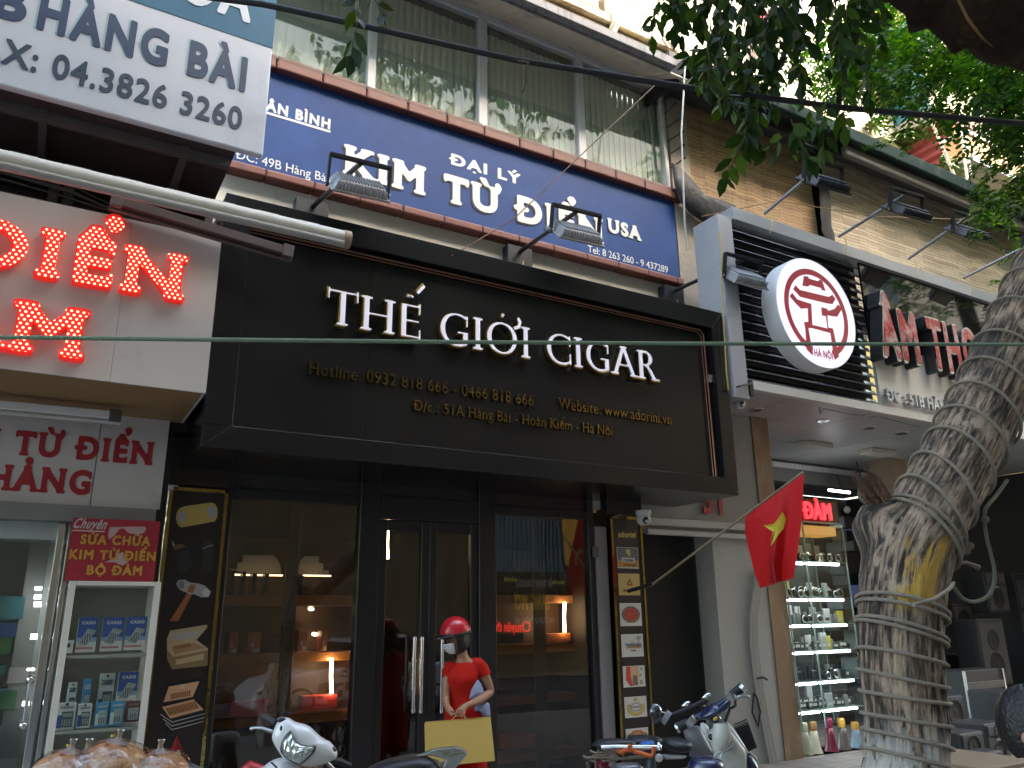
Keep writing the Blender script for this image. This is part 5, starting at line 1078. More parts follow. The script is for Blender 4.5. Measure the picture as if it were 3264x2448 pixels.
# loudspeakers, amplifier rack and light sticks deeper in the store
spk = M("black speaker cloth", (.075, .075, .075), .7, bump=.3, bs=200); spb = M("speaker cabinet", (.035, .035, .037), .55, var=.15)
def speaker(label, px, py0, py1, w, Y, horn=True):
    a, b = at(px, py1, Y=Y), at(px, py0, Y=Y); z0, h = a.z, b.z-a.z; x = a.x; t = thing("loudspeaker", label, "loudspeaker", (x, Y, z0), "loudspeakers stacked in the store")
    MB().box(x-w/2, x+w/2, Y, Y+.4, z0, z0+h).build("cabinet", spb, t, bevel=.02, seg=2)
    MB().box(x-w/2+.03, x+w/2-.03, Y-.012, Y, z0+.04, z0+h*(.66 if horn else .94)).build("grille", spk, t, bevel=.01, seg=2)
    for zz_, rr_ in (((.34, .16),) if horn else ((.30, .19), (.68, .15))):
        rq = min(rr_, w*.36, h*.24); MB().lathe([(rq*1.08, -.014), (rq*1.0, -.022), (rq*.9, -.014), (rq*.3, -.013), (.001, -.02)], (x, Y, z0+h*zz_), 24, (0, 1, 0)).build("woofer", rubber, t)
    if horn:
        MB().box(x-w/2+.04, x+w/2-.04, Y-.02, Y, z0+h*.70, z0+h*.94).build("horn_plate", M("horn plate", (.08, .08, .08), .5), t, bevel=.012, seg=2); MB().lathe([(.02, .05), (.07, -.004), (.072, -.012)], (x, Y-.016, z0+h*.82), 20, (0, 1, 0)).build("horn", rubber, t)
        MB().box(x-.04, x+.04, Y-.016, Y-.012, z0+h*.57, z0+h*.63).build("badge", M("silver badge", (.35, .35, .36), .3), t)
    return t
speaker("black loudspeaker with horn and badge on top of its stack", 3190, 1822, 1952, .62, 7.6); speaker("large black loudspeaker under the horn speaker", 3190, 1972, 2185, .75, 7.5, False); speaker("tall black loudspeaker at the right edge of the store", 3330, 1830, 2200, .6, 7.7)
speaker("flat grey faced loudspeaker half behind the trunk", 3090, 1925, 2080, .55, 7.9, False); speaker("shiny wrapped loudspeaker low beside the trunk", 3118, 2330, 2468, .42, 5.3, False); speaker("shiny wrapped loudspeaker behind the seated person", 3195, 2300, 2440, .46, 5.7, True); speaker("silver edged speaker with yellow stickers by the trunk", 3062, 2215, 2385, .46, 6.4, False)
rk = thing("amplifier_rack", "black amplifier rack with silver uprights right of the trunk", "rack", tuple(at(3140, 2300, Y=7.2))); a, b = at(3095, 2300, Y=7.2), at(3190, 2130, Y=7.2)
MB().box(a.x, b.x, 7.2, 7.6, a.z, b.z).build("case", spb, rk, bevel=.01)
for x in (a.x, b.x): MB().box(x-.02, x+.02, 7.17, 7.2, a.z-.1, b.z).build("upright", steel, rk)
for i in range(4): z = a.z+.03+i*.13; MB().box(a.x+.03, b.x-.03, 7.17, 7.2, z, z+.10).build("amplifier", M("amp face", (.08, .08, .082), .4), rk, bevel=.005)
for px, y0, y1, cl, cn in ((3223, 1525, 1593, (.02, 1, .12), "green"), (3191, 1605, 1632, (1, .03, .02), "red"), (3258, 1575, 1625, (.05, .06, 1), "blue")):
    p, q = at(px, y0, Y=8.2), at(px+14, y1, Y=8.2); d = q-p; t = thing("light_stick", "glowing %s light stick hanging in the dark store" % cn, "light stick", tuple(q), "light sticks in the store")
    MB().tube([p-d*.6, p], .02, 8).build("holder", grey_paint, t); MB().tube([p, q], .024, 8).build("tube", M(cn+" stick light", cl, .5, emit=cl, es=.9), t); MB().tube([q, q+d*.5], .02, 8).build("holder", grey_paint, t)
for px, py, r_ in ((2760, 1575, .17), (2845, 1600, .16), (2700, 1625, .06)):
    p = at(px, py, Y=8.3); t = thing("hanging_lamp", "pale round lamp shade hanging in the store doorway", "lamp shade", tuple(p), "pale lamp shades hanging in the store")
    MB().lathe([(.001, .05), (r_*.4, .045), (r_*.9, .02), (r_, 0), (r_*.9, -.015), (.001, -.02)], p, 24, (-.3, -1, -.1)).build("shade", M("pale shade", (.30, .29, .25), .5), t); MB().cyl(p, p+Vector((0, .1, .6)), .01, 6).build("stem", rubber, t)
MB().cyl(at(2642, 1562, Y=8), at(2708, 1570, Y=8), .02, 8).build("tube_light", led_white, ra)
for i in range(26):
    px, py = random.uniform(2700, 2860), random.uniform(1640, 2300); a = at(px, py, Y=8.4); s_ = random.uniform(.1, .25)
    solo(MB().box(a.x-s_, a.x+s_, 8.4+.02*i, 8.41+.02*i+.3, a.z-s_, a.z+s_*.6), "stock_box", random.choice((spb, box_dk, grey_paint, M("blue stock", (.03, .06, .2), .5))), "dark stock box in the dim store behind the glass case", "box", "stock boxes in the dim store", bevel=.01)

tt = thing("side_table", "tan table corner beside the seated person", "table", tuple(at(3075, 2445, Y=3.4))); a = at(3075, 2420, Y=3.4)
MB().box(a.x-.12, a.x+.5, 3.2, 3.8, a.z-.05, a.z-.02).build("top", M("tan table top", (.24, .17, .10), .6), tt, bevel=.006)
for dx in (-.08, .46): MB().box(a.x+dx-.02, a.x+dx+.02, 3.4, 3.44, 0, a.z-.05).build("leg", grey_paint, tt)
for px, py0, py1, w, Y, lb_ in ((3075, 2310, 2402, .5, 6.05, "black flight case low behind the trunk"), (3160, 2395, 2480, .5, 5.1, "black equipment case on the floor behind the seated person"), (3262, 2200, 2372, .6, 6.2, "tall black equipment case at the far right of the store"), (3060, 2090, 2200, .5, 8.1, "black equipment case stacked beside the rack")):
    a, b = at(px, py1, Y=Y), at(px, py0, Y=Y); c_ = thing("equipment_case", lb_, "case", (a.x, Y, max(0, a.z))); z0 = max(0.002, a.z)
    MB().box(a.x-w/2, a.x+w/2, Y, Y+.45, z0, b.z).build("body", spb, c_, bevel=.012, seg=2)
    e = MB()
    for x in (a.x-w/2, a.x+w/2): e.box(x-.012, x+.012, Y-.006, Y+.01, z0+.02, b.z-.01)
    for z in (z0+.02, b.z-.02): e.box(a.x-w/2+.013, a.x+w/2-.013, Y-.005, Y+.01, z-.01, z+.01)
    e.build("edge_trim", M("dull alloy edge", (.25, .25, .26), .4, metal=.4), c_)
# ------------------------------------------------------------------ old cream building behind and above
YU = 9.6; cbld = thing("old_building", "tall old cream building with mouldings behind the roofs", "building", (12, 9.6, 0))
pu = lambda px, py, Y=YU: at(px, py, Y=Y)
z_m1 = pu(2000, 80).z; xr_ = pu(2845, 400).x
MB().box(2, xr_, YU, 14, 8, 20).build("wall", cream, cbld)
mould = M("weathered moulding", (.42, .33, .19), .9, var=.25, vs=5, bump=.5, bs=14, dirt_or_glare=(.14, .11, .08), ds=2.5, dt=.45)
z1 = pu(1900, 78).z; z0 = pu(1900, 105).z
MB().box(2, xr_+.1, YU-.16, YU, z0, z0+(z1-z0)*.5).box(2, xr_+.1, YU-.26, YU, z0+(z1-z0)*.55, z1+.1).box(2, xr_, YU-.09, YU, z1+.1, z1+.22).build("cornice", mould, cbld, bevel=.02)
for px in (1930, ): x = pu(px, 60).x; MB().tube([(x, YU-.12, 8), (x, YU-.12, z0-.02), (x, YU-.30, z0+.1), (x, YU-.30, z1+.12), (x, YU-.12, z1+.3), (x, YU-.12, 19)], .085, 14).build("down_pipe", M("cream pipe", (.66, .60, .48), .6), cbld)
MB().cyl((pu(1930, 20).x-.5, YU-.14, pu(1925, 5).z), (pu(1930, 20).x, YU-.14, pu(1925, 5).z), .07, 12).build("down_pipe", M("dark pipe", (.12, .10, .08), .6), cbld)
for px in (2770, 2800): x = pu(px, 330).x; MB().box(x, x+.35, YU-.08, YU, z1+.3, 20).build("pilaster", cream, cbld)
q = pu(2790, 325); MB().box(q.x-.3, q.x+.35, YU-.3, YU-.081, q.z-.12, q.z+.25).build("bracket_stone", mould, cbld, bevel=.02)
for pts in (((1990, -10), (2080, 70), (2170, 175), (2200, 205)), ((2000, -10), (2110, 95), (2210, 215))): solo(MB().tube([pu(*p, YU-.2-.3*i/4) for i, p in enumerate(pts)], .022, 6), "wall_cable", M("pale slack cable", (.6, .55, .42), .6), "pale slack cable hanging down the cream wall to the roof", "cable", "pale cables on the cream wall")
q = pu(1852, 2, 9.2); solo(MB().box(q.x-.35, q.x+.3, 9.1, 9.12, q.z-.12, q.z+.2), "orange_grille", M("orange grille", (.5, .17, .03), .6), "orange grille on the cream wall above the gutter", "grille")
# protruding balcony with teal sheeting and red corrugated box
XB = xr_; YB1 = at(2969, 365, X=XB).y; bz = at(2846, 416, X=XB).z
bal = thing("metal_balcony", "enclosed balcony with teal sheeting above a red corrugated box", "balcony", (XB, (YU+YB1)/2, bz))
mb = MB(); corrugated(mb, (XB, YU, bz), Vector((0, YB1-YU, 0)).normalized(), FZ, Vector((-1, 0, 0)), YU-YB1, 2.6, .5, .07); mb.build("teal_sheet", M("teal sheet", (.035, .16, .17), .5, var=.2, vs=2, dirt_or_glare=(.10, .12, .11), ds=2), bal)
MB().box(XB+.02, XB+6, YB1, YU, bz, bz+2.7).build("inner_wall", M("balcony inner wall", (.3, .24, .15), .8), bal)
MB().box(XB-.12, XB+6, YB1-.15, YU-.05, bz-.35, bz-.02).build("slab", M("stained concrete", (.34, .27, .22), .9, var=.25, vs=4, bump=.4, bs=12, dirt_or_glare=(.12, .10, .09), ds=2), bal, bevel=.02)
YB2 = at(3040, 390, X=XB).y
mb = MB(); rh = 1.75; n = 7
vs = []; prof = []
for i in range(n*4+1): prof.append((bz-.40-rh*i/(n*4), (0, .09, .09, 0)[i % 4]))
for z, d in prof: vs += [(XB-.05-d, YU-.1, z), (XB-.05-d, YB2, z)]
mb.add(vs, [(2*i, 2*i+1, 2*i+3, 2*i+2) for i in range(len(prof)-1)])
mb.build("red_box", M("rusty red sheet", (.22, .030, .028), .55, var=.25, vs=3, dirt_or_glare=(.42, .17, .05), ds=2.2, dt=.58), bal)
MB().box(XB-.03, XB+5, YB2+.02, YU-.1, bz-.40-rh, bz-.40).build("box_inner", M("red box inner", (.16, .03, .025), .7), bal)
MB().box(XB-.2, XB-.02, YB2-.06, YB2+.03, bz-2.3, bz-.36).build("rusty_post", M("orange rust", (.42, .19, .05), .8, var=.3), bal)
q = at(3065, 470, X=XB+.5); low = thing("low_balcony", "lower concrete balcony with ledges under the rusty red box", "balcony", tuple(q))
MB().box(XB+.4, XB+9, q.y-.5, YU, q.z-.6, q.z+.25).box(XB+.3, XB+9, q.y-.65, YU, q.z-.10, q.z+.06).build("parapet", M("pale stained concrete", (.46, .40, .31), .9, var=.2, vs=3, bump=.4, bs=12, dirt_or_glare=(.16, .14, .11), ds=2), low, bevel=.02)
q = at(3076, 424, Y=YB2-.55); crate = thing("wicker_planter", "wicker planter box with purple leaves on the far balcony", "planter", tuple(q))
MB().box(q.x, q.x+2.6, q.y, q.y+.5, q.z-.62, q.z).build("basket", M("wicker", (.52, .29, .13), .8, var=.3, vs=14, bump=1, bs=18), crate, bevel=.03); MB().box(q.x-.1, q.x+2.9, q.y-.1, q.y+.6, q.z-.74, q.z-.622).build("tray", grey_paint, crate); MB().box(q.x-.05, q.x+2.65, q.y-.05, q.y+.52, q.z+.001, q.z+.07).build("rim", paint_white, crate)
q = at(3195, 330, Y=11); yb = thing("yellow_building", "yellow house wall glimpsed between the leaves at far right", "building", (q.x+4, 11, 0)); MB().box(q.x-2, q.x+16, 10.6, 16, 0, 26).build("wall", M("warm yellow wall", (.62, .42, .13), .85, var=.08), yb)
MB().box(q.x+1.1, q.x+1.7, 10.5, 10.6, 10, 20).build("grey_strip", M("blue grey door", (.16, .17, .2), .6), yb)
for a_, b_ in (((2968, 385), (3055, 590)), ((3060, 395), (3085, 590)), ((3068, 400), (3095, 560))): solo(MB().tube([at(*a_, Y=YB2-.75), at(*b_, Y=YB2-.75)], .03, 6), "hanging_pipe", M("pale thin pipe", (.6, .5, .38), .6), "pale thin pipe hanging before the red balcony box", "pipe", "pale pipes before the red balcony")
for p, cl, lb_ in (((2440, 88), (.5, .03, .05), "red laundry hanging behind the dark leaves"), ((2545, 40), (.2, .2, .26), "grey cloth hanging behind the dark leaves")):
    q = at(*p, Y=9.3); s_ = .28; solo(MB().dome([(-s_, -.5), (-s_*.3, -.62), (s_*.5, -.45), (s_, .35), (s_*.2, .5), (-s_*.6, .4)], q, FX, FZ, FN, .08, .03), "laundry", M("cloth %.2f" % cl[0], cl, .8), lb_, "cloth")
# potted ferns on the ledge of the old building
def fern(label, p, n, L, m):
    mb = MB(); p = Vector(p)
    for i in range(n):
        a = random.uniform(0, 2*math.pi); el = random.uniform(.2, 1.2); d = Vector((math.cos(a)*math.cos(el), math.sin(a)*math.cos(el), math.sin(el))); s_ = L*random.uniform(.6, 1.1); side = d.cross(FZ).normalized()*.035
        pts = [p+d*s_*t-FZ*(s_*.75*t*t) for t in (0, .3, .6, .85, 1)]; wd = (.5, 1, .8, .5, .02)
        vs = []
        for q, w in zip(pts, wd): vs += [q-side*w, q+side*w]
        mb.add(vs, [(2*k, 2*k+2, 2*k+3, 2*k+1) for k in range(4)], True)
    return solo(mb, "fern", m, label, "plant")
fm = M("fern green", (.085, .14, .035), .6, var=.4, vs=5)
fern("grassy green fern hanging at the left of the red box", at(2888, 450, X=XB-.25), 80, .95, fm); fern("grassy fern growing on the ledge under the red box", at(3005, 545, Y=YB2-.3), 60, .9, fm); fern("small fern sprouting on the cream cornice", at(2785, 400, Y=YU-.4), 40, .55, fm); fern("pale fern clump at the end of the cream cornice", at(2800, 455, Y=YU-.6), 50, .5, M("pale fern", (.20, .24, .10), .6, var=.4)); fern("purple leaved plant in the wicker planter", at(3175, 440, Y=YB2-.3), 60, .7, M("purple leaf", (.16, .05, .10), .6, var=.3))
# ------------------------------------------------------------------ overhead lines, flag
cab = M("black cable", (.018, .018, .02), .5, var=.2)
pts = [(690, -6, 3.6), (841, 14, 3.5), (1100, 70, 3.35), (1638, 190, 3.05), (2184, 278, 2.6), (2700, 345, 2.2), (3300, 397, 1.8)]
P = [at(x, y, Y=Y) for x, y, Y in pts]; d0 = (P[0]-P[1]).normalized()
solo(MB().tube([P[0]+d0*2]+P+[P[-1]+(P[-1]-P[-2])*.6], .0165, 10), "overhead_cable", cab, "thick black overhead cable crossing the whole street front", "cable")
a = at(1665, 215, Y=3.0); solo(MB().tube([a+Vector((-.03, 0, .03)), a+Vector((.02, -.03, .02)), a+Vector((.0, -.02, -.04)), a+Vector((.015, 0, -.09)), a+Vector((.0, 0, -.15))], .006, 6), "wire_tie", M("brown wire", (.12, .08, .05), .7), "twisted brown wire tie hanging from the thick black cable", "wire")
pts = [(-60, 1074, 2.5), (700, 1083, 2.2), (1400, 1090, 2.0), (2150, 1095, 1.75), (3330, 1098, 1.3)]
solo(MB().tube([at(x, y, Y=Y) for x, y, Y in pts], .0066, 8), "green_line", M("faded green cord", (.20, .27, .17), .7, var=.3, vs=30, bump=.5, bs=200), "faded green cord stretched level across the whole street front", "cord")
solo(MB().tube([at(2085, 274, Y=6.15), at(1638, 697, Y=6.5), at(1487, 788, Y=6.7), at(1440, 815, Y=5.98)], .007, 6), "brown_wire", M("brown thin wire", (.14, .085, .045), .7), "thin brown wire running diagonally down before the blue sign", "wire")
solo(MB().tube([at(2184, 203, Y=6.1), at(2172, 420, Y=6.1), at(2182, 700, Y=6.2), at(2190, 800, Y=6.3)], .011, 6), "hanging_line", M("off white cord", (.55, .52, .47), .6), "off white cord hanging from the gutter corner before the warm blind", "cord")
solo(MB().tube([at(2294, 740, Y=5.96), at(2300, 900, Y=5.96), at(2315, 1180, Y=5.96), at(2322, 1245, Y=5.96)], .008, 6), "column_wire", M("yellow wire", (.5, .36, .05), .5), "yellow wire running down the white end column", "cord")
solo(MB().tube([at(2236, 690, Y=6.6), at(2480, 640, Y=5.9), at(2790, 690, Y=5.6), at(3230, 705, Y=5.4)], .006, 6), "ochre_wire", M("ochre wire", (.32, .19, .06), .7), "thin ochre wire slung across the bamboo blinds", "wire")
solo(MB().tube([at(*c8(690, 1320), Y=5.94), at(*c8(695, 1370), Y=5.94), at(*c8(715, 1330), Y=5.94), at(*c8(900, 1370), Y=5.94), at(*c8(1130, 1395), Y=5.94), at(*c8(1400, 1460), Y=5.94)], .007, 6), "black_wire", rubber, "thin black wire looping under the white fascia strip", "wire")
# flag
fl = thing("flag", "red flag with a yellow star drooping on a slanted pole", "flag", tuple(at(2070, 1860, Y=6.5)))
p0, p1 = at(2072, 1868, Y=6.55), at(2560, 1505, Y=4.9)
MB().tube([p0, p1], .012, 10).build("pole", M("bamboo pole", (.24, .17, .10), .6, var=.3, vs=9, stretch=(1, 1, 1)), fl)
MB().cyl(p0+Vector((-.05, .3, -.04)), p0+(p1-p0)*.02, .02, 10).build("socket", black_frame, fl)
# flag cloth: a drooping sheet hung from the pole between two points, folded along its length
c6f = lambda x, y: (1850+x*.4219, 1500+y*.4219)
topL, topR = (1255, 318), (1688, 12)
rows = [((1255, 318), (1688, 12)), ((1243, 385), (1680, 240)), ((1245, 480), (1668, 420)), ((1278, 620), (1640, 620)), ((1315, 770), (1622, 745)), ((1358, 888), (1608, 812))]
NU, NV = 34, 30; G = []
for j in range(NV):
    t = j/(NV-1)*(len(rows)-1); k = min(int(t), len(rows)-2); f = t-k
    l = [rows[k][0][i]*(1-f)+rows[k+1][0][i]*f for i in (0, 1)]; r = [rows[k][1][i]*(1-f)+rows[k+1][1][i]*f for i in (0, 1)]
    row = []
    for i in range(NU):
        u = i/(NU-1); px, py = l[0]*(1-u)+r[0]*u, l[1]*(1-u)+r[1]*u; y = 5.72-.62*u+ (j/(NV-1))*(.10*math.sin(u*9+.6)+.05*math.sin(u*17+j*.12))+(.18*max(0, (j/NV-.55))*(1 if u > .5 else -.3))
        row.append(at(*c6f(px, py), Y=y))
    G.append(row)
mb = MB(); mb.add([p for r in G for p in r], [(j*NU+i, j*NU+i+1, (j+1)*NU+i+1, (j+1)*NU+i) for j in range(NV-1) for i in range(NU-1)], True)
flagm = M("red flag cloth", (.50, .012, .016), .75, var=.06, vs=4); nt, b, L = nodes_of(flagm)
tl = _n(nt, "ShaderNodeBsdfTranslucent"); tl.inputs[0].default_value = (.62, .02, .02, 1); ms = _n(nt, "ShaderNodeMixShader"); ms.inputs[0].default_value = .35
L(b.outputs[0], ms.inputs[1]); L(tl.outputs[0], ms.inputs[2]); L(ms.outputs[0], nt.nodes["Material Output"].inputs[0])
mb.build("cloth", flagm, fl)
def cloth_at(px, py):       # nearest cloth vertex seen at a photo pixel of the flag crop, stepped a few millimetres off the cloth
    best = None
    for j, r in enumerate(G):
        for i, p in enumerate(r):
            v = CAMR.T @ (np.array(p)-CAMP); X, Y = 1632+FPX*v[0]/v[2], 1224+FPX*v[1]/v[2]; q = c6f(px, py); dd = (X-q[0])**2+(Y-q[1])**2
            if best is None or dd < best[0]: best = (dd, p)
    return at(*c6f(px, py), Y=best[1].y-.012)
star = [(1527, 310), (1555, 365), (1535, 440), (1498, 480), (1470, 525), (1442, 566), (1434, 560), (1440, 510), (1455, 462), (1420, 440), (1382, 412), (1400, 412), (1460, 402), (1485, 375)]
SP = [cloth_at(*q) for q in star]; cen = cloth_at(1480, 430); mb = MB(); n = len(SP)
mb.add(SP+[cen], [(i, (i+1) % n, n) for i in range(n)], True); mb.build("star", M("yellow star cloth", (.60, .46, .03), .7), fl)

# ------------------------------------------------------------------ snack bags in clear plastic
snack = M("crisp fried snack", (.36, .17, .065), .85, var=.45, vs=26, bump=1.0, bs=30, dirt_or_glare=(.50, .31, .14), ds=12, dt=.5)
film = glass_mat("clear plastic film", (.97, .96, .95), 1.45, .12, .06)
for (px, py, r_, lb_) in ((205, 2490, .115, "clear bag of brown snacks, leftmost of the four at the bottom left"), (270, 2462, .085, "small clear bag of brown snacks behind the left ones"), (347, 2465, .125, "biggest clear bag of brown snacks in the middle of the group"), (500, 2478, .105, "clear bag of pale brown snacks at the right of the group")):
    c = dist(px, py, 3.3); t = thing("snack_bag", lb_, "bag", tuple(c-Vector((0, 0, r_))), "bags of snacks in the street")
    for nm, m, rr, tw in (("snacks", snack, r_*.90, 0), ("plastic_film", film, r_, 1)):
        nu, nv = 32, 18; vs = []
        for j in range(nv+1):
            ph = math.pi*j/nv
            for i in range(nu):
                th = 2*math.pi*i/nu; w = 1+.05*math.sin(5*th+j*.4)*tw*math.sin(ph)+.03*math.sin(9*th-j)*tw+(.05*math.sin(4*th+3*ph) if not tw else 0)
                vs.append(c+Vector((math.cos(th)*math.sin(ph)*rr*w*1.1, math.sin(th)*math.sin(ph)*rr*w*1.1, math.cos(ph)*rr*w*.86)))
        MB().add(vs, [(j*nu+i, (j+1)*nu+i, (j+1)*nu+(i+1) % nu, j*nu+(i+1) % nu) for j in range(nv) for i in range(nu)], True).build(nm, m, t)
    z = r_*.84; MB().lathe([(r_*.30, z-r_*.06), (.012, z+.004), (.006, z+.014), (.009, z+.024), (.012, z+.034)], c, 14, (random.uniform(-.15, .15), -.1, 1)).build("knot", M("bunched film", (.36, .30, .25), .3, trans=.4), t)
    MB().lathe([(.008, z+.009), (.0088, z+.013), (.008, z+.017)], c, 12).build("rubber_band", M("yellow band", (.55, .38, .04), .5), t)
ca = thing("street_cart", "low cart tray carrying the clear snack bags", "cart", tuple(dist(350, 2560, 3.3)-Vector((0, 0, .3)))); q = dist(340, 2600, 3.3); MB().box(q.x-.55, q.x+.55, q.y-.3, q.y+.3, q.z-.06, q.z-.02).build("tray", grey_paint, ca)
for sx in (-.5, .5):
    for sy in (-.25, .25): MB().cyl((q.x+sx, q.y+sy, 0), (q.x+sx, q.y+sy, q.z-.06), .015, 8).build("leg", steel, ca)
# ------------------------------------------------------------------ motorbikes
wp_ = M("white scooter plastic", (.66, .66, .65), .18, var=.03, coat=.6, vs=2); hl = M("headlight reflector", (.74, .74, .72), .10, metal=.9, var=.25, vs=30, bump=.25, bs=28); hle = M("dark lamp surround", (.05, .05, .052), .3)
seatm = M("black seat vinyl", (.016, .016, .018), .42, var=.2, vs=14, bump=.25, bs=30); silv = M("brushed grab rail", (.42, .43, .42), .3, metal=.85, var=.1); bluep = M("dark blue plastic", (.014, .020, .06), .25, var=.15, coat=.5); wleg = M("aged white leg shield", (.50, .50, .44), .35, var=.08, vs=3, dirt_or_glare=(.36, .34, .27), ds=3); greyleg = M("grey leg shield", (.20, .20, .21), .4, var=.1)
tyrem = M("tyre", (.015, .015, .015), .85); rimm = M("wheel rim", (.3, .3, .3), .3, metal=.8)
def wheel(par, c, ax, R=.28, w=.075):
    o = MB().lathe([(R-.07, -w/2), (R-.02, -w/2), (R, 0), (R-.02, w/2), (R-.07, w/2), (R-.07, -w/2)], c, 32, ax).build("wheel", tyrem, par)
    m = MB().lathe([(R-.09, -.02), (R-.066, -.03), (R-.066, .03), (R-.09, .02)], c, 32, ax).lathe([(.001, -.05), (.035, -.045), (.035, .045), (.001, .05)], c, 16, ax)
    u = Vector(ax).normalized().orthogonal().normalized(); v = Vector(ax).normalized().cross(u)
    for i in range(6): a = i*math.pi/3; m.tube([Vector(c), Vector(c)+(u*math.cos(a)+v*math.sin(a))*(R-.08)], .012, 6)
    m.build("rim", rimm, o)
# white scooter seen from the front: the handlebar cowl and headlight
w3 = lambda x, y: (650+x*.3303, 1900+y*.3303)
D0 = 4.9; ctr = dist(*w3(960, 1410), D0); sc = thing("white_scooter", "white scooter with a big clear headlight before the left shop window", "scooter", (ctr.x, ctr.y, 0))
Nn = Vector((CAMP[0]-ctr.x, CAMP[1]-ctr.y, 0)).normalized(); Uu = FZ.cross(Nn).normalized()       # panel facing the street
def spl(px, py, off=0):
    d = CAMR @ np.array([px-1632., py-1224., FPX]); d = Vector(d); o = Vector(CAMP); c = ctr+Nn*off; t = (c-o).dot(Nn)/d.dot(Nn); p = o+d*t-ctr; return (p.dot(Uu), p.z)
out = [(650, 1370), (668, 1300), (700, 1230), (730, 1185), (765, 1168), (815, 1172), (845, 1190), (880, 1215), (1000, 1240), (1060, 1290), (1110, 1340), (1170, 1388), (1215, 1400), (1250, 1440), (1290, 1498), (1285, 1560), (1240, 1590), (1180, 1618), (1060, 1640), (950, 1645), (850, 1625), (770, 1580), (720, 1500), (680, 1440)]
O2 = [spl(*w3(*q)) for q in out]
def chaikin(p, n=1):
    for _ in range(n): p = [q for i in range(len(p)) for q in ((p[i][0]*.75+p[(i+1) % len(p)][0]*.25, p[i][1]*.75+p[(i+1) % len(p)][1]*.25), (p[i][0]*.25+p[(i+1) % len(p)][0]*.75, p[i][1]*.25+p[(i+1) % len(p)][1]*.75))]
    return p
MB().dome(chaikin(O2, 1), ctr, Uu, FZ, Nn, .075, .16, rings=9, c=spl(*w3(960, 1410)), p=2.4).build("cowl", wp_, sc)
hp = [(835, 1290), (862, 1350), (892, 1395), (940, 1425), (1010, 1437), (1085, 1440), (1070, 1500), (1010, 1565), (935, 1625), (860, 1605), (790, 1565), (742, 1510), (735, 1470), (748, 1400), (775, 1350)]
HP = [spl(*w3(*q), .06) for q in hp]; hc = spl(*w3(890, 1500), .06)
MB().dome(HP, ctr+Nn*.074, Uu, FZ, Nn, .020, .05, c=hc, rings=4).build("lamp_surround", hle, sc)
HP2 = [(hc[0]+(x-hc[0])*.87, hc[1]+(y-hc[1])*.87) for x, y in HP]; hd = MB().dome(HP2, ctr+Nn*.084, Uu, FZ, Nn, .026, .0, c=hc, rings=6).build("headlight", hl, sc); hd.data.polygons.foreach_set("use_smooth", [False]*len(hd.data.polygons))
for v in hd.data.vertices: v.co += Nn*random.uniform(-.006, .004)
MB().dome([(hc[0]+(x-hc[0])*.92, hc[1]+(y-hc[1])*.92) for x, y in HP], ctr+Nn*.088, Uu, FZ, Nn, .034, 0, c=hc, rings=6).build("lens", clear_glass, hd)
for cx, cy in ((745, 1198), (1240, 1492)):
    q = spl(*w3(cx, cy), .06); MB().dome([(q[0]+.022*math.cos(t)*1.1, q[1]+.016*math.sin(t)) for t in [i*.5236 for i in range(12)]], ctr+Nn*.03, Uu, FZ, Nn, .012, .03, rings=3).build("position_lamp", hle, sc)
q = spl(*w3(743, 1285), .08); MB().dome([(q[0]+.008*math.cos(t), q[1]+.016*math.sin(t)) for t in [i*.5236 for i in range(12)]], ctr+Nn*.045, Uu, FZ, Nn, .012, .03, rings=3).build("cowl_plug", rubber, sc)
def lp(px, py, off): u, v = spl(*w3(px, py), off); return ctr+Uu*u+FZ*v+Nn*off
MB().tube([lp(690, 1230, -.03), lp(640, 1195, -.06), lp(575, 1165, -.09)], .018, 12).build("grip", rubber, sc); MB().tube([lp(1240, 1580, -.05), lp(1320, 1600, -.09), lp(1410, 1640, -.12)], .018, 12).build("grip", rubber, sc)
MB().tube([lp(660, 1310, 0), lp(560, 1275, -.01), lp(490, 1272, -.03), lp(455, 1285, -.04)], [.011, .009, .008, .012], 8).build("brake_lever", silv, sc); MB().tube([lp(1190, 1610, 0), lp(1240, 1655, -.02), lp(1280, 1700, -.04)], [.011, .009, .010], 8).build("brake_lever", silv, sc)
fr_ = [(760, 1560), (690, 1575), (620, 1610), (545, 1680), (480, 1800), (500, 2150), (700, 2300), (900, 2300), (1010, 2100), (1030, 1850), (960, 1640)]
MB().dome(chaikin([spl(*w3(*q), .02) for q in fr_]), ctr+Nn*.0, Uu, FZ, Nn, .13, .12, rings=8, p=2.4).build("front_shield", wp_, sc)
MB().dome([spl(*w3(*q), .1) for q in ((640, 1600), (655, 1595), (715, 1650), (700, 1660))], ctr+Nn*.12, Uu, FZ, Nn, .006, .02, rings=2).build("shield_slot", rubber, sc)
MB().dome([spl(*w3(*q), .02) for q in ((330, 1720), (420, 1650), (520, 1690), (700, 1720), (700, 2200), (400, 2100))], ctr-Nn*.2, Uu, FZ, Nn, .05, .05).build("red_panel", M("red plastic", (.4, .02, .02), .3), sc)
gc = Vector((ctr.x, ctr.y, 0)); fw = Nn
wheel(sc, gc+fw*.12+Vector((0, 0, .28)), Uu); wheel(sc, gc-fw*1.1+Vector((0, 0, .28)), Uu)
MB().obox(gc-fw*.75+Vector((0, 0, .70)), fw*.38, Uu*.13, FZ*.06).build("seat", seatm, sc, bevel=.04, seg=2); MB().obox(gc-fw*.75+Vector((0, 0, .5)), fw*.45, Uu*.14, FZ*.13).build("body", wp_, sc, bevel=.05, seg=2)

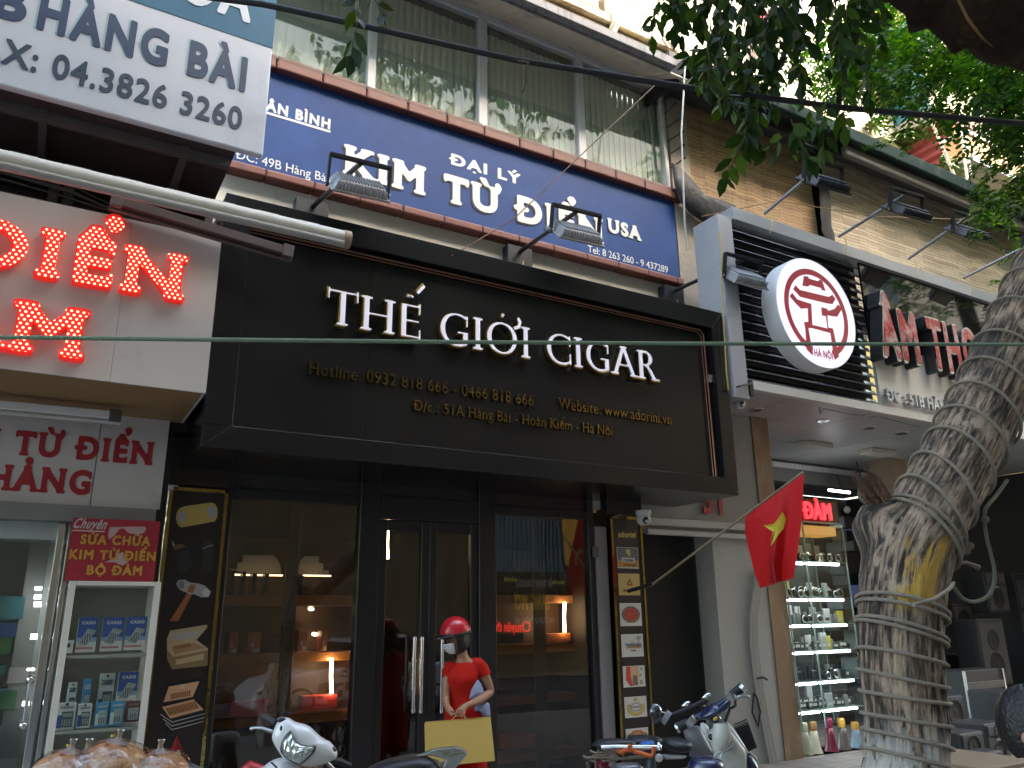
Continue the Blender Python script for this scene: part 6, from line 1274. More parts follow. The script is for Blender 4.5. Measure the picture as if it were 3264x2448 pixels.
# tail of a parked scooter: long black seat and silver grab rail
t4 = lambda x, y: (1000+x*.2532, 2300+y*.2530)
D1 = 4.6; TC = dist(*t4(1500, 520), D1); tb = thing("parked_scooter", "parked scooter with a long black seat and silver rear rail before the doors", "scooter", (TC.x, TC.y, 0))
Lf = (dist(*t4(700, 600), 4.9)-dist(*t4(1500, 430), 4.55)); Lf.z = 0; Lf.normalize(); Sd = FZ.cross(Lf).normalized()
zs = dist(*t4(1300, 425), D1).z
def tp(px, py, D=D1): return dist(*t4(px, py), D)
seat_o = [(1590, 585), (1560, 520), (1500, 470), (1400, 440), (1290, 428), (1100, 455), (900, 500), (760, 545), (560, 640), (560, 760), (1590, 760)]
sn = Vector((CAMP[0]-TC.x, CAMP[1]-TC.y, 0)).normalized(); su = FZ.cross(sn)
def tpl(px, py):
    d = Vector(CAMR @ np.array([t4(px, py)[0]-1632., t4(px, py)[1]-1224., FPX])); t = (TC-Vector(CAMP)).dot(sn)/d.dot(sn); p = Vector(CAMP)+d*t-TC; return (p.dot(su), p.z)
MB().dome(chaikin([tpl(*q) for q in seat_o]), TC, su, FZ, sn, .10, .14, rings=8, p=2.6).build("seat", seatm, tb)
def rb_(pts, r): return [TC+su*tpl(*q)[0]+FZ*tpl(*q)[1]+sn*o for *q, o in pts]
bars = MB()
bars.prism([tpl(*q) for q in ((1290, 432), (1380, 405), (1500, 350), (1545, 340), (1790, 318), (1850, 335), (1920, 375), (1932, 408), (1880, 470), (1780, 585), (1600, 640), (1660, 480), (1640, 462), (1560, 440), (1480, 425), (1400, 432))], TC+sn*.02, su, FZ, sn, -.06, .0)
rail = bars.build("grab_rail", silv, tb, bevel=.012, seg=2)
for poly in (((1545, 352), (1780, 325), (1790, 335), (1550, 364)), ((1612, 378), (1725, 370), (1690, 415), (1640, 415)), ((1765, 365), (1850, 342), (1850, 352), (1770, 378)), ((1690, 430), (1735, 400), (1890, 375), (1895, 392), (1700, 440)), ((1470, 445), (1575, 480), (1570, 580), (1530, 500))): MB().prism([tpl(*q) for q in poly], TC+sn*.0205, su, FZ, sn, 0, .004).build("rail_slot", M("rail slot", (.25, .22, .14), .3, metal=.5), rail)
MB().prism([tpl(*q) for q in ((1480, 640), (1600, 560), (1780, 590), (1800, 900), (700, 900), (600, 740))], TC-sn*.05, su, FZ, sn, -.14, .12).build("body", M("grey body plastic", (.10, .10, .105), .35), tb, bevel=.03, seg=2)
gb = Vector((TC.x, TC.y, 0)); wheel(tb, gb+Vector((0, 0, .28))+su*.05, sn); wheel(tb, gb+Vector((0, 0, .28))-su*1.25, sn)
MB().prism([(-1.5, .3-zs+.2), (-.9, .30-zs+.2), (-1.2, 0), (-1.35, .05)], TC, su, FZ, sn, -.12, .1).build("front_shield", MATS["grey body plastic"], tb, bevel=.03)

# old moped at right seen from behind: leg shield, handlebar, basket, rack
m2 = lambda x, y: (2000+x*.20344, 2150+y*.20341)
D2 = 5.3
def mq(px, py, d=D2): return dist(*m2(px, py), d)
mc = mq(1400, 900); mo = thing("old_moped", "old moped with aged white leg shield, dark blue cowl and wire basket", "moped", (mc.x, mc.y, 0)); mn = Vector((CAMP[0]-mc.x, CAMP[1]-mc.y, 0)).normalized(); mu = FZ.cross(mn)
def mpl(px, py, off=0):
    d = Vector(CAMR @ np.array([m2(px, py)[0]-1632., m2(px, py)[1]-1224., FPX])); c = mc+mn*off; t = (c-Vector(CAMP)).dot(mn)/d.dot(mn); p = Vector(CAMP)+d*t-mc; return (p.dot(mu), p.z)
def mpt(px, py, off=0): u, v = mpl(px, py, off); return mc+mu*u+FZ*v+mn*off
def mdome(nm, pts, m, h, off=0, back=.04, **k): return MB().dome(chaikin([mpl(*q, off) for q in pts]), mc+mn*off, mu, FZ, mn, h, back, **k).build(nm, m, mo)
mdome("leg_shield", [(1255, 905), (1300, 850), (1500, 735), (1560, 800), (1700, 980), (1800, 1120), (1860, 1200), (1860, 1700), (1500, 1700), (1420, 1380), (1300, 1100)], wleg, .05, .0, .05)
mdome("shield_edge", [(1500, 720), (1560, 730), (1700, 900), (1872, 1165), (1850, 1190), (1700, 1010), (1560, 820)], M("clean white plastic", (.60, .60, .60), .3), .03, -.03, .02)
MB().tube([mpt(1480, 790, .06), mpt(1480, 960, .075), mpt(1440, 1140, .06)], [.05, .06, .04], 12).build("column_cover", wleg, mo)
for q in ((1310, 978), (1385, 958), (1550, 945)): MB().lathe([(.001, .006), (.017, .004), (.018, 0)], mpt(*q, .055), 12, tuple(mn)).build("bolt", rubber, mo)
mdome("cowl", [(1100, 660), (1250, 500), (1350, 440), (1440, 470), (1560, 370), (1640, 400), (1600, 520), (1420, 620), (1490, 720), (1380, 800), (1240, 700), (1110, 720)], bluep, .07, .03, .06)
mdome("ignition_plate", [(1330, 690), (1400, 650), (1432, 690), (1360, 740)], M("amber sticker", (.55, .28, .02), .4), .006, .112, .004, rings=3)
MB().tube([mpt(1010, 700, .02), mpt(1120, 660, .02), mpt(1600, 380, .02)], .02, 10).build("handlebar", bluep, mo)
MB().tube([mpt(780, 830, .03), mpt(950, 760, .03)], .028, 12).build("grip", rubber, mo); MB().tube([mpt(1640, 330, .0), mpt(1790, 205, -.02)], .028, 12).build("grip", rubber, mo)
for a, b in (((765, 850), (800, 830)), ((1780, 225), (1825, 180))): MB().cyl(mpt(*a, .03), mpt(*b, .03), .03, 12).build("bar_end", chrome, mo)
MB().cyl(mpt(950, 700, .03), mpt(1030, 790, .03), .04, 12).cyl(mpt(1580, 310, .02), mpt(1640, 400, .02), .036, 12).build("switch_block", silv, mo)
MB().tube([mpt(1680, 385, .02), mpt(1760, 345, .03), mpt(1850, 335, .02), mpt(1900, 355, .0)], [.012, .01, .01, .012], 8).build("brake_lever", silv, mo)
MB().tube([mpt(1690, 410, .03), mpt(1695, 480, .04), mpt(1640, 525, .03), mpt(1600, 520, .02)], .008, 6).tube([mpt(1600, 540, .05), mpt(1530, 740, .06)], .009, 6).build("control_cable", rubber, mo)
MB().tube([mpt(1350, 1300, .1), mpt(1400, 1230, .1), mpt(1500, 1210, .1), mpt(1460, 1310, .1)], .008, 6).tube([mpt(1500, 1210, .1), mpt(1640, 1140, .09), mpt(1680, 1080, .08)], .008, 6).build("hook_wire", silv, mo)
# wire basket
bk = MB(); T = [mpt(*q, -.18) for q in ((1690, 850), (1890, 770))]; Bt = [mpt(*q, -.18) for q in ((1900, 1195), (2020, 1140))]
def bkp(u, v, w): return (T[0]*(1-u)+T[1]*u)*(1-v)+(Bt[0]*(1-u)+Bt[1]*u)*v-mn*.22*w*(1-.2*v)
for k in range(9):
    v = k/8; bk.tube([bkp(0, v, 0), bkp(1, v, 0), bkp(1, v, 1), bkp(0, v, 1), bkp(0, v, 0)], .004, 5)
for k in range(7):
    u = k/6; bk.tube([bkp(u, 0, 0), bkp(u, 1, 0)], .0035, 5); bk.tube([bkp(u, 0, 1), bkp(u, 1, 1), bkp(u, 1, 0)], .0035, 5)
    bk.tube([bkp(0, 0, u), bkp(0, 1, u)], .0035, 5); bk.tube([bkp(1, 0, u), bkp(1, 1, u)], .0035, 5)
bk.add([bkp(.03, .05, .05), bkp(.97, .05, .05), bkp(.97, .97, .05), bkp(.03, .97, .05)], [(0, 3, 2, 1)]); bk.build("basket", M("black basket wire", (.02, .02, .021), .6), mo)
mdome("front_fender", [(1865, 1230), (1930, 1240), (2060, 1420), (2100, 1600), (1880, 1600)], bluep, .06, -.15, .06); MB().tube([mpt(1915, 1220, -.1), mpt(1990, 1290, -.1), mpt(2020, 1335, -.1)], .006, 6).build("fender_stay", silv, mo)
mdome("rear_body", [(960, 1310), (1130, 1280), (1320, 1285), (1430, 1310), (1510, 1380), (1530, 1465), (1500, 1700), (900, 1700)], bluep, .09, .35, .1)
g0 = Vector((mc.x, mc.y, 0)); wheel(mo, g0-mu*(-.62)+Vector((0, 0, .27))-mn*.25, mn, .27); wheel(mo, g0-mu*.55+Vector((0, 0, .27))+mn*.2, mn, .27)

# darker moped behind it: grey leg shield, mirrors, wrinkled seat, chrome rack with orange strap
D3 = 5.55; nc = dist(*m2(850, 1050), D3); nm_ = thing("rack_moped", "dark moped with wrinkled seat, chrome luggage rack and orange strap", "moped", (nc.x, nc.y, 0)); nn = Vector((CAMP[0]-nc.x, CAMP[1]-nc.y, 0)).normalized(); nu_ = FZ.cross(nn)
r3 = lambda x, y: (1850+x*.18083, 2300+y*.18093)
def npl(P, off=0):
    d = Vector(CAMR @ np.array([P[0]-1632., P[1]-1224., FPX])); c = nc+nn*off; t = (c-Vector(CAMP)).dot(nn)/d.dot(nn); p = Vector(CAMP)+d*t-nc; return (p.dot(nu_), p.z)
def npt(P, off=0): u, v = npl(P, off); return nc+nu_*u+FZ*v+nn*off
def ndome(nm, pts, m, h, off=0, back=.04, cv=m2, **k): return MB().dome(chaikin([npl(cv(*q), off) for q in pts]), nc+nn*off, nu_, FZ, nn, h, back, **k).build(nm, m, nm_)
ndome("leg_shield", [(870, 870), (930, 820), (1130, 790), (1180, 900), (1300, 1120), (1380, 1300), (960, 1310), (980, 1180), (1000, 1050), (900, 1000)], greyleg, .06, -.1, .04)
ndome("shield_edge", [(1125, 770), (1200, 745), (1290, 850), (1245, 930), (1310, 1110), (1260, 1030), (1180, 930)], M("clean white plastic", (.60, .60, .60), .3), .03, -.02, .02)
ndome("front_seat", [(530, 990), (700, 980), (860, 1000), (985, 1040), (1030, 1110), (1010, 1190), (900, 1230), (700, 1190), (560, 1140)], seatm, .10, .12, .08)
ndome("rear_seat", [(-20, 960), (120, 945), (330, 955), (560, 985), (560, 1150), (300, 1170), (0, 1150)], seatm, .10, .0, .08)
ndome("cushion", [(200, 385), (330, 305), (700, 285), (880, 310), (960, 345), (985, 420), (900, 450), (400, 445), (200, 430)], seatm, .07, .2, .04, cv=r3)
ndome("rag", [(1010, 430), (1060, 370), (1150, 340), (1290, 330), (1320, 400), (1300, 450), (1030, 450)], M("blue rag", (.02, .11, .36), .6, var=.3, bump=.6, bs=18), .06, .2, .03, cv=r3)
MB().tube([npt(r3(370, 462), .26), npt(r3(600, 445), .26), npt(r3(850, 455), .27), npt(r3(1150, 456), .27), npt(r3(1370, 458), .27)], .016, 10).tube([npt(r3(1370, 400), .25), npt(r3(1395, 440), .27), npt(r3(1395, 500), .27)], .014, 8).tube([npt(r3(1000, 490), .22), npt(r3(1110, 488), .22)], .014, 8).build("chrome_rail", chrome, nm_)
rkm = M("aged rack wire", (.20, .16, .12), .4, metal=.7); rr = MB()
for pts in (((165, 520), (260, 560), (560, 530), (700, 650), (1200, 610)), ((270, 570), (400, 700), (680, 660), (1230, 620)), ((130, 640), (300, 632), (690, 640)), ((265, 560), (275, 900)), ((210, 610), (430, 590)), ((160, 680), (260, 710)), ((110, 710), (150, 850)), ((320, 490), (320, 540)), ((510, 480), (510, 530)), ((40, 600), (90, 640), (140, 640))): rr.tube([npt(r3(*q), .25) for q in pts], .009, 6)
rr.build("luggage_rack", rkm, nm_)
MB().tube([npt(r3(*q), .30) for q in ((650, 500), (690, 550), (840, 500), (860, 440), (870, 500), (1000, 540), (1250, 615), (1290, 540), (1300, 440))], .013, 8).tube([npt(r3(*q), .31) for q in ((835, 430), (880, 440), (850, 475), (890, 490), (845, 515))], .016, 8).build("orange_strap", M("orange strap", (.55, .11, .025), .6, var=.2), nm_)
ndome("tail_lamp", [(420, 620), (440, 595), (520, 590), (535, 680), (420, 685)], M("red tail lens", (.55, .02, .035), .2), .03, .2, .04, cv=r3)
ndome("rear_fender", [(285, 680), (420, 680), (530, 690), (520, 1000), (290, 1000)], M("dark red plastic", (.20, .01, .02), .3), .05, .15, .05, cv=r3)
ndome("side_cover", [(1400, 590), (1440, 575), (1880, 590), (1860, 640), (1820, 660), (1420, 670)], M("grey side cover", (.33, .33, .31), .4), .03, .18, .03, cv=r3); MB().lathe([(.001, .01), (.02, .006), (.024, 0)], npt(r3(1385, 640), .22), 14, tuple(nn)).build("side_bolt", paint_white, nm_)
ndome("engine_cover", [(560, 760), (780, 740), (1110, 745), (1100, 1000), (540, 1000)], M("grey metal cover", (.25, .26, .28), .3, metal=.4), .05, .1, .1, cv=r3)
MB().tube([npt(r3(1235, 620), .2), npt(r3(1235, 1100), .2)], .03, 12).build("shock_absorber", M("steel blue tube", (.08, .11, .13), .3, metal=.6), nm_)
MB().tube([npt(m2(410, 770), .05), npt(m2(560, 700), .05)], .026, 12).build("grip", rubber, nm_); MB().tube([npt(m2(560, 700), .03), npt(m2(900, 560), .02), npt(m2(1250, 400), .0)], .016, 8).build("handlebar", rubber, nm_); MB().cyl(npt(m2(570, 650), .05), npt(m2(640, 700), .05), .045, 12).build("switch_block", grey_paint, nm_)
mir_ = MB().lathe([(.001, .012), (.03, .010), (.038, 0), (.036, -.008)], npt(m2(430, 565), .06), 20, tuple(nn+FZ*.3)).build("mirror", M("mirror glass", (.02, .02, .02), .05, spec=1), nm_); MB().lathe([(.037, .002), (.041, 0), (.037, -.010)], npt(m2(430, 565), .058), 20, tuple(nn+FZ*.3)).build("mirror_rim", chrome, mir_)
MB().tube([npt(m2(475, 570), .05), npt(m2(590, 600), .05), npt(m2(600, 660), .05)], .006, 6).build("mirror_stem", chrome, nm_)
for q in ((920, 470), (1240, 340)): MB().tube([npt(m2(q[0]-60, q[1]+25), .0), npt(m2(*q), .02), npt(m2(q[0]+55, q[1]-35), .0)], [.012, .018, .008], 8).build("chrome_lever", chrome, nm_)
ndome("headset", [(830, 540), (960, 470), (1130, 450), (1260, 480), (1150, 600), (960, 640), (840, 620)], rubber, .06, -.05, .06)
g0 = Vector((nc.x, nc.y, 0)); wheel(nm_, g0-nu_*.55+Vector((0, 0, .27)), nn, .27); wheel(nm_, g0+nu_*.65+Vector((0, 0, .27))-nn*.2, nn, .27)

# silver car parked behind the photographer, mirrored in the left shop window
car = thing("parked_car", "silver car parked on the street, mirrored in the left shop window", "car", (5.6, -1.8, -.14)); cm_ = M("silver car paint", (.72, .73, .74), .25, coat=.6, var=.03); cg = M("car glass", (.02, .025, .03), .05, spec=.8)
cx0 = 3.5; sil = [(0, .25), (.02, .55), (.25, .72), (1.05, .90), (3.6, .98), (4.2, .90), (4.28, .5), (4.2, .25)]
MB().prism([(cx0+x, z) for x, z in sil], (0, -.95, -.14), FX, FZ, FY, -1.7, 0).build("body", cm_, car, bevel=.10, seg=3)
MB().prism([(cx0+x, z) for x, z in ((1.0, .90), (1.75, 1.38), (3.0, 1.42), (3.8, .98))], (0, -1.08, -.14), FX, FZ, FY, -1.44, 0).build("cabin", cg, car, bevel=.06, seg=2)
MB().prism([(cx0+x, z) for x, z in ((1.72, 1.36), (1.85, 1.44), (2.95, 1.47), (3.05, 1.40))], (0, -1.12, -.14), FX, FZ, FY, -1.36, 0).build("roof", cm_, car, bevel=.03, seg=2)
for y in (-.945, -2.51): MB().prism([(cx0+.05, .56), (cx0+.55, .74), (cx0+.62, .68), (cx0+.15, .52)], (0, y, -.14), FX, FZ, FY, -.15, .012).build("headlight", hl, car, bevel=.01)
for x in (.85, 3.5):
    for y in (-1.04, -2.56): wheel(car, (cx0+x, y, .17), (0, 1, 0), .31, .19)
# ------------------------------------------------------------------ the roped street tree
YT = 2.2
px_c = [(2893, 2900), (2893, 2600), (2892, 2448), (2888, 2300), (2872, 2100), (2877, 1900), (2898, 1780), (2950, 1660), (3008, 1550), (3080, 1420), (3165, 1250), (3245, 1080), (3330, 900), (3420, 740), (3520, 480), (3600, 150)]
px_r = [165, 148, 142, 138, 140, 144, 146, 134, 128, 126, 124, 121, 118, 116, 112, 108]
TP = [at(x, y, Y=YT) for x, y in px_c]
def depth_of(p): return (CAMR.T @ (np.array(p)-CAMP))[2]
TR_ = [.87*r*depth_of(p)/FPX for p, r in zip(TP, px_r)]
g = TP[0]; TP[0] = Vector((g.x, g.y, -.05))
def catmull(P, n):
    out = []; m = len(P)
    for i in range(m-1):
        p0, p1, p2, p3 = P[max(i-1, 0)], P[i], P[i+1], P[min(i+2, m-1)]
        for k in range(n):
            t = k/n; out.append(.5*((2*p1)+(p2-p0)*t+(2*p0-5*p1+4*p2-p3)*t*t+(3*p1-p0-3*p2+p3)*t*t*t))
    return out+[P[-1]]
NS = 14; PATH = catmull([np.array(p) for p in TP], NS); RAD = catmull([np.array([r]) for r in TR_], NS); NA = 96
from mathutils import noise as mn_
tree = thing("street_tree", "leaning street tree wound with rope, pale peeling bark and dark leaves", "tree", tuple(TP[0]))
VW = Vector((CAMP[0]-3.6, CAMP[1]-YT, 0)).normalized()
frames = []
for i, p in enumerate(PATH):
    d = Vector(PATH[min(i+1, len(PATH)-1)])-Vector(PATH[max(i-1, 0)]); d.normalize(); u = d.cross(VW).normalized(); u = -u if u.dot(Vector((1, 0, 0))) < 0 else u; n = u.cross(d).normalized(); n = n if n.dot(VW) > 0 else -n
    frames.append((Vector(p), u, n, float(RAD[i][0])))
def pix(p): v = CAMR.T @ (np.array(p)-CAMP); return 1632+FPX*v[0]/v[2], 1224+FPX*v[1]/v[2]
kp, ku, kn, kr = min(frames, key=lambda f: abs(pix(f[0])[1]-1748)); knob_c = kp-ku*kr*1.0+kn*kr*.25
vs = []; co = []; fro = []; arc = 0
for i, (p, u, n, r) in enumerate(frames):
    if i: arc += (p-frames[i-1][0]).length
    for k in range(NA):
        a = 2*math.pi*k/NA; dv = u*math.sin(a)+n*math.cos(a); q = Vector((math.cos(a)*1.6, math.sin(a)*1.6, arc*1.1))
        rr = r*(1+.05*mn_.noise(q*1.2)+.025*mn_.noise(Vector((math.cos(a)*9, math.sin(a)*9, arc*3)))); rr += .008*mn_.noise(Vector((math.cos(a)*26, math.sin(a)*26, arc*6)))
        w = p+dv*rr; e = (w-knob_c).length; w += (-ku*.9+kn*.25+FZ*.15)*(.085*math.exp(-(e/.115)**4))
        vs.append(w); co.append(((a if a < math.pi else a-2*math.pi)*r, arc, 0)); fro.append(math.sin(a) if math.cos(a) > 0 else 3)
me = bpy.data.meshes.new("trunk"); nr = len(frames)
b0 = base_of(tree); me.from_pydata([tuple(v-b0) for v in vs], [], [(i*NA+k, i*NA+(k+1) % NA, (i+1)*NA+(k+1) % NA, (i+1)*NA+k) for i in range(nr-1) for k in range(NA)])
me.polygons.foreach_set('use_smooth', [True]*len(me.polygons)); at_ = me.attributes.new("bark", 'FLOAT_VECTOR', 'POINT'); at_.data.foreach_set('vector', np.array(co).ravel()); af_ = me.attributes.new("front", 'FLOAT', 'POINT'); af_.data.foreach_set('value', fro)
bark = bpy.data.materials.new("peeling bark"); bark.use_nodes = True; nt = bark.node_tree; L = nt.links.new; b = nt.nodes["Principled BSDF"]; b.inputs['Roughness'].default_value = .9
at2 = _n(nt, "ShaderNodeAttribute", attribute_name="bark"); sx = _n(nt, "ShaderNodeSeparateXYZ"); L(at2.outputs['Vector'], sx.inputs[0]); tc = _n(nt, "ShaderNodeTexCoord"); so = _n(nt, "ShaderNodeSeparateXYZ"); L(tc.outputs['Object'], so.inputs[0])
def nz(sc, det, st, off=0):
    mp = _n(nt, "ShaderNodeMapping"); mp.inputs['Scale'].default_value = st; mp.inputs['Location'].default_value = (off, off*.7, off); L(at2.outputs['Vector'], mp.inputs[0]); q = _n(nt, "ShaderNodeTexNoise", Scale=sc, Detail=det, Roughness=.65); q.inputs['Distortion'].default_value = .12; L(mp.outputs[0], q.inputs['Vector']); return q.outputs[0]
def ramp(s, stops):
    q = _n(nt, "ShaderNodeValToRGB"); e = q.color_ramp.elements
    while len(e) < len(stops): e.new(.5)
    for k, (p, c) in enumerate(stops): e[k].position = p; e[k].color = (*c, 1)
    L(s, q.inputs[0]); return q.outputs[0]
def mixc(f, a, c):
    q = _n(nt, "ShaderNodeMix", data_type='RGBA'); L(f, q.inputs[0]); L(a, q.inputs[6])
    if isinstance(c, tuple): q.inputs[7].default_value = (*c, 1)
    else: L(c, q.inputs[7])
    return q.outputs[2]
def mm(op, a, v):
    q = _n(nt, "ShaderNodeMath", operation=op, use_clamp=False); L(a, q.inputs[0])
    if isinstance(v, (int, float)): q.inputs[1].default_value = v
    else: L(v, q.inputs[1])
    return q.outputs[0]
def mr(s, a, b_, c=0, d=1):
    q = _n(nt, "ShaderNodeMapRange"); L(s, q.inputs[0]); q.inputs[1].default_value = a; q.inputs[2].default_value = b_; q.inputs[3].default_value = c; q.inputs[4].default_value = d; return q.outputs[0]
streak = nz(1, 8, (46, 4.6, 1)); big = nz(1, 5, (5, 1.9, 1), 3.3); patch = nz(1, 7, (7, 3.4, 1), 7.1); fine = nz(1, 6, (90, 16, 1), 2.2)
s2 = mm('ADD', mm('MULTIPLY', streak, .62), mm('ADD', mm('MULTIPLY', big, .30), mm('MULTIPLY', fine, .16)))
col = ramp(s2, [(.44, (.014, .012, .011)), (.50, (.05, .038, .030)), (.545, (.20, .142, .098)), (.63, (.43, .315, .215))])
pm = mr(patch, .57, .62); col = mixc(mm('MULTIPLY', pm, .75), col, (.46, .345, .25)); dk_ = mr(nz(1, 6, (6, 2.2, 1), 4.4), .53, .60); col = mixc(mm('MULTIPLY', dk_, .7), col, (.022, .02, .018))
# ochre paint patch below the bend and old lime wash near the foot
fy = min(frames, key=lambda f: abs(pix(f[0]+f[2]*f[3])[1]-1825)); zy = (fy[0]+fy[2]*fy[3]).z-b0.z; fa_ = _n(nt, "ShaderNodeAttribute", attribute_name="front")
ym = mm('MULTIPLY', mr(mm('ABSOLUTE', mm('SUBTRACT', so.outputs['Z'], zy), 0), .17, .10), mm('MULTIPLY', mr(mm('ABSOLUTE', mm('SUBTRACT', fa_.outputs['Fac'], .32), 0), .50, .36), mr(nz(1, 5, (20, 2.6, 1), 5.5), .47, .52)))
col = mixc(mm('MULTIPLY', ym, .85), col, (.52, .31, .045))
zw = at(2900, 2300, Y=YT).z-b0.z
wm = mm('MULTIPLY', mr(so.outputs['Z'], zw+.06, zw-.22), mr(nz(1, 8, (14, 6, 1), 9.9), .43, .49)); col = mixc(mm('MULTIPLY', wm, .9), col, (.62, .60, .55))
L(col, b.inputs['Base Color'])
bp = _n(nt, "ShaderNodeBump", Strength=.9, Distance=.03); L(mm('ADD', s2, mm('MULTIPLY', fine, .3)), bp.inputs['Height']); L(bp.outputs[0], b.inputs['Normal'])
me.materials.append(bark); trunk = bpy.data.objects.new("trunk", me); trunk.parent = tree; COL.objects.link(trunk)
# broken stub above the knob
sb = MB()
for i in range(9):
    a = knob_c+FZ*.13+ku*random.uniform(.0, .08)+kn*random.uniform(-.06, .06); sb.tube([a, a+Vector((random.uniform(-.07, -.02), 0, random.uniform(.03, .09))), a+Vector((random.uniform(-.12, -.04), 0, random.uniform(.08, .15)))], [.022, .014, .003], 6)
sb.build("broken_stub", M("splintered wood", (.09, .045, .026), .9, var=.4, vs=20, bump=.8, bs=40), tree)
# limb overhead, its shade put into a dark bark colour
limb = M("shaded limb bark", (.040, .027, .019), .95, var=.7, vs=14, bump=1, bs=26, dirt_or_glare=(.13, .075, .035), ds=6, dt=.56, spec=.1)
lq = [at(3600, 150, Y=YT), at(3420, 110, Y=2.0), at(3200, 60, Y=1.9), at(2960, -40, Y=2.1), at(2700, -260, Y=2.4), at(2300, -700, Y=2.6)]
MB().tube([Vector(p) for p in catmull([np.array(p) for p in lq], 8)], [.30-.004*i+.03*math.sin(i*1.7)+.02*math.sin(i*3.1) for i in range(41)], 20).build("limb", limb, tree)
MB().tube([at(3040, -30, Y=1.62), at(3085, 60, Y=1.6), at(3130, 120, Y=1.58), at(3165, 150, Y=1.6)], [.007, .008, .006, .002], 6).build("aerial_root", M("ochre aerial root", (.20, .10, .025), .8), tree)
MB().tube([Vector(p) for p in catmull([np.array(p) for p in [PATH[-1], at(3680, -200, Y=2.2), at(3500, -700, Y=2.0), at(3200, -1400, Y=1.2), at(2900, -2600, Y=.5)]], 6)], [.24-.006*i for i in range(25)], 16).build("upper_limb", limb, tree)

# ropes wound round the trunk
ropem = M("grey hemp rope", (.30, .255, .195), .9, var=.35, vs=60, bump=.8, bs=260)
yl_ = np.array([pix(p-u*r)[1] for p, u, n, r in frames]); yr__ = np.array([pix(p+u*r)[1] for p, u, n, r in frames])
def s_at(arr, y): return float(np.interp(-y, -arr[1:], np.arange(1, len(arr))))
def fr_at(s):
    i = int(min(max(s, 0), len(frames)-2)); f = s-i; A, B = frames[i], frames[i+1]; return A[0].lerp(B[0], f), A[1].lerp(B[1], f).normalized(), A[2].lerp(B[2], f).normalized(), A[3]*(1-f)+B[3]*f
def wrap(yl, yr, sag=0, r_=.008):
    a, c = s_at(yl_, yl), s_at(yr__, yr); pts = []
    for k in range(41):
        th = -math.pi/2+2*math.pi*k/40; w = .5+.5*math.sin(th); s = a+(c-a)*w-sag*max(0, math.cos(th)); p, u, n, r = fr_at(s); q = p+(u*math.sin(th)+n*math.cos(th))*(r*1.045+.006); e = (q-knob_c).length; q += (-ku*.9+kn*.25+FZ*.15)*(.085*math.exp(-(e/.115)**4)); pts.append(q)
    return pts
RW = [(1912, 1960, 0), (1926, 1978, .4), (1976, 2042, 0), (1985, 2056, .3), (2070, 2122, 0), (2134, 2193, 0), (2200, 2243, 0), (2271, 2318, .2), (2325, 2388, 0), (2384, 2450, 0), (1618, 1770, .0), (1628, 1790, .2), (1548, 1738, 0), (1474, 1654, 0), (1402, 1548, 0), (1337, 1468, 0), (1263, 1385, 0), (1188, 1305, 0), (1102, 1215, 0), (998, 1110, 0), (908, 1010, 0), (838, 930, 0)]
rp = thing("rope", "grey hemp rope wound many times round the leaning trunk", "rope", tuple(TP[1]))
for yl, yr, sg_ in RW: MB().tube(wrap(yl, yr, sg_)[:-1], .0082, 8, closed=True).build("rope_turn", ropem, rp)
c9 = lambda x, y: (2900+x*.4218, 1400+y*.4219)
gr = M("green worn rope", (.17, .20, .14), .9, var=.3, vs=60, bump=.6, bs=260)
q0 = [(735, 310), (650, 430), (575, 520), (565, 610), (580, 740), (610, 860), (640, 1000), (625, 1130), (560, 1205), (470, 1228), (390, 1195), (335, 1120)]
MB().tube([Vector(p) for p in catmull([np.array(at(*c9(*q), Y=YT+.02)) for q in q0], 5)], .009, 8).build("hanging_loop", gr, rp)
MB().tube([at(*c9(*q), Y=YT-.02) for q in ((370, 935), (430, 930), (500, 960), (515, 970))], [.008, .008, .012, .014], 8).build("loose_end", ropem, rp)
for q in ((570, 605), (455, 805), (430, 845)): MB().lathe([(.001, .02), (.018, .008), (.018, -.008), (.001, -.02)], at(*c9(*q), Y=YT-.01), 12).build("knot", ropem, rp)
a, c = Vector(at(*c9(40, 1255), Y=YT-.36)), Vector(at(*c9(335, 1090), Y=YT-.1)); MB().tube([at(*c9(30, 1252), Y=1.86), at(*c9(180, 1210), Y=1.86), at(*c9(300, 1130), Y=1.93), at(*c9(330, 1085), Y=2.03)], .0075, 8).build("slanted_turn", ropem, rp)

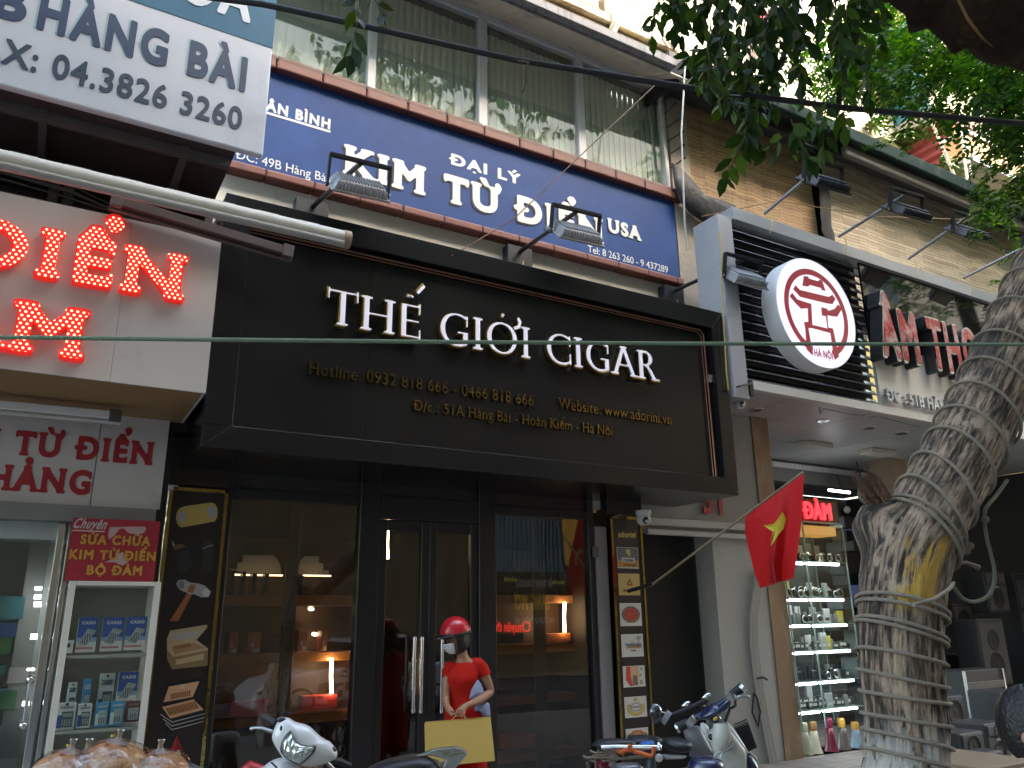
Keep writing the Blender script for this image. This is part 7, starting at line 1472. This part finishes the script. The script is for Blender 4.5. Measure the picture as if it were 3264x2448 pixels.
# ------------------------------------------------------------------ foliage
def leaf_material(name, c1, c2, c3, tr=.35, rough=.45):
    m = bpy.data.materials.new(name); m.use_nodes = True; nt = m.node_tree; L = nt.links.new; b = nt.nodes["Principled BSDF"]; b.inputs['Roughness'].default_value = rough; b.inputs['Specular IOR Level'].default_value = .18
    g = _n(nt, "ShaderNodeNewGeometry"); q = _n(nt, "ShaderNodeValToRGB"); e = q.color_ramp.elements; e.new(.6)
    for k, (p, c) in enumerate(((0, c1), (.6, c2), (1, c3))): e[k].position = p; e[k].color = (*c, 1)
    L(g.outputs['Random Per Island'], q.inputs[0])
    tc = _n(nt, "ShaderNodeTexCoord"); no = _n(nt, "ShaderNodeTexNoise", Scale=25.0, Detail=4.0); L(tc.outputs['Object'], no.inputs['Vector'])
    mx = _n(nt, "ShaderNodeMix", data_type='RGBA', blend_type='MULTIPLY'); mx.inputs[0].default_value = .6; L(q.outputs[0], mx.inputs[6])
    r2 = _n(nt, "ShaderNodeMapRange"); r2.inputs[3].default_value = .6; r2.inputs[4].default_value = 1.3; L(no.outputs[0], r2.inputs[0]); L(r2.outputs[0], mx.inputs[7]); L(mx.outputs[2], b.inputs['Base Color'])
    t = _n(nt, "ShaderNodeBsdfTranslucent"); hs = _n(nt, "ShaderNodeHueSaturation"); hs.inputs['Value'].default_value = 1.6; hs.inputs['Saturation'].default_value = 1.15; L(mx.outputs[2], hs.inputs['Color']); L(hs.outputs[0], t.inputs[0])
    ms = _n(nt, "ShaderNodeMixShader"); ms.inputs[0].default_value = tr; L(b.outputs[0], ms.inputs[1]); L(t.outputs[0], ms.inputs[2]); L(ms.outputs[0], nt.nodes["Material Output"].inputs[0]); return m
lf_dark = leaf_material("broad leaf", (.012, .028, .007), (.022, .052, .010), (.065, .115, .016), .32)
lf_fine = leaf_material("fine leaf", (.016, .05, .008), (.04, .105, .015), (.11, .21, .028), .38)
LEAF = np.array([(0, 0, 0), (.16, .36, .02), (-.16, .36, .02), (.50, .50, .05), (.50, -.50, .05), (.16, -.36, .02), (0, 0, 0)])
def leaves_to_mesh(name, P, D, N, Ls, Ws, m, parent, twigs=None):
    P, D, N = np.array(P), np.array(D), np.array(N); D /= np.linalg.norm(D, axis=1, keepdims=True)+1e-9; S_ = np.cross(N, D); S_ /= np.linalg.norm(S_, axis=1, keepdims=True)+1e-9; N = np.cross(D, S_)
    Ls, Ws = np.array(Ls)[:, None], np.array(Ws)[:, None]
    T = [(0, 0, 0), (.28, .46, .10), (.28, -.46, .10), (.62, .44, .06), (.62, -.44, .06), (1, 0, -.12), (.28, 0, 0), (.62, 0, -.03)]
    V = np.stack([P+D*Ls*a+S_*Ws*bb+N*Ws*c for a, bb, c in T], 1).reshape(-1, 3)
    F = np.array([(0, 6, 1), (0, 2, 6), (1, 6, 7), (1, 7, 3), (6, 2, 4), (6, 4, 7), (7, 5, 3), (7, 4, 5)]); n = len(P)
    F = (F[None]+8*np.arange(n)[:, None, None]).reshape(-1, 3)
    me = bpy.data.meshes.new(name); o = bpy.data.objects.new(name, me); COL.objects.link(o); bb = np.array(base_of(parent)) if parent else 0
    me.vertices.add(len(V)); me.vertices.foreach_set('co', (V-bb).ravel()); me.loops.add(F.size); me.loops.foreach_set('vertex_index', F.ravel().astype(np.int32)); me.polygons.add(len(F)); me.polygons.foreach_set('loop_start', np.arange(0, F.size, 3, dtype=np.int32)); me.polygons.foreach_set('loop_total', np.full(len(F), 3, np.int32)); me.polygons.foreach_set('use_smooth', np.ones(len(F), bool)); me.update(); me.validate()
    me.materials.append(m); o.parent = parent; return o
class Leaves:
    def __init__(s): s.P, s.D, s.N, s.L, s.W, s.tw = [], [], [], [], [], MB()
    def spray(s, a, c, n, L, ratio=.46, r=.004):
        a, c = np.array(a), np.array(c); d = c-a; ln = np.linalg.norm(d); d = d/ln; side = np.cross(d, RNG.normal(size=3)); side /= np.linalg.norm(side)+1e-9; oth = np.cross(d, side)
        s.tw.tube([a, (a+c)/2+side*ln*.03, c], [r, r*.8, r*.4], 5, cap=False)
        for k in range(n):
            t = .12+.88*k/(n-1); sg = 1 if k % 2 else -1; ang = RNG.uniform(-.7, .7); sd = side*math.cos(ang)*sg+oth*math.sin(ang)
            dd = sd*.8+d*.45+np.array([0, 0, -.75])+RNG.normal(size=3)*.22; nn = np.array([0, 0, 1.])*.8+RNG.normal(size=3)*.6; l = L*RNG.uniform(.72, 1.15)
            s.P.append(a+d*ln*t+side*.004*sg); s.D.append(dd); s.N.append(nn); s.L.append(l); s.W.append(l*ratio*RNG.uniform(.85, 1.1))
        s.P.append(c); s.D.append(d+np.array([0, 0, -.5])); s.N.append(RNG.normal(size=3)+np.array([0, 0, .5])); s.L.append(L); s.W.append(L*ratio)
    def frond(s, a, d, ln, n, L):
        a = np.array(a); d = np.array(d)/np.linalg.norm(d); side = np.cross(d, [0, 0, 1.]); side /= np.linalg.norm(side)+1e-9; up = np.cross(side, d)
        for k in range(n):
            t = .1+.9*k/n; p = a+d*ln*t-np.array([0, 0, 1])*ln*.35*t*t
            for sg in (1, -1): s.P.append(p); s.D.append(side*sg+d*.5-up*.25+RNG.normal(size=3)*.1); s.N.append(up+RNG.normal(size=3)*.25); l = L*RNG.uniform(.8, 1.1)*(1-.35*t); s.L.append(l); s.W.append(l*.42)
    def build(s, name, m, par, twig_m): leaves_to_mesh(name, s.P, s.D, s.N, s.L, s.W, m, par); (s.tw.build("twigs", twig_m, par) if s.tw.v else None)
twigm = M("green brown twig", (.07, .055, .025), .8, var=.3)
def inpoly(x, y, P):
    c = False; n = len(P)
    for i in range(n):
        (x1, y1), (x2, y2) = P[i], P[(i+1) % n]
        if (y1 > y) != (y2 > y) and x < (x2-x1)*(y-y1)/(y2-y1)+x1: c = not c
    return c
ZA = [(2090, -250), (2800, -250), (2760, 60), (2700, 170), (2640, 240), (2600, 340), (2480, 330), (2380, 330), (2270, 260), (2215, 170), (2260, 90), (2110, 10)]
cr1 = Leaves(); cnt = 0
while cnt < 165:
    x, y = random.uniform(2090, 3300), random.uniform(-250, 340)
    if not inpoly(x, y, ZA) or (2490 < x < 2640 and 30 < y < 330 and random.random() < .75): continue
    r = random.uniform(4.4, 6.8); a = dist(x, y-60, r); dx = random.uniform(-.16, .16); cnt += 1
    cr1.spray(a, a+Vector((dx, random.uniform(-.1, .1), -random.uniform(.22, .42))), random.randint(6, 10), random.uniform(.10, .135))
for (x0, y0), (x1, y1), r, n, L in (((2420, 330), (2312, 560), 4.6, 12, .125), ((2370, 300), (2395, 450), 4.7, 9, .13), ((2520, 380), (2580, 500), 4.5, 9, .13), ((2640, 280), (2625, 480), 4.6, 9, .13), ((2250, 260), (2330, 330), 4.5, 7, .12), ((2240, -20), (2085, 50), 4.5, 9, .11), ((2330, 100), (2200, 180), 4.7, 8, .11), ((2300, 200), (2215, 240), 4.8, 7, .12), ((2520, 420), (2440, 480), 4.9, 6, .12), ((2400, 200), (2300, 330), 4.9, 9, .13), ((2760, 190), (2770, 310), 4.7, 8, .12), ((2680, 200), (2690, 400), 4.9, 9, .13)):
    cr1.spray(dist(x0, y0, r), dist(x1, y1, r-.1), n, L)
def in_frame(p, mg=130):
    v = CAMR.T @ (np.array(p)-CAMP)
    if v[2] < .1: return False
    x, y = 1632+FPX*v[0]/v[2], 1224+FPX*v[1]/v[2]; return -mg < x < 3264+mg and -mg-60 < y < 2448+mg
def canopy(cr, n, bx, by, bz, L):
    k = 0
    while k < n:
        x, y, z = random.uniform(*bx), random.uniform(*by), random.uniform(*bz)
        cx, cy, cz = sum(bx)/2, sum(by)/2, sum(bz)/2; e = ((x-cx)/(bx[1]-bx[0])*2)**2+((y-cy)/(by[1]-by[0])*2)**2+((z-cz)/(bz[1]-bz[0])*2)**2
        if e > 1 or mn_.noise(Vector((x*.55, y*.55, z*.55))) < -.12: continue
        p = Vector((x, y, z)); d = Vector((random.gauss(0, .4), random.gauss(0, .4), -random.uniform(.2, .7)))
        k += 1
        if in_frame(p) or in_frame(p+d): continue
        cr.spray(p, p+d, random.randint(9, 14), L*random.uniform(.8, 1.2), .5, .006)
canopy(cr1, 800, (1.0, 15.0), (-6, 1.0), (7, 16.2), .28)
canopy(cr1, 520, (0, 14), (-2.0, 5.0), (6.0, 9.2), .27)  # low leaf layer out of view, added to dim the street level
cr1.build("crown", lf_dark, tree, twigm)
lt = thing("street_tree", "street tree outside the picture whose leaf sprig hangs before the left upper window", "tree", (-3.2, 1.9, 0))
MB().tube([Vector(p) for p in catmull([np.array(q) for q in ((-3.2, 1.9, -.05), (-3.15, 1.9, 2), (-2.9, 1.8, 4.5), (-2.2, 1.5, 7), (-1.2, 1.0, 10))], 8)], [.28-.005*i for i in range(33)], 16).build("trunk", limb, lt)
cr2 = Leaves(); canopy(cr2, 420, (-9, 3.5), (-6, 1.0), (7, 16.0), .28)
cr2.spray(at(1150, -90, Y=3.3), at(1118, 175, Y=3.2), 11, .145); cr2.spray(at(1150, -80, Y=3.35), at(1215, 40, Y=3.3), 5, .12)
canopy(cr2, 420, (-8, 4), (-2.0, 5.0), (6.0, 9.2), .27)  # second unseen low layer, added to block sky light over the pavement
cr2.build("crown", lf_dark, lt, twigm)

# bright fine leaved tree further along the pavement
ft = thing("feathery_tree", "bright green tree with fine feathery leaves behind the dark branch", "tree", (15.5, 4.2, 0))
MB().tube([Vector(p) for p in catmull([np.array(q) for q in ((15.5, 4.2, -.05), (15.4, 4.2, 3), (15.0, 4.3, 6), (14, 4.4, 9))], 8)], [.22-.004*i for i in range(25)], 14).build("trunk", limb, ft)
ZB = [(2660, 120), (2760, 60), (2960, 130), (3300, 190), (3300, 690), (3230, 660), (3200, 600), (3240, 560), (3260, 500), (3230, 450), (3240, 330), (3110, 290), (2990, 300), (2930, 260), (2850, 280), (2760, 250), (2700, 270), (2660, 220)]
cr3 = Leaves(); cnt = 0; cl = []
while len(cl) < 95:
    x, y = random.uniform(2640, 3300), random.uniform(60, 800)
    if inpoly(x, y, ZB): cl.append((x, y, random.uniform(8.6, 12.5)))
for x, y, r in cl:
    c = dist(x, y, r)
    for k in range(11):
        a = c+Vector((random.gauss(0, .17), random.gauss(0, .25), random.gauss(0, .16))); dd = Vector((random.gauss(-.1, .7), random.gauss(0, .7), random.gauss(-.35, .4))); cr3.frond(a, dd, random.uniform(.28, .45), 8, random.uniform(.085, .12))
for k in range(500):
    p = Vector((random.uniform(12.5, 19), random.uniform(1.5, 7.5), random.uniform(6, 12.5)))
    if in_frame(p, 0): continue
    for q in range(4): cr3.frond(p+Vector((random.gauss(0, .2), random.gauss(0, .2), random.gauss(0, .2))), Vector((random.gauss(0, .7), random.gauss(0, .7), random.gauss(-.3, .4))), .5, 8, .13)
cr3.build("crown", lf_fine, ft, twigm)
# ------------------------------------------------------------------ people
def skinned(name, verts, edges, m, parent, sub=2, root=0):
    me = bpy.data.meshes.new(name); b = base_of(parent); me.from_pydata([tuple(Vector(v[0])-b) for v in verts], edges, []); o = bpy.data.objects.new(name, me); COL.objects.link(o); o.parent = parent
    o.modifiers.new("skin", 'SKIN'); sd = o.modifiers.new("sub", 'SUBSURF'); sd.levels = sub; sd.render_levels = sub
    lay = me.skin_vertices[0].data if me.skin_vertices else None
    if lay is None:
        bpy.context.view_layer.objects.active = o; bpy.ops.mesh.customdata_skin_add(); lay = me.skin_vertices[0].data
    for i, v in enumerate(verts):
        r = v[1]; lay[i].radius = (r, r) if not isinstance(r, tuple) else r; lay[i].use_root = (i == root)
    o.modifiers["skin"].use_smooth_shade = True; me.materials.append(m); return o
skin_m = M("warm skin", (.33, .165, .095), .5, var=.06, vs=9, sub=.05); hair_m = M("black hair", (.010, .008, .008), .42, var=.3, vs=40, bump=.5, bs=80)
w5 = lambda x, y: (1300+x*.3303, 1900+y*.3303)
WD = 7.0; wc = dist(*w5(510, 900), WD); wm_ = thing("person", "woman in a red dress with red helmet and white face mask looking down", "person", (wc.x, wc.y, 0)); pn_ = Vector((CAMP[0]-wc.x, CAMP[1]-wc.y, 0)).normalized(); pu_ = FZ.cross(pn_)
def wp(px, py, off=0):
    d = Vector(CAMR @ np.array([w5(px, py)[0]-1632., w5(px, py)[1]-1224., FPX])); c = wc+pn_*off; t = (c-Vector(CAMP)).dot(pn_)/d.dot(pn_); return Vector(CAMP)+d*t
hip = wp(545, 1150); zk = hip.z
V = [(hip, (.10, .08)), (wp(510, 980), (.085, .065)), (wp(520, 800), (.09, .06)), (wp(530, 700), (.08, .05)), (wp(545, 610), .048), (wp(520, 540, .02), .05), (wp(470, 470, .03), (.078, .085)), (wp(465, 390, .03), (.085, .095)), (wp(475, 320, .03), .07),
     (wp(665, 655), .052), (wp(755, 790, .0), .043), (wp(805, 925, -.02), .037), (wp(690, 1005, .10), .036), (wp(585, 1050, .19), .026), (wp(520, 1080, .23), (.034, .022)),
     (wp(395, 690, .02), .048), (wp(372, 850, .06), .036), (wp(365, 985, .08), .033), (wp(375, 1060, .15), .027), (wp(405, 1110, .21), (.030, .02)),
     (hip+pu_*.085-FZ*.08, .085), (hip+pu_*.09+FZ*(.46-zk)+pn_*.02, .055), (hip+pu_*.09+FZ*(.10-zk), .036), (hip+pu_*.085+FZ*(.035-zk)+pn_*.10, .03),
     (hip-pu_*.085-FZ*.08, .085), (hip-pu_*.09+FZ*(.46-zk)+pn_*.03, .055), (hip-pu_*.09+FZ*(.10-zk), .036), (hip-pu_*.09+FZ*(.035-zk)+pn_*.10, .03)]
Eg = [(0, 1), (1, 2), (2, 3), (3, 4), (4, 5), (5, 6), (6, 7), (7, 8), (3, 9), (9, 10), (10, 11), (11, 12), (12, 13), (13, 14), (3, 15), (15, 16), (16, 17), (17, 18), (18, 19), (0, 20), (20, 21), (21, 22), (22, 23), (0, 24), (24, 25), (25, 26), (26, 27)]
def fingers(root_i, tips):
    for pts in tips:
        prev = root_i
        for p, r in pts: V.append((p, r)); Eg.append((prev, len(V)-1)); prev = len(V)-1
fingers(14, [[(wp(478+k*22, 1100+k*4, .25), .0095), (wp(466+k*24, 1135+k*4, .262), .0085), (wp(470+k*24, 1158+k*3, .245), .0075), (wp(482+k*23, 1165+k*2, .22), .007)] for k in range(4)]+[[(wp(545, 1120, .20), .0095), (wp(535, 1150, .195), .008), (wp(515, 1160, .20), .007)]])
fingers(19, [[(wp(405+k*11, 1128+k*3, .235), .009), (wp(415+k*12, 1150-k*2, .25), .008), (wp(432+k*11, 1152-k*6, .252), .007)] for k in range(4)]+[[(wp(430, 1105, .235), .009), (wp(447, 1120, .245), .0075)]])
skinned("body", V, Eg, skin_m, wm_)
dress_m = M("red dress cloth", (.42, .016, .010), .85, spec=.1, var=.07, vs=6, bump=.25, bs=16)
def loft(mb, rings, n=28):      # rings: (centre, half width, half depth)
    vs = []
    for c, rx, ry in rings: vs += [Vector(c)+pu_*rx*math.cos(2*math.pi*k/n)+pn_*ry*math.sin(2*math.pi*k/n)*(1+.06*math.cos(4*math.pi*k/n)) for k in range(n)]
    mb.add(vs, [(i*n+k, i*n+(k+1) % n, (i+1)*n+(k+1) % n, (i+1)*n+k) for i in range(len(rings)-1) for k in range(n)], True); return mb
dm = loft(MB(), [(hip-FZ*.46, .19, .15), (hip-FZ*.30, .182, .142), (hip-FZ*.12, .172, .132), (hip+FZ*.0, .165, .125), (wp(525, 1080), .142, .112), (wp(512, 985), .112, .098), (wp(512, 900), .122, .104), (wp(516, 820, .012), .142, .122), (wp(522, 760, .01), .150, .115), (wp(530, 700), .155, .095), (wp(538, 665), .135, .080), (wp(543, 640), .085, .068), (wp(545, 630), .066, .056)])
dm.tube([wp(625, 668), wp(672, 665), wp(715, 705), wp(738, 755), wp(742, 768)], [.060, .064, .060, .054, .052], 16, cap=False)
dm.tube([wp(440, 690, .01), wp(408, 695, .02), wp(385, 740, .03), wp(378, 785, .04)], [.056, .058, .052, .046], 16, cap=False)
dm.build("dress", dress_m, wm_)
# head gear: head axes (face looks to the left and down)
hc_ = wp(458, 410, .03); fd = (-pu_*.80+pn_*.55-FZ*.16).normalized(); hs_ = fd.cross(FZ).normalized(); hu = hs_.cross(fd).normalized()   # forward, her-side, up
def E(az, el, s=(1, 1, 1), o=(0, 0, 0)):
    return hc_+fd*(math.cos(el)*math.cos(az)*s[0]+o[0])+hs_*(math.cos(el)*math.sin(az)*s[1]+o[1])+hu*(math.sin(el)*s[2]+o[2])
def patch_(az0, az1, el0, el1, s, nm, m, o=(0, 0, 0), na=22, ne=10, fn=None, thick=.004):
    vs = []
    for layer in (0, 1):
        for j in range(ne+1):
            for i in range(na+1):
                az, el = R_(az0+(az1-az0)*i/na), R_(el0+(el1-el0)*j/ne); k = 1+(fn(i/na, j/ne) if fn else 0); ss = tuple(q*k-thick*layer for q in s); vs.append(E(az, el, ss, o))
    w = na+1; n = w*(ne+1); fs = []
    for j in range(ne):
        for i in range(na): a = j*w+i; fs += [(a, a+1, a+w+1, a+w), (n+a, n+a+w, n+a+w+1, n+a+1)]
    for i in range(na): fs += [(i, n+i, n+i+1, i+1), (ne*w+i, ne*w+i+1, n+ne*w+i+1, n+ne*w+i)]
    for j in range(ne): fs += [(j*w, (j+1)*w, n+(j+1)*w, n+j*w), (j*w+na, n+j*w+na, n+(j+1)*w+na, (j+1)*w+na)]
    return MB().add(vs, fs, True).build(nm, m, wm_)
hs3 = (.135, .118, .135)
patch_(-180, 180, -2, 89.5, hs3, "helmet", M("glossy red helmet", (.45, .010, .022), .3, coat=.25, var=.05), (-.01, 0, .045), 40, 16)
patch_(-180, 180, -8, 2, (.137, .120, .135), "helmet_rim", rubber, (-.01, 0, .045), 40, 3)
patch_(-62, 62, 0, 10, (.21, .125, .10), "visor", M("black visor", (.012, .012, .013), .2), (-.005, 0, .026), 20, 3, lambda u, v: -.02*abs(u-.5))
patch_(58, 302, -74, 20, (.112, .102, .135), "hair", hair_m, (-.012, 0, -.01), 30, 12, lambda u, v: .05*math.sin(u*40)*.3)
patch_(-58, 58, -62, -6, (.118, .092, .118), "face_mask", M("white mask cloth", (.62, .63, .64), .8, var=.04), (.008, 0, -.010), 24, 16, lambda u, v: .025*math.sin(v*22)*(1-abs(2*u-1)), .003)
MB().tube([E(R_(58), R_(-10), (.116, .094, .118), (.006, 0, -.01)), E(R_(82), R_(2), (.10, .10, .11))], .0025, 6).tube([E(R_(58), R_(-50), (.116, .094, .118), (.006, 0, -.01)), E(R_(86), R_(-8), (.10, .10, .11))], .0025, 6).build("mask_loop", M("pale blue elastic", (.3, .5, .55), .6), wm_)
for sg in (-1, 1):
    MB().tube([E(R_(sg*(14+8*k)), R_(3+(1.5 if k in (1, 2) else 0)), (.100, .089, .12)) for k in range(4)], [.003, .005, .005, .002], 6).build("eyebrow", hair_m, wm_)
    MB().tube([E(R_(sg*(15+7*k)), R_(-4), (.099, .088, .12)) for k in range(4)], [.003, .006, .006, .002], 6).build("eye", M("dark eye", (.015, .011, .010), .3), wm_)
    MB().tube([E(R_(sg*86), R_(-4), (.10, .105, .12)), E(R_(sg*84), R_(-30), (.10, .112, .12)), E(R_(sg*45), R_(-74), (.11, .11, .135))], .007, 6).build("chin_strap", rubber, wm_)
    MB().lathe([(.001, .012), (.014, .006), (.02, 0)], E(R_(sg*88), R_(-10), (.09, .088, .11)), 12, tuple(hs_*sg)).build("ear", skin_m, wm_)
hp_ = [E(R_(96+11*math.sin(t)**3), R_(40+8*(.81*math.cos(t)-.31*math.cos(2*t)-.12*math.cos(3*t)-.06*math.cos(4*t))), (.137, .120, .137), (-.01, 0, .045)) for t in [i*2*math.pi/36 for i in range(36)]]
MB().tube(hp_, .0012, 5, closed=True).tube([E(R_(86+3.5*k), R_(41+(1.5 if k % 2 else -1.5)), (.138, .121, .138), (-.01, 0, .045)) for k in range(7)], .0012, 5).build("helmet_scribble", paint_white, wm_)
MB().tube([E(R_(-40), R_(-2), (.138, .121, .137), (-.01, 0, .045)), E(R_(0), R_(0), (.138, .121, .137), (-.01, 0, .045)), E(R_(40), R_(-2), (.138, .121, .137), (-.01, 0, .045))], .012, 6).build("visor_band", rubber, wm_)
# gold paper bag
bgm = M("gold yellow paper", (.56, .37, .09), .5, var=.05, vs=2)
bt = thing("paper_bag", "large gold yellow paper carrier bag with cord handles", "bag", tuple(wp(490, 1600, .25)))
bO = wp(160, 1232, .26); f4 = [wp(160, 1232, .26), wp(800, 1180, .26), wp(842, 1590, .28), wp(480, 1640, .30), wp(172, 1665, .28)]
F4 = [wp(160, 1232, .26), wp(800, 1180, .26), wp(842, 1592, .28), wp(168, 1660, .28)]; dn = pn_*-.12
mb = MB(); mb.add(F4+[p+dn for p in F4], [(0, 1, 2, 3)[::-1], (0, 3, 7, 4)[::-1], (1, 5, 6, 2)[::-1], (3, 2, 6, 7)[::-1], (4, 7, 6, 5)[::-1]]); mb.build("bag_body", bgm, bt, bevel=.004)
mb = MB(); letter(mb, "PANFOOD", wp(410, 1340, .262), wp(648, 1318, .262), .028, N=tuple(pn_), st='sansb', depth=.001); mb.lathe([(.001, .003), (.028, .001)], wp(362, 1328, .262), 20, tuple(pn_)); mb.build("faint_print", M("light yellow print", (.55, .42, .18), .5), bt)
for pts in (((380, 1240), (430, 1190), (465, 1150), (500, 1150), (520, 1160)), ((580, 1220), (560, 1180), (545, 1155), (520, 1155), (505, 1158))): MB().tube([wp(*q, .255) for q in pts], .0055, 6).build("cord_handle", M("gold cord", (.42, .29, .10), .6), bt)
for poly in (((555, 1450), (590, 1415), (660, 1500), (600, 1530)), ((620, 1450), (690, 1525), (650, 1530))): pass
# pale blue jacket over her arm
jm = M("pale blue patterned cloth", (.26, .29, .44), .8, var=.12, vs=8, bump=.7, bs=20, dirt_or_glare=(.05, .06, .12), ds=14, dt=.6)
jk = thing("jacket", "pale blue patterned jacket draped over the woman's forearm", "jacket", tuple(wp(700, 1100, .02)))
def blob(pts, off, h, nm, back=.05):
    P_ = chaikin([((wp(*q, off)-wc).dot(pu_), (wp(*q, off)).z-wc.z) for q in pts]); return MB().dome(P_, wc+pn_*off, pu_, FZ, pn_, h, back, rings=8).build(nm, jm, jk)
blob([(665, 795), (700, 830), (730, 905), (740, 960), (640, 1000), (575, 1005), (590, 960), (610, 880)], .05, .05, "upper_fold")
blob([(580, 1075), (700, 1030), (785, 1020), (795, 1100), (800, 1165), (750, 1175), (715, 1150), (690, 1105), (620, 1110), (585, 1100)], .04, .05, "lower_fold", .04)
# seated person at the right edge
e2 = lambda x, y: (2400+x*.3906, 1900+y*.3906)
SD = 3.75; sc_ = dist(*e2(2300, 1085), SD); sp_ = thing("person", "person with short black hair and striped top, cut off by the right edge", "person", (sc_.x, sc_.y, 0)); sn_ = Vector((CAMP[0]-sc_.x, CAMP[1]-sc_.y, 0)).normalized(); su_ = FZ.cross(sn_)
o = sc_; sh_ = o-FZ*.26-su_*.0
SV = [(o-FZ*.72, (.15, .11)), (o-FZ*.45, (.14, .10)), (o-FZ*.28, (.12, .08)), (o-FZ*.17, .05), (o-FZ*.09+su_*.01, .055), (o, (.085, .095)), (o+FZ*.07, .07), (sh_-su_*.17+sn_*.02, .055), (sh_-su_*.20-FZ*.25+sn_*.04, .042), (sh_-su_*.08-FZ*.40+sn_*.16, .032), (sh_+su_*.17, .055), (sh_+su_*.22-FZ*.25, .042), (sh_+su_*.15-FZ*.40+sn_*.1, .03), (o-FZ*.74-su_*.1+su_*.30, .075), (Vector((o.x, o.y, .42))+su_*.42, .055), (Vector((o.x, o.y, .05))+su_*.40, .04)]
skinned("body", SV, [(0, 1), (1, 2), (2, 3), (3, 4), (4, 5), (5, 6), (2, 7), (7, 8), (8, 9), (2, 10), (10, 11), (11, 12), (0, 13), (13, 14), (14, 15)], skin_m, sp_)
shirt = striped("striped shirt", (.035, .04, .055), (.40, .40, .42), 26, 'Z', .8, .6)
skinned("shirt", [(o-FZ*.74, (.175, .135)), (o-FZ*.45, (.16, .12)), (o-FZ*.27, (.135, .095)), (o-FZ*.215, (.08, .07)), (sh_-su_*.17+sn_*.02, .07), (sh_-su_*.20-FZ*.18+sn_*.04, .062), (sh_+su_*.17, .07), (sh_+su_*.21-FZ*.18, .06)], [(0, 1), (1, 2), (2, 3), (2, 4), (4, 5), (2, 6), (6, 7)], shirt, sp_)
hm = MB(); nu, nv = 28, 18; vs = []
for j in range(nv+1):
    ph = math.pi*.80*j/nv
    for i in range(nu):
        th = 2*math.pi*i/nu; dv = su_*math.cos(th)*math.sin(ph)+sn_*math.sin(th)*math.sin(ph)+FZ*math.cos(ph); k = 1+.03*math.sin(th*7+ph*3); face = max(0, math.cos(th))*math.sin(ph); vs.append(o+Vector((0, 0, .015))+Vector((dv.x*.112*k, dv.y*.112*k, dv.z*.14*k))-su_*(.012+.03*face))
hm.add(vs, [(j*nu+i, (j+1)*nu+i, (j+1)*nu+(i+1) % nu, j*nu+(i+1) % nu) for j in range(nv) for i in range(nu)], True); hm.build("hair", hair_m, sp_)
MB().lathe([(.001, .012), (.018, .008), (.028, 0)], e2 and (dist(*e2(2262, 1165), SD-.10)), 14, tuple(sn_)).build("ear", skin_m, sp_)
st_ = thing("stool", "low plastic stool under the seated person at the right edge", "stool", (o.x, o.y, 0)); zt0 = o.z-.86; MB().lathe([(.17, 0), (.17, .03), (.001, .035)], (o.x, o.y, zt0), 24).build("seat", M("blue plastic", (.03, .10, .30), .4), st_)
for a in range(4): MB().cyl((o.x+.13*math.cos(a*1.57+.78), o.y+.13*math.sin(a*1.57+.78), zt0), (o.x+.17*math.cos(a*1.57+.78), o.y+.17*math.sin(a*1.57+.78), 0), .018, 8).build("leg", MATS["blue plastic"], st_)
